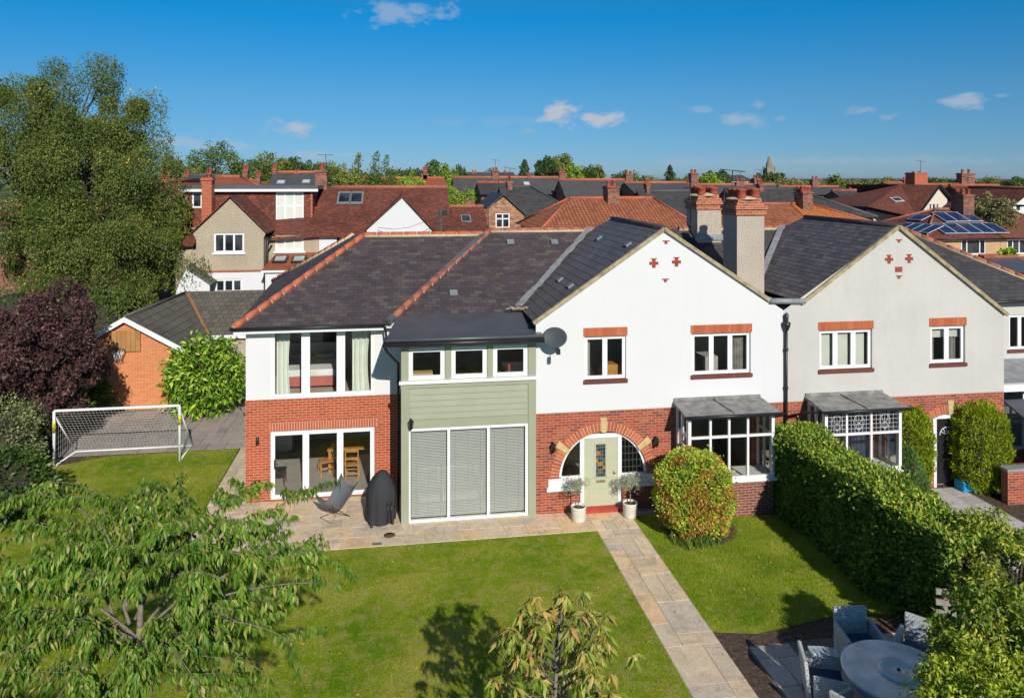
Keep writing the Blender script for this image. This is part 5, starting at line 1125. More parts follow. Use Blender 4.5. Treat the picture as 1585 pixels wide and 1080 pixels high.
crown_tree('birch_tree', 'very tall broad birch tree with drooping olive foliage filling the upper left', 'tree', (cx_, YB, 0), (cx_, YB, 8.6), (5.3, 3.6, 5.2), 90000, 84, .82, .12, L_birch, 41, .36, .6, 1.3, .75, .42,
           mat2=L_birchy, n2=1200, nl=140, flatz=.65, extra=[((XX(152, YB), YB, 10.0), (3.6, 3.0, 5.1), 86000, 66, 411), ((XX(60, YB), YB-2.5, 5.6), (6.6, 2.6, 3.0), 56000, 46, 412), ((XX(188, YB), YB-.5, 5.4), (2.7, 2.6, 3.2), 36000, 28, 413), ((XX(20, YB), YB, 12.9), (2.9, 2.4, 2.4), 24000, 22, 414)], zmin=1.0)
YC = 43.5; cx2 = XX(246, YC)
crown_tree('leafy_tree', 'shorter green tree between the birch and the pebbledashed house', 'tree', (cx2, YC, 0), (cx2, YC, 5.6), (1.6, 1.8, 3.6), 26000, 50, .6, .15, L_grn[1], 42, .2, .5, .6, .4, .45, zmin=.5)
q = G(75, 705); xx = XX(75, 27.8)
crown_tree('purple_plum', 'dark purple leaved plum tree beside the goal', 'tree', (xx, 28.3, 0), (xx-.3, 28.3, 3.1), (1.9, 1.7, 2.35), 30000, 60, .48, .12, L_plum, 43, .14, .6, .3, .2, .55, zmin=.3, extra=[((XX(10, 27), 27, 2.8), (2.2, 1.6, 2.2), 9000, 30, 431)])
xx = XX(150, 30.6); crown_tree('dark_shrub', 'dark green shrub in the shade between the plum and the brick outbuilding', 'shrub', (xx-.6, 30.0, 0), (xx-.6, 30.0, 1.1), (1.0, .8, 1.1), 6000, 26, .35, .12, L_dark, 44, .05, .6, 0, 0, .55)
shrub('speckled_shrub', 'pale speckled shrub at the left edge of the lawn', 'shrub', (XX(-14, 24.6), 24.9, 0), (0, 0, 1.2), (1.2, 1.2, 1.3), 13000, .10, leafmat('speckled_leaf', [(.05, .08, .02), (.16, .19, .08), (.30, .31, .17), (.1, .14, .04)], .5, .3, 2.5), 45, 0, .5, .45, .22, 6)
for i, (px, Y_, h_, m_) in enumerate(((35, 28.9, 2.4, L_dark), (100, 30.8, 1.7, L_dark), (-10, 31, 3.2, L_plum), (60, 33, 2.8, L_grn[1]), (-25, 22, 2.0, L_dark), (120, 36.5, 4.2, L_grn[0]), (185, 40, 3.8, L_grn[1]), (30, 37, 4.6, L_grn[0]))):
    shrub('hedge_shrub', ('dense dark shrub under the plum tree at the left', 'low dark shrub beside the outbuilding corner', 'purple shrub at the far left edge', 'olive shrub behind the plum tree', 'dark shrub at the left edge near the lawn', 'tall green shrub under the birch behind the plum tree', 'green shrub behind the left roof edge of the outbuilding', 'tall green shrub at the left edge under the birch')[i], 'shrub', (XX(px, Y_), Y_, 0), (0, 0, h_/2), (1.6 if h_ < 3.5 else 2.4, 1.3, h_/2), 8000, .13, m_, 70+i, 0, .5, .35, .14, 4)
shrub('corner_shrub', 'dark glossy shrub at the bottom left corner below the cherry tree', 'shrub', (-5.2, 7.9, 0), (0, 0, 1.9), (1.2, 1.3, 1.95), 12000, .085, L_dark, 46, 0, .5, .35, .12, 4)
shrub('corner_shrub', 'dark green shrub under the cherry tree at the bottom edge', 'shrub', (-2.4, 7.4, 0), (0, 0, 1.2), (1.2, 1.0, 1.3), 9000, .075, L_grn[0], 47, 0, .5, .35, .12, 4)
shrub('corner_shrub', 'low mixed green shrub at the left edge below the lawn', 'shrub', (-6.6, 10.3, 0), (0, 0, 1.3), (1.3, 1.4, 1.4), 9000, .085, L_dark, 48, 0, .5, .35, .12, 4)
# right foreground shrubs
def rshrub(px, py, d, rad, n, size, mat, seed, label, h=None):
    k = ray(px, py); t_ = d/ (k.x*SA+k.y*CA); c = Vector((0, 0, CAMH))+k*t_; rad = list(rad)
    t = thing('flowering_shrub', label, 'shrub', (c.x, c.y, 0)); P, C = clumps(n, (0, 0, c.z), rad, 60, .26, seed, .55, .1); leaves('foliage', P, size, mat, t, .15, .42, seed, 'leaf')
    limbs(t, (c.x, c.y, 0), C+np.array((c.x, c.y, 0)), .06, m_barkd, seed, .25, 26); return t
rshrub(1550, 1022, 11.6, (1.05, .9, .85), 15000, .10, L_yel, 51, 'tall yellow green shrub beside the round table')
rshrub(1565, 885, 14.2, (1.25, 1.4, .75), 15000, .09, L_hedget, 52, 'bushy yellow flecked shrub behind the timber bench at the right edge')
rshrub(1560, 1098, 10.6, (1.15, .9, .7), 15000, .08, leafmat('lime_leaf', [(.16, .24, .02), (.28, .36, .03), (.38, .44, .06)], .45, .4, 3), 53, 'lime green shrub at the bottom right corner')
# shade trees beyond the right edge of the frame
crown_tree('shade_tree', 'leafy tree by the dining terrace just outside the right edge', 'tree', (9.6, 5.2, 0), (9.4, 5.3, 2.75), (1.9, 1.3, .95), 11000, 50, .45, .13, L_grn[1], 61, .12, .4, 0, .1, .5, zmin=1.8)
# ---- the cherry trees in the foreground
def cherry(label, base, top, tips, mat, seed, leafL, r0, ncl=3, clear=1.2, per=7, sub=6, subL=.8, lname='cherry_tree'):
    t = thing(lname, label, 'tree', base); rr = random.Random(seed); rg = np.random.default_rng(seed); off = Vector(base); base = Vector(base); top = Vector(top)
    m = MB(); pts = [base, base.lerp(top, .4)+Vector((.05, .03, 0)), base.lerp(top, .75)+Vector((-.04, .02, 0)), top]; m.tube([p-off for p in pts], [r0*1.3, r0, r0*.85, r0*.5], 12); tr = m.build('trunk', m_bark, t, local=True)
    b = MB(); Pc = []; Dc = []
    def branch(a, e, r, lvl):
        L = (e-a).length; up = .16*L if lvl == 0 else .1*L; n = 10; pp = []
        for i in range(n+1):
            f = i/n; p = a.lerp(e, f)+Vector((0, 0, up*4*f*(1-f)*.8))+Vector((math.sin(f*5+r*90+L), math.cos(f*4+L*3), 0))*.035*L; pp.append(p)
        b.tube([p-off for p in pp], [r*(1-.85*i/n) for i in range(n+1)], 6)
        for i in range(n):
            f = i/n
            if lvl == 0 and f < .25: continue
            dd = (pp[i+1]-pp[i]); k = max(1, int(dd.length/.085))
            for j in range(k):
                if rr.random() < (.6 if lvl == 0 else .9): Pc.append(pp[i]+dd*(j/k)); Dc.append(dd.normalized())
        if lvl < 1:
            for s_ in range(sub):
                f = rr.uniform(.2, .95); i = int(f*n); p = pp[i]; d = (pp[min(n, i+1)]-pp[i]).normalized(); side = Vector((-d.y, d.x, 0)).normalized()*rr.choice((-1, 1)); e2 = p+(d*rr.uniform(.4, 1)+side*rr.uniform(.5, 1.)+Vector((0, 0, rr.uniform(-.45, .25))))*subL*rr.uniform(.5, 1.1); branch(p, e2, r*.35*(1.2-f), lvl+1)
    for (f, e) in tips: branch(base.lerp(top, max(f, .9)), Vector(e), r0*.34, 0)
    b.build('branches', m_bark, tr, local=True)
    Pc = np.array([tuple(p-off) for p in Pc]); Dc = np.array([tuple(d) for d in Dc]); n = len(Pc)
    P = np.repeat(Pc, per, 0)+rg.normal(size=(n*per, 3))*.02; a = rg.uniform(0, 6.283, n*per); D = np.stack([np.cos(a), np.sin(a), np.full(n*per, -.75)], 1)+np.repeat(Dc, per, 0)*.5
    leaves('foliage', P, leafL, mat, t, .45, .31, seed, 'leaf', D, .25); print(label, n*per)
def P3(px, py, z):
    g_ = G(px, py, z); return g_
tips = []
for (px, py, z, f) in ((8, 815, 4.5, .9), (15, 768, 4.8, .95), (62, 752, 4.9, 1.), (130, 800, 5.2, 1.), (200, 770, 5.2, 1.), (265, 790, 5.3, 1.), (300, 765, 5.1, .95), (395, 745, 4.9, .95), (500, 758, 4.7, .9), (495, 850, 4.6, .85), (530, 905, 4.2, .8), (450, 990, 4.0, .75),
                       (400, 1040, 3.8, .75), (310, 1085, 4.2, .9), (230, 1100, 4.0, .8), (170, 1090, 4.0, .9), (80, 1080, 4.3, .85), (0, 1020, 4.3, .8), (-40, 960, 4.5, .9), (-10, 900, 4.8, .9), (60, 870, 5.0, 1.), (420, 860, 5.0, 1.), (340, 900, 5.0, 1.), (380, 800, 5.2, 1.), (120, 900, 5.2, 1), (90, 990, 4.6, .9), (360, 960, 4.6, .9), (270, 860, 5.3, 1.), (170, 850, 5.4, 1.)):
    tips.append((f, P3(px, py, z)))
cb = P3(208, 1000, 4.0); cherry('large spreading cherry tree with drooping leaves in the left foreground', (cb.x, cb.y+.1, 0), P3(218, 930, 4.5), tips, L_cherry, 81, .105, .055, per=9, sub=9, subL=.82)
tp = G(866, 945, 3.55)
def young_tree():
    rr = random.Random(12); rg = np.random.default_rng(12); t = thing('young_cherry_tree', 'small young cherry tree with long drooping reddish leaves at the bottom centre', 'tree', (tp.x-.05, tp.y, 0)); off = Vector(t.location)
    m = MB(); pts = [Vector((0, 0, 0)), Vector((.03, .02, 1.2)), Vector((-.02, 0, 2.3)), Vector((.05, 0, tp.z-.1))]; m.tube(pts, [.05, .04, .03, .012], 8); tr = m.build('trunk', m_bark, t, local=True); b = MB(); PP = []; DD = []
    for i in range(72):
        f = .38+.6*(i/72)**.85; a = i*2.4+rr.uniform(-.3, .3); r = (.28+1.9*(1-f)**.75)*rr.uniform(.6, 1.08); z0 = tp.z*f-.15; e = Vector((math.cos(a)*r, math.sin(a)*r, min(tp.z+.02, z0+.28+.25*rr.random()))); s_ = Vector((0, 0, z0-.2))
        mid = s_.lerp(e, .5)+Vector((0, 0, -.06)); b.tube([s_, mid, e], [.014, .009, .004], 5)
        for q in ([1.] if rr.random() < .3 else [1., .72, .5]):
            p = s_.lerp(e, q) if q < 1 else e; n = rr.randint(13, 20) if q == 1 else 9
            for k in range(n): an = rr.uniform(0, 6.283); PP.append(tuple(p+Vector((rr.gauss(0, .015), rr.gauss(0, .015), rr.gauss(0, .03))))); DD.append((math.cos(an), math.sin(an), rr.uniform(-.5, .35)))
    b.build('branches', m_bark, tr, local=True)
    leaves('foliage', np.array(PP), .185, L_cherry2, t, .32, .27, 82, 'leaf', np.array(DD), .15)
young_tree()
# ================================================================ outbuilding at the left
O = thing('brick_outbuilding', 'orange brick outbuilding with a dark tiled gable roof behind the football goal', 'outbuilding', (XX(192, 32), 32, 0))
oy = 32.0; ax = XX(192, oy); az_ = ZZ(192, 491, oy); ex = XX(292, oy); ez = ZZ(292, 543, oy); lx = 2*ax-ex
m = MB(); m.wall([(lx+.25, 0), (ex-.15, 0), (ex-.15, ez+.05), (ax, az_-.12), (lx+.25, ez+.05)], [], oy+.2, .1); m.poly([(ex-.15, oy+.2, 0), (ex-.15, 40, 0), (ex-.15, 40, ez), (ex-.15, oy+.2, ez)]); m.build('wall', m_bricko, O)
bx = G(302, 453, az_); slp = (az_-ez)/(ex-ax)
rx = bx.x-ax; ry = 38.4
eyb = ry-(az_-ez)/.45
m = MB(); m.poly([(ax, oy, az_), (ex, oy, ez), (ex, eyb, ez), (ax+.6, ry, az_)]); m.poly([(lx, oy, ez), (ax, oy, az_), (ax+.6, ry, az_), (lx, ry, ez)]); m.poly([(ax+.6, ry, az_), (ex, eyb, ez), (XX(420, eyb), eyb, ez), (XX(420, ry), ry, az_)]); m.poly([(ax+.6, ry, az_), (XX(420, ry), ry, az_), (XX(420, ry), ry+3.2, ez), (ax+.6, ry+3.2, ez)]); m.poly([(ax+.6, ry, az_), (ax+.6, ry+3.2, ez), (lx, ry, ez)])
m.build('roof', m_conc, O)
m = MB(); m.slab([(ax, oy-.03, az_+.01), (ex+.05, oy-.03, ez-.02), (ex+.05, oy-.03, ez-.24), (ax, oy-.03, az_-.20)], (0, .04, 0)); m.slab([(ax, oy-.03, az_+.01), (lx-.05, oy-.03, ez-.02), (lx-.05, oy-.03, ez-.24), (ax, oy-.03, az_-.20)][::-1], (0, .04, 0)); m.box(ex-.0, ex+.06, oy, eyb, ez-.2, ez-.03); m.box(ex, XX(420, eyb), eyb-.06, eyb, ez-.2, ez-.03); m.build('bargeboard', m_upvc, O)
m = MB(); m.tube([(ax, oy+.05, az_+.02), (ax+.6, ry, az_+.02)], .07, 6); m.tube([(ax+.6, ry, az_+.02), (XX(420, ry), ry, az_+.02)], .07, 6); m.build('ridge_tiles', m_conc, O)
strip(O, (ax+.75, ry-.1, az_), (ex, eyb, ez), .12, .04, plain('rusty_valley', (.30, .14, .06), .8))
m = MB(); m.poly([(ex-.15, eyb+.15, 0), (XX(400, eyb), eyb+.15, 0), (XX(400, eyb), eyb+.15, ez), (ex-.15, eyb+.15, ez)]); m.build('rear_wall', m_pebble, O)
wz = ZZ(345, 532, eyb+.1); window(O, XX(330, eyb), XX(352, eyb), .9, ez-.15, eyb+.08, fw=.07, glass=m_fglass)
m = MB(); zz_ = ez; M_ = Matrix.Translation((ex-.15, oy+2.3, 0)) @ Matrix.Rotation(R(90), 4, 'Z'); window(O, 0, 1.6, 1.0, ez-.15, -.05, [.8], fw=.07, M=M_, glass=m_fglass)
q = W3(195, 528, oy+.15); t = thing('basketball_hoop', 'wooden backboard with a basketball ring and net on the outbuilding wall', 'basketball hoop', (q.x, oy+.17, q.z))
m = MB(); m.box(-.55, .55, -.04, 0, -.42, .42); m.build('backboard', course('board_planks', .18, 2, [(.36, .18, .06), (.44, .24, .09)], (.1, .05, .02), .01, .0, 0), t, local=True)
m = MB(); m.tube([(-.2+.23*math.cos(a), -.30+.23*math.sin(a), -.30) for a in [k*math.pi/8 for k in range(17)]], .012, 6); m.beam((-.2, -.08, -.3), (-.2, -.02, -.3), .1, .02); m.build('ring', m_steel, t, local=True)
m = MB()
for k in range(10):
    a = k*math.pi/5; m.tube([(-.2+.23*math.cos(a), -.3+.23*math.sin(a), -.3), (-.2+.15*math.cos(a+.3), -.3+.15*math.sin(a+.3), -.52), (-.2+.12*math.cos(a), -.3+.12*math.sin(a), -.7)], .008, 3); m.tube([(-.2+.23*math.cos(a), -.3+.23*math.sin(a), -.3), (-.2+.15*math.cos(a-.3), -.3+.15*math.sin(a-.3), -.52), (-.2+.12*math.cos(a), -.3+.12*math.sin(a), -.7)], .008, 3)
m.build('net', m_upvc, t, local=True)
# ================================================================ generic house blocks
def block(name, label, X0, X1, Y0, Y1, zE, zR, axis='x', hips=(0, 0), wallm=None, roofm=None, ridgem=None, over=.25, chims=(), wins=(), loc=None, cat='house', group=None, parent=None, rr_=.11, backwall=True):
    t = parent or thing(name, label, cat, (X0, Y0, 0), 0, group)
    wallm = wallm or m_brickfar; roofm = roofm or m_slatefar; ridgem = ridgem or m_ridgefar; o = over; m = MB(); w = MB()
    w.wall([(X0, 0), (X1, 0), (X1, zE), (X0, zE)], [rect(q_[:4]) for q_ in wins], Y0, .1); w.poly([(X0, Y0, 0), (X0, Y1, 0), (X0, Y1, zE), (X0, Y0, zE)]); w.poly([(X1, Y0, 0), (X1, Y1, 0), (X1, Y1, zE), (X1, Y0, zE)])
    if backwall: w.poly([(X0, Y1, 0), (X1, Y1, 0), (X1, Y1, zE), (X0, Y1, zE)])
    if axis == 'x':
        ym = (Y0+Y1)/2; r0 = Vector((X0-(0 if hips[0] else o*.4)+hips[0], ym, zR)); r1 = Vector((X1+(0 if hips[1] else o*.4)-hips[1], ym, zR))
        a, b, c, d = [Vector(p) for p in ((X0-o*(1 if hips[0] else .4), Y0-o, zE-.05), (X1+o*(1 if hips[1] else .4), Y0-o, zE-.05), (X1+o*(1 if hips[1] else .4), Y1+o, zE-.05), (X0-o*(1 if hips[0] else .4), Y1+o, zE-.05))]
        m.poly([a, b, r1, r0]); m.poly([c, d, r0, r1])
        if hips[0]: m.poly([d, a, r0])
        else: w.poly([(X0, Y0, zE), (X0, Y1, zE), (X0, ym, zR-.06)])
        if hips[1]: m.poly([b, c, r1])
        else: w.poly([(X1, Y0, zE), (X1, Y1, zE), (X1, ym, zR-.06)])
        hl = ([(a, r0), (d, r0)] if hips[0] else [])+([(b, r1), (c, r1)] if hips[1] else [])
    else:
        xm = (X0+X1)/2; r0 = Vector((xm, Y0-o*.5 if not hips[0] else Y0+hips[0], zR)); r1 = Vector((xm, Y1+o*.5 if not hips[1] else Y1-hips[1], zR))
        y0_, y1_ = (Y0-o if hips[0] else Y0-o*.5), (Y1+o if hips[1] else Y1+o*.5)
        a, b, c, d = [Vector(p) for p in ((X0-o, y0_, zE-.1), (X1+o, y0_, zE-.1), (X1+o, y1_, zE-.1), (X0-o, y1_, zE-.1))]
        m.poly([d, a, r0, r1]); m.poly([b, c, r1, r0])
        if hips[0]: m.poly([a, b, r0])
        else: w.poly([(X0, Y0, zE), (X1, Y0, zE), (xm, Y0, zR-.1)])
        if hips[1]: m.poly([c, d, r1])
        hl = ([(a, r0), (b, r0)] if hips[0] else [])+([(c, r1), (d, r1)] if hips[1] else [])
    w.build('wall', wallm, t); rf = m.build('roof', roofm, t)
    k = MB(); k.tube([r0+Vector((0, 0, .03)), r1+Vector((0, 0, .03))], rr_, 6)
    for p, q_ in hl: k.tube([p+Vector((0, 0, .03)), q_+Vector((0, 0, .03))], rr_*.8, 6)
    k.build('ridge_tiles', ridgem, rf)
    g = MB(); g.tube([(X0-o, Y0-o-.04, zE-.1), (X1+o, Y0-o-.04, zE-.1)], .06, 6) if axis == 'x' else g.tube([(X0-o-.04, Y0-o, zE-.12), (X0-o-.04, Y1+o, zE-.12)], .06, 6); g.build('gutter', m_black, t)
    for c_ in chims: fchim(t, *c_)
    for q_ in wins:
        cols = q_[4] if len(q_) > 4 else []; window(t, q_[0], q_[1], q_[2], q_[3], Y0+.03, cols, (q_[5] if len(q_) > 5 else None), fw=.08, glass=m_fglass)
    return t
def fchim(parent, px0, px1, ptop, pbase, Y, np_=2, potpx=None, mat=None, dep=.8, py_=1):
    """chimney stack whose front face spans px0..px1, brick top at ptop"""
    x0, x1 = XX(px0, Y), XX(px1, Y); zt = ZZ((px0+px1)/2, ptop, Y); zb_ = ZZ((px0+px1)/2, pbase, Y)-1.0; m = MB(); m.box(x0, x1, Y, Y+dep, zb_, zt-.15); m.box(x0-.06, x1+.06, Y-.06, Y+dep+.06, zt-.15, zt-.04); m.box(x0-.0, x1+.0, Y-.0, Y+dep+.0, zt-.04, zt)
    c = m.build('chimney', mat or m_brickfar, parent)
    if int(px0*7) % 6 < 1: xm_ = (x0+x1)/2; mast(c, (xm_, Y+.1, zt-.6), (xm_, Y+.1, zt+1.0+.05*(int(px0) % 9)), [(-.05, .9, 5, .12, .05)], r=.02)
    pots(c, x0, x1, Y+.05, Y+dep-.05, zt, np_, py_, .13, .42 if potpx is None else potpx)
    return c
def B(px, Y): return XX(px, Y)
def Zp(px, py, Y): return ZZ(px, py, Y)
# ---- house A: red tiled pair with pebbledashed gable
YA = 41.5; A_ = thing('red_roofed_house', 'large house with brown red tiled roof, box dormer and pebbledashed gable behind the outbuilding', 'house', (B(285, YA), YA, 0))
xl, xr, xs = B(283, YA), B(490, YA), B(694, YA+4); zE = Zp(480, 363, YA); YR = 47.0; zR = Zp(500, 290.5, YR)
m = MB(); m.poly([(xl-.3, YA-.3, zE-.6), (xr, YA-.3, zE-.12), (xr, YR, zR), (xl+1.6, YR, zR)]); m.poly([(xl-.3, YA-.3, zE-.6), (xl+1.6, YR, zR), (xl-.3, 52, zE-.6)]); m.poly([(xl+1.6, YR, zR), (xr, YR, zR), (xr, 52.5, zE), (xl-.3, 52, zE)])
m.build('roof', m_rosem, A_)
eA = [(B(332, YA-1.5), B(377.5, YA-1.5)), ]
YG = YA-1.5; ga0, ga1, gap = B(298.5, YG), B(412, YG), B(357, YG); zga, zgl = Zp(357, 307, YG), Zp(300, 361, YG)
wA = (B(331, YG), B(378, YG), Zp(355, 391, YG), Zp(355, 361, YG)); wA2 = (B(333, YG), B(375, YG), Zp(355, 452, YG), Zp(355, 432, YG)); zmid = Zp(355, 419, YG)
m = MB(); m.wall([(B(303, YG), zmid), (B(408, YG), zmid), (B(408, YG), zgl-.3), (ga1, zgl), (gap, zga), (ga0, zgl), (B(304, YG), zgl-.35)], [rect(wA)], YG, .1); m.poly([(B(408, YG), YG, 0), (B(408, YG), YA+1, 0), (B(408, YG), YA+1, zgl-.3), (B(408, YG), YG, zgl-.3)]); m.build('gable_wall', m_pebble2, A_)
m = MB(); m.wall([(B(303, YG), 0), (B(408, YG), 0), (B(408, YG), zmid-.01), (B(303, YG), zmid-.01)], [rect(wA2)], YG-.01, .1); m.build('lower_wall', m_white, A_)
MB().box(B(316, YG), B(408, YG), YG-.06, YG-.01, zmid-.06, zmid+.03).build('brick_band', m_ridgeb, A_)
def fw_(parent, w, cols, Y, rows=None, g=None, label=None): 
    wd = w[1]-w[0]; return window(parent, w[0], w[1], w[2], w[3], Y+.03, [w[0]+wd*c for c in cols], rows, fw=.09, glass=g or m_fglass, label=label)
fw_(A_, wA, (.34, .66), YG); fw_(A_, wA2, (.34, .66), YG); MB().box(wA[0]-.08, wA[1]+.08, YG-.08, YG+.02, wA[2]-.09, wA[2]).build('window_sill', m_upvc, A_)
m = MB(); sg = .2; m.slab([(gap, YG-sg, zga+.08), (gap, YR-1, zga+.08), (ga0-.1, YR-1, zgl-.05), (ga0-.1, YG-sg, zgl-.05)], (0, 0, .07)); m.slab([(gap, YG-sg, zga+.08), (ga1+.1, YG-sg, zgl-.05), (ga1+.1, YR-2, zgl-.05), (gap, YR-2, zga+.08)], (0, 0, .07)); m.build('gable_roof', m_rosem, A_)
YD = 43.4; d0, d1 = B(287, YD), B(484, YD); dz0, dz1 = Zp(390, 353, YD), Zp(390, 295, YD)
dwin = [(B(297, YD), B(313, YD), Zp(305, 322, YD), Zp(305, 298, YD)), (B(427, YD), B(470, YD), Zp(450, 341, YD), Zp(450, 297.5, YD))]
m = MB(); m.wall([(d0, dz0), (d1, dz0), (d1, dz1), (d0, dz1)], [rect(w) for w in dwin], YD, .1); m.poly([(d0, YD, dz0), (d0, YR, dz1), (d0, YD, dz1)]); m.poly([(d1, YD, dz0), (d1, YR+.5, dz1), (d1, YD, dz1)]); dm = m.build('dormer', m_rosem, A_, label='box dormer hung with brown red tiles')
MB().box(d0-.25, d1+.3, YD-.3, YR+1, dz1+.06, dz1+.28).build('dormer_roof', m_leadd, dm); MB().box(d0-.27, d1+.32, YD-.32, YD-.27, dz1-.06, dz1+.08).build('fascia', m_upvc, dm)
ct = []
for x_ in (d0, d1-.12): 
    m = MB(); ct.append(m); m.box(x_+.02, x_+.10, YD-.012, YD, dz0, dz1-.1)
    z_ = dz0
    while z_ < dz1-.1: m.box(x_, x_+.12, YD-.03, YD, z_, z_+.11); z_ += .22
[x.build('corner_tiles', m_ridge, dm) for x in ct]
MB().box(d0, d1, YD-.12, YD+.01, dz0-.02, dz0+.05).build('lead_flashing', m_lead, dm)
fw_(A_, dwin[0], (), YD); fw_(A_, dwin[1], (.33, .66), YD, [dwin[1][2]+(dwin[1][3]-dwin[1][2])*.5], label='tall white dormer window with pale curtains'); MB().box(dwin[1][0]+.1, dwin[1][1]-.1, YD+.05, YD+.058, dwin[1][2]+.1, dwin[1][3]-.1).build('curtain', m_blindp, A_)
fchim(A_, 312, 327.5, 275, 345, YD-1.0, 1, .12, m_ridgeb and m_brickn, .7)
fchim(A_, 488, 506, 263, 292, YR-.3, 1, .45, None, 1.0); mast(A_, W3(505, 262, YR-.5), W3(504, 240, YR-.5), [(0, .9, 6, .1, 0)])
wb = (B(426, YA), B(470, YA), Zp(448, 389, YA), Zp(448, 364.5, YA)); wz0 = Zp(450, 391, YA)
m = MB(); m.wall([(B(408, YA), 0), (B(493.5, YA), 0), (B(493.5, YA), zE-.1), (B(408, YA), zE-.1)], [rect(wb)], YA, .1); m.build('pebble_wall', m_pebble2, A_); fw_(A_, wb, (.34, .66), YA, None, m_blindp); MB().box(wb[0]-.1, wb[1]+.1, YA-.08, YA+.02, wb[2]-.08, wb[2]).build('window_sill', m_upvc, A_)
YL = YA-2.6; m = MB(); m.slab([(B(405, YL), YL, Zp(450, 417, YL)), (B(500, YL), YL, Zp(450, 417, YL)), (B(500, YL)+.6, YA, Zp(450, 391, YA)), (B(409, YL)+.2, YA, Zp(450, 391, YA))], (0, 0, -.08)); lr = m.build('lean_to_roof', m_rosemr, A_)
zl0, zl1 = Zp(450, 417, YL), Zp(450, 391, YA); nrm_ = Vector((0, -(zl1-zl0), YA-YL)).normalized()
for px in (434, 463):
    c = onplane(px, 403, Vector((0, YL, zl0)), nrm_)+nrm_*.04; u = Vector((0, YA-YL, zl1-zl0)).normalized(); x = Vector((.36, 0, 0))
    m = MB(); m.slab([c-x-u*.5, c+x-u*.5, c+x+u*.5, c-x+u*.5], nrm_*.06); f_ = m.build('rooflight', m_steel, A_); x *= .72; m = MB(); c += nrm_*.07; m.poly([c-x-u*.36, c+x-u*.36, c+x+u*.36, c-x+u*.36]); m.build('pane', plain('pale_glass', (.45, .52, .5), .1), f_)
m = MB(); m.box(B(410, YL), B(500, YL), YL+.1, YL+.3, 0, zl0-.05); m.build('lean_to_wall', m_white, A_); MB().box(B(404, YL), B(502, YL), YL-.05, YL+.02, zl0-.14, zl0-.04).build('gutter', m_upvc, A_)
m = MB(); m.tube([(B(409, YG)+.1, YG+.3, 0), (B(409, YG)+.1, YG+.3, zgl-.5), (B(412, YG)+.2, YG+.5, zgl-.2)], .06, 6); m.build('downpipe', m_black, A_)
m = MB(); m.box(B(272, YA), B(304, YA), YA, YA+6, 0, zE-.6); m.build('side_wall', m_pebble2, A_)
m = MB(); a_ = W3(288, 412, YG-1.2); b_ = W3(327, 439, YG-1.2); m.slab([(a_.x, a_.y, a_.z), (b_.x, b_.y, b_.z), (b_.x, b_.y+2.5, b_.z), (a_.x, a_.y+2.5, a_.z)], (0, 0, -.1)); m.build('porch_roof', m_conc, A_)
m = MB(); c_ = W3(272, 432, YG-1.2); m.slab([(a_.x, a_.y+.1, a_.z-.1), (b_.x-.1, a_.y+.1, b_.z-.05), (b_.x-.1, a_.y+.1, 0), (c_.x, a_.y+.1, 0), (c_.x, a_.y+.1, c_.z-.6)], (0, .1, 0)); m.build('porch_wall', m_white, A_)
# second half of the pair, white gable
A2_ = thing('white_gabled_house', 'attached house with the same brown red roof and a plain white gable', 'house', (xr, YA, 0))
m = MB(); m.poly([(xr, YA-.3, zE-.12), (B(697, YA), YA-.3, zE-.12), (B(693, YR), YR, zR), (xr, YR, zR)]); m.poly([(xr, YR, zR), (B(693, YR), YR, zR), (B(693, YR), 52.5, zE), (xr, 52.5, zE)]); m.build('roof', m_rosem, A2_)
MB().tube([(xr+.4, YR, zR+.03), (B(693, YR), YR, zR+.03)], .12, 6).build('ridge_tiles', m_ridgeb, A2_)
pr, nr = Vector((0, YA-.3, zE-.12)), Vector((0, -(zR-zE+.12), YR-YA+.3)).normalized(); ur = Vector((0, YR-YA+.3, zR-zE+.12)).normalized()
def rooflight(parent, px, py, w, h, p0_, n_, u_, glass=None):
    c = onplane(px, py, p0_, n_)+n_*.04; x = Vector((w/2, 0, 0)); m = MB(); m.slab([c-x-u_*h/2, c+x-u_*h/2, c+x+u_*h/2, c-x+u_*h/2], n_*.07); f_ = m.build('rooflight', plain('rooflight_frame', (.22, .24, .26), .5), parent); x = x*.76; c = c+n_*.075; m = MB(); m.poly([c-x-u_*h*.38, c+x-u_*h*.38, c+x+u_*h*.38, c-x+u_*h*.38]); m.build('pane', glass or m_fglass, f_)
rooflight(A2_, 533, 308, .78, 1.6, pr, nr, ur); rooflight(A2_, 552, 308, .78, 1.6, pr, nr, ur)
YH = YA-1.2; h0, h1, ha = B(567, YH), B(673, YH), B(622.5, YH); hz, he = Zp(622, 306.5, YH), Zp(570, 357, YH); he2 = he-.45
wins_ = [(B(a, YH), B(b, YH), Zp(a, 385, YH), Zp(a, 361, YH)) for a, b in ((602, 612), (615, 627), (630, 641))]
m = MB(); m.wall([(h0+.3, 0), (h1-.3, 0), (h1-.3, he2), (h1, he2+.25), (ha, hz), (h0, he), (h0+.3, he2)], [rect(w) for w in wins_], YH, .1); m.build('gable_wall', m_white, A2_)
for w in wins_: window(A2_, *w, YH+.03, fw=.04, glass=m_fglass)
m = MB(); m.slab([(ha, YH-.15, hz+.06), (ha, YR-1, hz+.06), (h0-.12, YR-1, he-.05), (h0-.12, YH-.15, he-.05)], (0, 0, .07)); m.slab([(ha, YH-.15, hz+.06), (h1+.12, YH-.15, he2+.2), (h1+.12, YR-2, he2+.2), (ha, YR-2, hz+.06)], (0, 0, .07)); m.build('gable_roof', m_rosem, A2_)
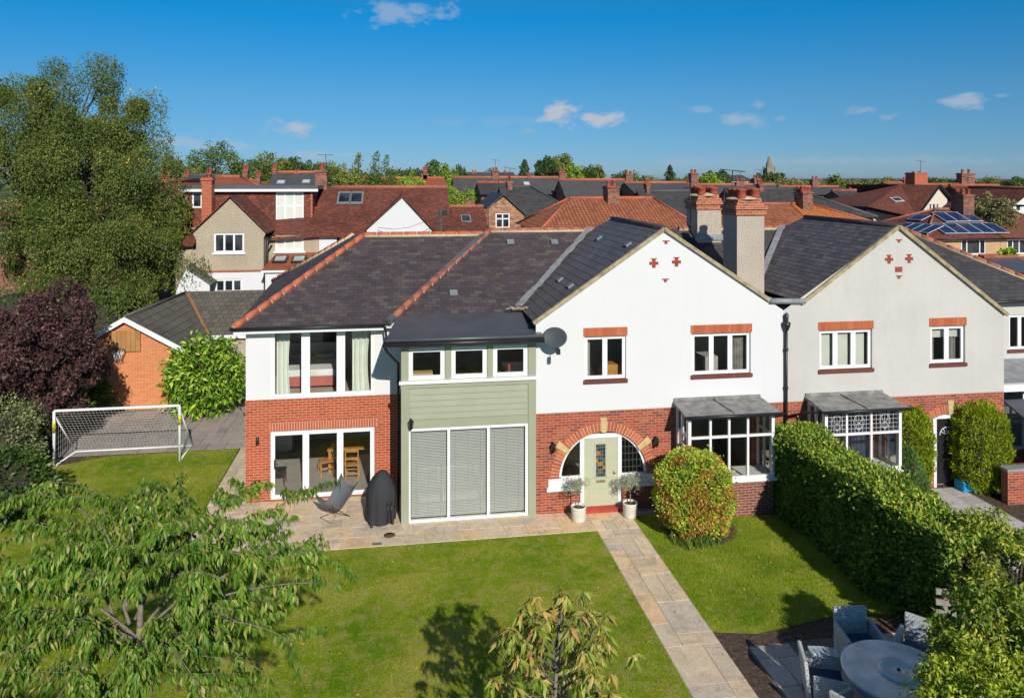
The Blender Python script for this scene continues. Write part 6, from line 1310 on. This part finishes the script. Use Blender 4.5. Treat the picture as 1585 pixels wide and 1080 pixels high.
w5 = [(B(519, YA), B(529, YA), Zp(524, 386, YA), Zp(524, 366, YA)), (B(534, YA), B(544, YA), Zp(538, 386, YA), Zp(538, 366, YA)), (B(549, YA), B(558, YA), Zp(553, 386, YA), Zp(553, 366, YA))]
m = MB(); m.wall([(B(493.5, YA)+.01, 0), (B(697, YA), 0), (B(697, YA), zE-.1), (B(493.5, YA)+.01, zE-.1)], [rect(w) for w in w5], YA, .1); m.poly([(B(695, YA), YA, 0), (B(695, YA), 52, 0), (B(695, YA), 52, zE), (B(695, YA), YR, zR), (B(695, YA), YA, zE)]); m.build('wall', m_white, A2_)
for w in w5: window(A2_, *w, YA+.03, fw=.07, glass=m_fglass)
# low brown-tiled wing B
YB2 = 45; t = block('tiled_annexe', 'lower brown tiled wing with one rooflight between the white gable and the brick cottage', B(686, YB2), B(757, YB2), YB2, YB2+7, Zp(720, 368, YB2), Zp(720, 320, YB2+3.5), roofm=m_rosem, wallm=m_brickfar, over=.15, ridgem=m_ridgeb)
ps = Vector((0, YB2-.15, Zp(720, 368, YB2)-.05)); dzz = Zp(720, 320, YB2+3.5)-ps.z; rooflight(t, 721, 340, .62, .9, ps, Vector((0, -dzz, 3.65)).normalized(), Vector((0, 3.65, dzz)).normalized())
# C slate cottage with brick gable
YC0 = 58; zc = Zp(830, 338, YC0); zcr = Zp(830, 289.5, YC0+4.5)
C_ = block('slate_roofed_cottage', 'slate roofed brick cottage with a brick front gable and white sash window', B(786, YC0), B(905, YC0), YC0, YC0+9, zc, zcr, hips=(0, 3.6), roofm=m_slateg, ridgem=m_slatefar, chims=((786, 793, 281, 290, YC0+4, 1, .5),))
Yg = YC0-3; cw = (B(767, Yg), B(789, Yg), Zp(778, 353, Yg), Zp(778, 330, Yg)); ca = B(779, Yg); g0_, g1_ = B(757, Yg), B(811, Yg)
m = MB(); m.wall([(g0_, 0), (g1_, 0), (g1_, Zp(811, 333, Yg)), (ca, Zp(779, 305, Yg)), (g0_, Zp(757, 322, Yg))], [rect(cw)], Yg, .1); m.build('gable_wall', course('rubble_brick', .28, .14, [(.42, .2, .11), (.3, .13, .08), (.5, .3, .18), (.2, .1, .07)], (.4, .3, .2), weather=.3), C_)
fw_(C_, cw, (.5,), Yg, [cw[2]+(cw[3]-cw[2])*.62]); za_ = Zp(779, 305, Yg)+.05
m = MB(); m.slab([(ca, Yg-.2, za_+.1), (ca, YC0+4, za_+.1), (g0_-.2, YC0+4, Zp(757, 324, Yg)), (g0_-.2, Yg-.2, Zp(757, 324, Yg))], (0, 0, .1)); m.slab([(ca, Yg-.2, za_+.1), (g1_+.2, Yg-.2, Zp(811, 335, Yg)), (g1_+.2, YC0+3, Zp(811, 335, Yg)), (ca, YC0+4, za_+.1)], (0, 0, .1)); m.build('gable_roof', m_slateg, C_)
# D pantile hipped roof
YD0 = 45; zd = Zp(950, 356, YD0); zdr = Zp(950, 307, YD0+4); x0_, x1_ = B(832, YD0)+.3, B(1084, YD0)
Dd = block('pantiled_house', 'hipped orange pantile roof with a central brick chimney behind the white gable', x0_, x1_, YD0, YD0+8, zd, zdr, hips=(B(882, YD0+4)-x0_, x1_-B(1010, YD0+4)), roofm=m_pantile, ridgem=m_ridge, chims=((941, 959, 288, 312, YD0+3.2, 2, .38, None, 1.2),))
# E pantile roofs to the right, one brown, one bright orange
YE = 47; ze = Zp(1200, 357, YE); zer = Zp(1200, 316, YE+3.5)
E1_ = block('brown_pantiled_house', 'brown pantiled roof with a brick chimney behind the tall chimney stacks', B(1150, YE), B(1253, YE+1), YE, YE+7, ze, zer, hips=(1.5, 0), roofm=m_pantile, ridgem=m_ridgeb, chims=((1243, 1258, 297, 320, YE+2.6, 3, .38, None, 1.2, 2),))
E2_ = block('orange_pantiled_house', 'attached house with a bright orange pantile roof', B(1253, YE+1)+.02, B(1385, YE), YE, YE+7, ze, zer, hips=(0, 4.2), roofm=m_pantileb, ridgem=m_ridge)
# slate rows behind
def row(label, px0, px1, yr, ye, Y, dep=8, hips=(0, 0), chims=(), roofm=None, ridgem=None, name='terraced_houses', wallm=None, axis='x', lights=()):
    pm = (px0+px1)/2; X0, X1 = B(px0, Y), B(px1, Y); zr_ = Zp(pm, yr, Y+dep/2); ze_ = Zp(pm, ye, Y)
    t = block(name, label, X0, X1, Y, Y+dep, ze_, zr_, axis, hips, roofm=roofm, ridgem=ridgem, wallm=wallm, chims=[c+(Y+dep/2-.4,)+((r,) if 0 else ()) for c in chims], group=None, rr_=.16)
    dz = zr_-ze_+.05
    for (px, py) in lights: rooflight(t, px, py, .8, 1.0, Vector((0, Y-.25, ze_-.05)), Vector((0, -dz, dep/2+.25)).normalized(), Vector((0, dep/2+.25, dz)).normalized(), plain('bright_pane', (.6, .65, .68), .1))
    return t
def ch(a, b, t_, base): return (a, b, t_, base)
row('slate terrace with a red ridge just right of the bright green tree', 705, 878, 275, 300, 86, 8, chims=(ch(762, 772, 264, 284), ch(866, 877, 266, 280), ch(817, 823, 274, 280)), ridgem=m_ridge, lights=((815, 285),))
row('dark slate roof behind the pantiled house', 878, 985, 278.5, 310, 80, 8, chims=(ch(969, 980, 270, 288), ch(985, 992, 290, 303)), ridgem=m_ridge)
row('slate terrace beyond the aerial poles', 985, 1082, 283, 300, 76, 8, chims=(ch(1070, 1081, 268, 288), ch(1062, 1068, 284, 294)), ridgem=m_ridge)
row('slate terrace with red ridge behind the tallest chimneys', 1078, 1224, 286, 310, 82, 8, chims=(ch(1168, 1177, 276, 290), ch(1140, 1152, 282, 288)), ridgem=m_ridge)
row('dark slate gabled roof left of the twin chimneys', 1014, 1120, 296, 345, 60, 9, chims=(ch(1001, 1006, 285, 300),), roofm=m_slateg, ridgem=m_slatefar)
row('long dark slate hipped roof behind the orange pantiles', 1158, 1352, 293, 336, 60, 9, (0, 5), (ch(1176, 1182, 285, 295),), roofm=m_slateg, ridgem=m_slatefar)
row('distant slate terrace with a red ridge right of the church tower', 1230, 1325, 289, 300, 88, 8, chims=(ch(1258, 1269, 278, 292), ch(1315, 1328, 287, 294)), ridgem=m_ridge)
row('low slate roof with a brick chimney at its left', 1325, 1398, 295, 325, 68, 8, chims=(ch(1344, 1360, 300, 318),), roofm=m_slateg)
row('slate roofs with a red ridge in the left distance', 414, 490, 267, 290, 74, 8, chims=(ch(421, 428, 262, 268), ch(443, 450, 276, 288), ch(456, 462, 268, 285)), ridgem=m_ridge, lights=((435, 283), (474, 282)))
row('red tiled roof in the left distance', 318, 405, 274, 292, 66, 8, (0, 2.5), (ch(375, 383, 263, 282), ch(396, 402, 271, 282)), roofm=m_rosemr, ridgem=m_ridgeb)
row('slate roof beside the birch tree', 262, 322, 272, 292, 70, 8, chims=(ch(280, 292, 270, 280), ch(318, 326, 268, 280)), ridgem=m_slatefar)
row('red roof and gable close to the birch tree', 238, 272, 280, 305, 56, 9, chims=(ch(246, 262, 270, 284),), roofm=m_rosemr, axis='y')
row('red roofs half hidden by the distant trees', 556, 690, 276, 292, 84, 8, chims=(ch(554, 562, 277, 287), ch(652, 662, 269, 280), ch(624, 631, 280, 288), ch(655, 661, 264, 276)), roofm=m_rosemr, ridgem=m_ridge)
row('small slate roof with an orange chimney pot above the cottage', 745, 800, 283, 300, 70, 6, chims=(ch(768, 776, 286, 296), ch(748, 752, 286, 298)), roofm=m_slateg)
row('grey roofed house far off among the trees', 725, 800, 268, 275, 150, 10, chims=(ch(730, 738, 266, 272), ch(780, 784, 267, 272)), ridgem=m_slatefar, wallm=m_stone)
row('long low grey building far beyond the aerial', 1118, 1165, 272, 279, 190, 12, ridgem=m_slatefar, wallm=m_stone)
row('far red roof beyond the church tower', 1395, 1440, 283, 290, 95, 8, chims=(ch(1400, 1408, 279, 284),), roofm=m_rosemr)
# G brown gabled house and its neighbours at the right
YGx = 62; gx = B(1452, YGx); gz = Zp(1452, 286.5, YGx); gzl = Zp(1423, 331, YGx); gw_ = 2.6; gr = B(1475, YGx)+.2
G_ = thing('brown_gabled_house', 'steep brown red roof with a cream gable and small rooflight at the right', 'house', (gx, YGx, 0)); gl = B(1421, YGx)
Q1, Q2, Q3, Q4 = W3(1419, 337, YGx-2.6), Vector((gx, YGx-.3, gz)), W3(1394, 285.5, YGx+3.2), W3(1343, 320, YGx-.6)
m = MB(); m.poly([Q1, Q2, Q3]); m.poly([Q1, Q3, Q4]); m.poly([Q4, Q3, (Q4.x, YGx+9, Q4.z)]); m.poly([(gx, YGx-.3, gz), (gr+.3, YGx-.3, Zp(1474, 322, YGx)), (gr+.3, YGx+12, Zp(1474, 322, YGx)), (Q3.x, YGx+12, gz), Q3]); m.build('roof', m_rosem, G_)
wg = [(B(a, YGx), B(b, YGx), Zp(a, 326, YGx), Zp(a, 315.5, YGx)) for a, b in ((1438.5, 1442), (1443.5, 1448), (1449.5, 1453))]
m = MB(); m.wall([(gl, 0), (gr, 0), (gr, Zp(1474, 325, YGx)), (gx, gz-.15), (gl, gzl-.1)], [rect(w) for w in wg], YGx, .1); m.poly([(gl, YGx, 0), (gl, YGx+8, 0), (gl, YGx+8, 4), (gl, YGx, gzl-.2)]); m.poly([(Q4.x+.3, YGx, 0), (gl, YGx, 0), (gl, YGx, gzl-.6), (Q4.x+.3, YGx, Q4.z-.3)]); m.build('wall', rendermat('cream_render', (.68, .64, .54)), G_)
for w in wg: window(G_, *w, YGx+.03, fw=.04, glass=m_fglass)
m = MB(); m.beam(Q1, Q2, .08, .18, (0, -1, 0)); m.beam((gx, YGx-.3, gz), (gr+.3, YGx-.3, Zp(1474, 322, YGx)), .08, .22, (0, -1, 0)); m.build('bargeboard', m_black, G_)
pG = Q1; nG = (Q3-pG).cross(Q4-pG).normalized()
if nG.z < 0: nG = -nG
c = onplane(1388, 310, pG, nG)+nG*.05; u = Vector((1, .1, 0)); u = (u-nG*u.dot(nG)).normalized(); v = nG.cross(u)
m = MB(); m.slab([c-u*.5-v*.4, c+u*.5-v*.4, c+u*.5+v*.4, c-u*.5+v*.4], nG*.06); r_ = m.build('rooflight', plain('pale_rooflight_frame', (.5, .52, .55), .4), G_); c += nG*.07; MB().poly([c-u*.38-v*.28, c+u*.38-v*.28, c+u*.38+v*.28, c-u*.38+v*.28]).build('pane', m_fglass, r_)
fchim(G_, 1416, 1436, 267, 292, YGx+5.5, 2, .12, m_brickn, 1.4)
row('red brown roof running right behind the steep gable', 1462, 1535, 286, 322, 66, 9, chims=((1489, 1509, 268, 292),), roofm=m_rosem, name='red_roofed_terrace')
row('brown roofed house at the far right edge', 1523, 1600, 287.5, 320, 58, 8, roofm=m_rosem, name='far_right_house')
Yr = 54; t = block('white_gabled_cottage', 'small white gabled house at the right edge behind the dark tree', B(1568, Yr), B(1600, Yr)+2, Yr, Yr+7, Zp(1575, 320, Yr), Zp(1590, 291, Yr), 'y', wallm=m_white, roofm=m_rosem, wins=[(B(1572, Yr), B(1581, Yr), Zp(1575, 327, Yr), Zp(1575, 317, Yr))])
# H solar panel house
YHs = 47.2; hx0 = B(1435, YHs); hx1 = B(1548, YHs); hzE = Zp(1490, 367.5, YHs); hzR = Zp(1480, 324, YHs+4.3)
sw = [(B(1488, YHs), B(1526, YHs), Zp(1500, 394, YHs), Zp(1500, 370.5, YHs), [B(1497, YHs), B(1517, YHs)])]
Hs = block('solar_panelled_house', 'yellow brick house with solar panels on its hipped brown roof', hx0, hx1, YHs, YHs+8.6, hzE, hzR, hips=(B(1447, YHs+4.3)-hx0-.0, 0), roofm=m_rosem, ridgem=m_ridgeb, wallm=m_bricky, wins=sw, over=.3)
m = MB(); m.box(hx0+.02, hx1+6, YHs-1.4, YHs-.01, 0, Zp(1500, 395, YHs)-.15); m.build('lower_brick', m_brick, Hs)
fchim(Hs, 1491.5, 1508, 301, 330, YHs+3.0, 2, .38, None, 1.3, 2)
def panels(parent, p0_, n_, u_, x_, quads):
    for (px, py, cols, w, h) in quads:
        c0 = onplane(px, py, p0_, n_)+n_*.10
        for i in range(cols):
            c = c0+x_*(w*(i+.5)); m = MB(); m.slab([c-x_*w*.485-u_*h/2, c+x_*w*.485-u_*h/2, c+x_*w*.485+u_*h/2, c-x_*w*.485+u_*h/2], n_*.04); f_ = m.build('solar_panel', plain('panel_frame', (.6, .62, .65), .4), parent)
            c = c+n_*.043; m = MB(); m.poly([c-x_*w*.45-u_*h*.47, c+x_*w*.45-u_*h*.47, c+x_*w*.45+u_*h*.47, c-x_*w*.45+u_*h*.47]); m.build('solar_cells', m_cells, f_)
t2 = NT('solar_cells'); m_cells = t2.fin(t2.mix(t2.noise(t2.pos(), .8), (.012, .03, .09), (.02, .05, .14)), .12)
slp_ = (hzR-hzE+.05); ns = Vector((0, -slp_, 4.6)).normalized(); us = Vector((0, 4.6, slp_)).normalized(); pS = Vector((hx0, YHs-.3, hzE-.05)); X_ = Vector((1, 0, 0))
panels(Hs, pS, ns, us, X_, [(1450, 356, 5, 1.02, 1.65), (1452, 338, 3, 1.02, 1.65)])
hr = B(1447, YHs+4.3)-hx0+.3; nl_ = Vector((-slp_, 0, hr)).normalized(); ul = Vector((hr, 0, slp_)).normalized(); pl_ = Vector((hx0-.3, YHs, hzE-.05))
panels(Hs, pl_, nl_, ul, Vector((0, -1, 0)), [(1392, 352, 4, 1.0, 1.3), (1412, 338, 1, 1.6, .9)])
sw2 = [(B(1559, YHs), B(1588, YHs), Zp(1570, 393, YHs), Zp(1570, 370.5, YHs), [B(1568, YHs), B(1578, YHs)])]
H2 = block('mossy_roofed_house', 'attached yellow brick house with a mossy brown roof at the right edge', hx1+.02, hx1+7.6, YHs, YHs+8.6, hzE, hzR, hips=(0, 3.6), roofm=m_rosemy, ridgem=m_mortar, wallm=m_bricky, wins=sw2, over=.3)
q = W3(1567, 410, 33); t = block('lean_to', 'dark blue trimmed outbuilding roof at the right edge', B(1572, 33), B(1620, 33), 33, 37, Zp(1580, 420, 33), Zp(1585, 398, 35), roofm=m_leadd, wallm=m_greyrender, cat='outbuilding')
t = block('brick_shed', 'small brick building with a red tiled roof below the yellow brick house', B(1551, 42), B(1600, 42), 42, 45.5, Zp(1560, 410, 42), Zp(1560, 396, 43.5), roofm=m_rosemr, wallm=m_brickfar, cat='outbuilding')
# church tower
YT = 230; tx0, tx1 = B(1188, YT), B(1199.5, YT); zt_ = Zp(1193, 260, YT); T_ = thing('church_tower', 'pale stone church tower with a small spire on the horizon', 'church tower', ((tx0+tx1)/2, YT, 0))
cx_t = (tx0+tx1)/2; hw = (tx1-tx0)/2; m = MB(); m.box(tx0, tx1, YT, YT+2*hw, 0, zt_)
for sx in (-1, 1):
    for yy in (0, 2*hw): m.box(cx_t+sx*hw-.22, cx_t+sx*hw+.22, YT+yy-.22, YT+yy+.22, 0, zt_+.5)
m.build('tower', plain('tower_stone', (.27, .24, .18), .9, var=.3, scale=1.2), T_); m = MB(); m.lathe((cx_t, YT+hw, zt_), [(hw*.85, 0), (hw*.82, 1.5), (hw*.5, 2.1), (hw*.45, 3.0), (hw*.36, 3.4), (hw*.2, 3.7), (0, 3.9)], 10, True); m.build('spire', plain('tower_dome', (.22, .2, .16), .9), T_)
m = MB(); m.box(cx_t-.5, cx_t+.5, YT-.05, YT, zt_-3.4, zt_-1.2); m.box(cx_t-.4, cx_t+.4, YT-.05, YT, zt_-7, zt_-5); m.build('belfry_openings', m_black, T_)
# utility pole and wires
YU = 39; pu = W3(682, 322, YU); t = thing('utility_pole', 'wooden utility pole in front of the white gabled house', 'utility pole', (pu.x, YU, 0)); MB().tube([(pu.x, YU, 0), (pu.x, YU, pu.z)], [.13, .10], 8).build('pole', m_barkd, t); m = MB(); m.box(pu.x+.05, pu.x+.35, YU-.1, YU+.2, pu.z-.4, pu.z-.15); m.box(pu.x+.5, pu.x+.6, YU-.05, YU+.05, pu.z-.3, pu.z-.1); m.build_each('insulator', m_black, t)
for i, (px, py, Y_) in enumerate(((585, 352, 40), (640, 372, 40), (775, 345, 52))):
    e = W3(px, py, Y_); s_ = Vector((pu.x, YU-.1, pu.z-.2)); mid = s_.lerp(e, .5)-Vector((0, 0, .4)); tag(MB().tube([s_, s_.lerp(mid, .5)-Vector((0, 0, .1)), mid, mid.lerp(e, .5)-Vector((0, 0, .1)), e], .012, 4).build('overhead_wire', m_steel), ('thin wire from the pole across the upper part of the white gable', 'thin wire from the pole down to the foot of the white gable', 'thin wire from the pole towards the brick cottage')[i], 'wire', 'wires from the utility pole')
# ================================================================ trees beyond the roofs
KD = {'round': 'rounded', 'wide': 'broad', 'airy': 'sparse airy', 'cone': 'pointed', 'poplar': 'thin feathery'}; MC = ['dark green', 'olive', 'bright green', 'blackish green', 'brown tinged']
def far_tree(px, top, hw, d, kind, mi, where):
    k = ray(px, top); c = Vector((0, 0, CAMH))+k*(d/(k.x*SA+k.y*CA)); r = 1.45*hw*d/FPX; z = c.z; seed = int(px*7+top); rg = np.random.default_rng(seed); lf = max(.16, 3.0*d/FPX)
    t = thing('distant_tree', '%s %s tree %s' % (MC[mi], KD[kind], where), 'tree', (c.x, c.y, 0), 0, 'trees beyond the rooftops')
    if kind in ('cone', 'poplar'):
        n = 1500 if kind == 'cone' else 300; f = rg.uniform(0, 1, n)**(1.1 if kind == 'cone' else .8); a = rg.uniform(0, 6.283, n); h = min(z-1, r*(1.9 if kind == 'cone' else 3.4))
        w_ = (1-f)**.75 if kind == 'cone' else np.sin(np.pi*(f*.75+.2))*.8
        rad = r*w_*(.75+.25*np.sin(f*22+a*2))*rg.uniform(.3, 1.05, n); P = np.stack([rad*np.cos(a)+(.35*r*f**2 if kind == 'poplar' else 0), rad*np.sin(a), z-h+h*f], 1); C = P[::50]
    else:
        rz = min(r*(.72 if kind == 'wide' else .95), z*.5); n = {'round': 2600, 'wide': 3600, 'airy': 1500}[kind]
        P, C = clumps(n, (0, 0, z-rz*1.1), (r*.88, r*.88, rz), 34 if kind != 'wide' else 50, r*.24, seed, .45 if kind != 'airy' else .2)
        P2, C2 = clumps(n//2, (0, 0, z-rz*2.0), (r*.95, r*.9, rz*.9), 26, r*.28, seed+1, .5); P = np.vstack([P, P2]); P = P[P[:, 2] > .2]
    leaves('crown', P, lf, L_grn[mi], t, .05, .7, seed); limbs(t, (c.x, c.y, 0), C+np.array((c.x, c.y, 0)), .012*z+.05, m_barkd, seed, .4, 14, bend=.2)
FT = [(300, 252, 30, 130, 'wide', 4, 'brown topped, between the birch and the tallest distant tree'), (400, 252, 26, 130, 'wide', 0, 'behind the tall red chimney left of the slate roofs'), (450, 250, 28, 150, 'wide', 1, 'far behind the left slate roofs'), (505, 255, 30, 140, 'wide', 3, 'behind the aerial on the brick chimney'), (538, 262, 26, 84, 'wide', 1, 'just above the ridge left of the feathery tops'), (585, 264, 26, 84, 'wide', 0, 'directly under the twin feathery tops'), (635, 268, 24, 84, 'wide', 2, 'above the white gable on the ridge line'), (855, 258, 26, 140, 'wide', 0, 'filling the foot of the large distant group'), (965, 268, 22, 180, 'wide', 0, 'low behind the double chimney stack'), (1075, 272, 24, 180, 'wide', 1, 'low behind the aerial mast'), (1235, 276, 20, 190, 'wide', 0, 'low on the horizon right of the church tower'), (335, 219, 34, 100, 'wide', 0, 'standing tallest above the roofs right of the birch'), (292, 246, 26, 95, 'round', 1, 'between the birch and the tallest distant tree'), (266, 240, 12, 60, 'airy', 1, 'close to the right edge of the birch'), (378, 244, 18, 105, 'round', 0, 'just right of the tallest distant tree'),
      (427, 238, 25, 120, 'wide', 1, 'above the left slate roofs'), (463, 243, 15, 120, 'round', 3, 'above the left slate roofs, second from the brick stack'), (492, 247, 18, 120, 'round', 0, 'directly behind the brick chimney with the aerial'), (522, 250, 22, 105, 'round', 1, 'just right of the chimney with the aerial'),
      (551, 237, 9, 100, 'poplar', 1, 'rising left of the twin feathery tops'), (578, 234, 12, 95, 'poplar', 0, 'left one of the twin feathery tops'), (593, 240, 13, 98, 'poplar', 0, 'right one of the twin feathery tops'), (560, 262, 42, 90, 'wide', 1, 'below the feathery tops'), (612, 266, 28, 95, 'wide', 1, 'right of the feathery tops'), (655, 272, 30, 98, 'round', 2, 'above the ridge of the white gabled house'),
      (676, 248, 14, 150, 'round', 0, 'behind the distant red chimneys'), (690, 255, 24, 140, 'round', 2, 'left of the bright green tree'), (712, 258, 12, 150, 'airy', 3, 'behind the bright green tree'), (716, 277, 30, 72, 'round', 2, 'standing just behind the tiled annexe'), (690, 290, 22, 70, 'round', 2, 'at the end of the white gabled house roof'), (640, 259, 20, 160, 'round', 3, 'far off above the red roofs'),
      (605, 256, 16, 170, 'round', 3, 'far beyond the feathery tops'), (760, 262, 14, 200, 'airy', 3, 'far off left of the pointed pine'), (812, 248, 13, 130, 'cone', 3, 'standing alone left of the large distant group'), (845, 243, 15, 130, 'wide', 3, 'at the left of the large distant group'), (866, 240, 18, 135, 'wide', 1, 'in the middle of the large distant group'), (884, 252, 13, 128, 'round', 2, 'in front of the large distant group'), (906, 254, 12, 135, 'airy', 0, 'at the right of the large distant group'),
      (925, 255, 10, 138, 'airy', 1, 'outermost right of the large distant group'), (955, 265, 18, 170, 'round', 3, 'behind the double chimney'), (1037, 257, 14, 150, 'cone', 3, 'standing alone left of the bright low trees'), (1012, 270, 18, 170, 'round', 1, 'left of the solitary pine'), (990, 270, 14, 190, 'round', 3, 'behind the slate terrace ridge'), (1062, 269, 18, 165, 'round', 0, 'right of the solitary pine'), (1095, 267, 20, 140, 'wide', 2, 'low behind the aerial poles'), (1112, 264, 14, 175, 'wide', 3, 'behind the low bright tree'),
      (1180, 266, 10, 200, 'airy', 3, 'left of the church tower'), (1203, 268, 8, 205, 'airy', 0, 'right of the church tower'), (1175, 275, 16, 160, 'round', 1, 'low in front of the church tower'), (1215, 273, 18, 165, 'round', 4, 'low right of the church tower'), (1145, 275, 22, 210, 'round', 3, 'far behind the near aerial'), (1240, 277, 16, 175, 'round', 4, 'beyond the twin chimney pots'), (1296, 273, 14, 120, 'round', 1, 'beyond the distant terrace with the red ridge'),
      (1280, 279, 10, 125, 'round', 4, 'left of the olive tree on the right horizon'), (1335, 281, 12, 130, 'round', 1, 'above the long slate roof'), (1348, 279, 10, 125, 'round', 1, 'next to the distant brick chimney'), (1371, 276, 14, 120, 'round', 1, 'left of the steep brown roof'), (1398, 281, 14, 130, 'airy', 4, 'just behind the steep brown roof'), (1450, 275, 16, 190, 'wide', 0, 'between the two large brick stacks'), (1475, 275, 14, 190, 'round', 3, 'left of the second large brick stack'),
      (1425, 277, 12, 200, 'round', 3, 'behind the first large brick stack'), (1525, 276, 18, 190, 'wide', 1, 'right of the second large brick stack'), (1555, 279, 16, 195, 'round', 3, 'near the right edge on the horizon'), (1578, 275, 14, 170, 'wide', 0, 'at the right edge on the horizon'),
      (1535, 302, 20, 56, 'airy', 4, 'in front of the brown roofs at the right edge'), (1553, 308, 16, 55, 'airy', 4, 'beside the small white gabled house'), (1515, 304, 12, 57, 'airy', 4, 'right of the solar house chimney'), (1560, 385, 8, 40, 'round', 2, 'beside the small brick shed at the right'), (240, 282, 18, 60, 'round', 1, 'in front of the red roof by the birch')]
for f_ in FT: far_tree(*f_)
# far-off woods as one mass
rg = np.random.default_rng(77); n = 90000; xs_ = rg.uniform(-1300, 2600, n); band = rg.integers(0, 4, n); ys = np.array([260, 420, 700, 1100])[band]+rg.normal(size=n)*14; lf_ = np.clip((.10-xs_/ys)/.12, 0, 1); hh = (8.6+5.2*lf_+(.7+.9*lf_)*(np.sin(xs_*.021+band*2)+.9*np.sin(xs_*.057+band)+.8*np.sin(xs_*.13+band*3)+.6*np.sin(xs_*.41)))*np.array([.95, 1.0, 1.08, 1.2])[band]
zs = hh*rg.uniform(.0, 1.0, n)**.7; leaves('far_woods', np.stack([xs_, ys, zs], 1), 1.7, leafmat('far_wood_leaf', [(.05, .085, .025), (.08, .11, .03), (.12, .13, .045)], .7, .2, .05), None, 0, .9, 7); tag(bpy.data.objects['far_woods'], 'band of distant woodland along the horizon', 'woodland', kind='stuff')

for (a_, b_, Y_, yr, ye, lab) in ((-60, 60, 62, 318, 352, 'brick house glimpsed through the birch at the left edge'), (70, 150, 66, 312, 340, 'red roofed house glimpsed through the middle of the birch')):
    w_ = [(B(px, Y_), B(px+16, Y_), Zp(px, ye+34, Y_), Zp(px, ye+8, Y_)) for px in (a_+12, a_+52)]
    block('hidden_house', lab, B(a_, Y_), B(b_, Y_), Y_, Y_+9, Zp(30, ye, Y_), Zp(30, yr, Y_+4.5), wins=w_, roofm=m_rosem, wallm=m_brickfar)
# ================================================================ air
def haze():
    t = NT('haze_air'); t.n.remove(t.b); v = t.new('ShaderNodeVolumePrincipled'); v.inputs['Density'].default_value = .00008; v.inputs['Color'].default_value = (.80, .88, 1, 1); v.inputs['Anisotropy'].default_value = .2
    t.l.new(v.outputs[0], t.out.inputs['Volume'])
    m = MB(); m.box(-9800, 9800, -80, 12500, -1.5, 66); o = m.build('haze', t.m); tag(o, 'thin pale blue air haze over the distance', 'haze', kind='stuff')
haze()
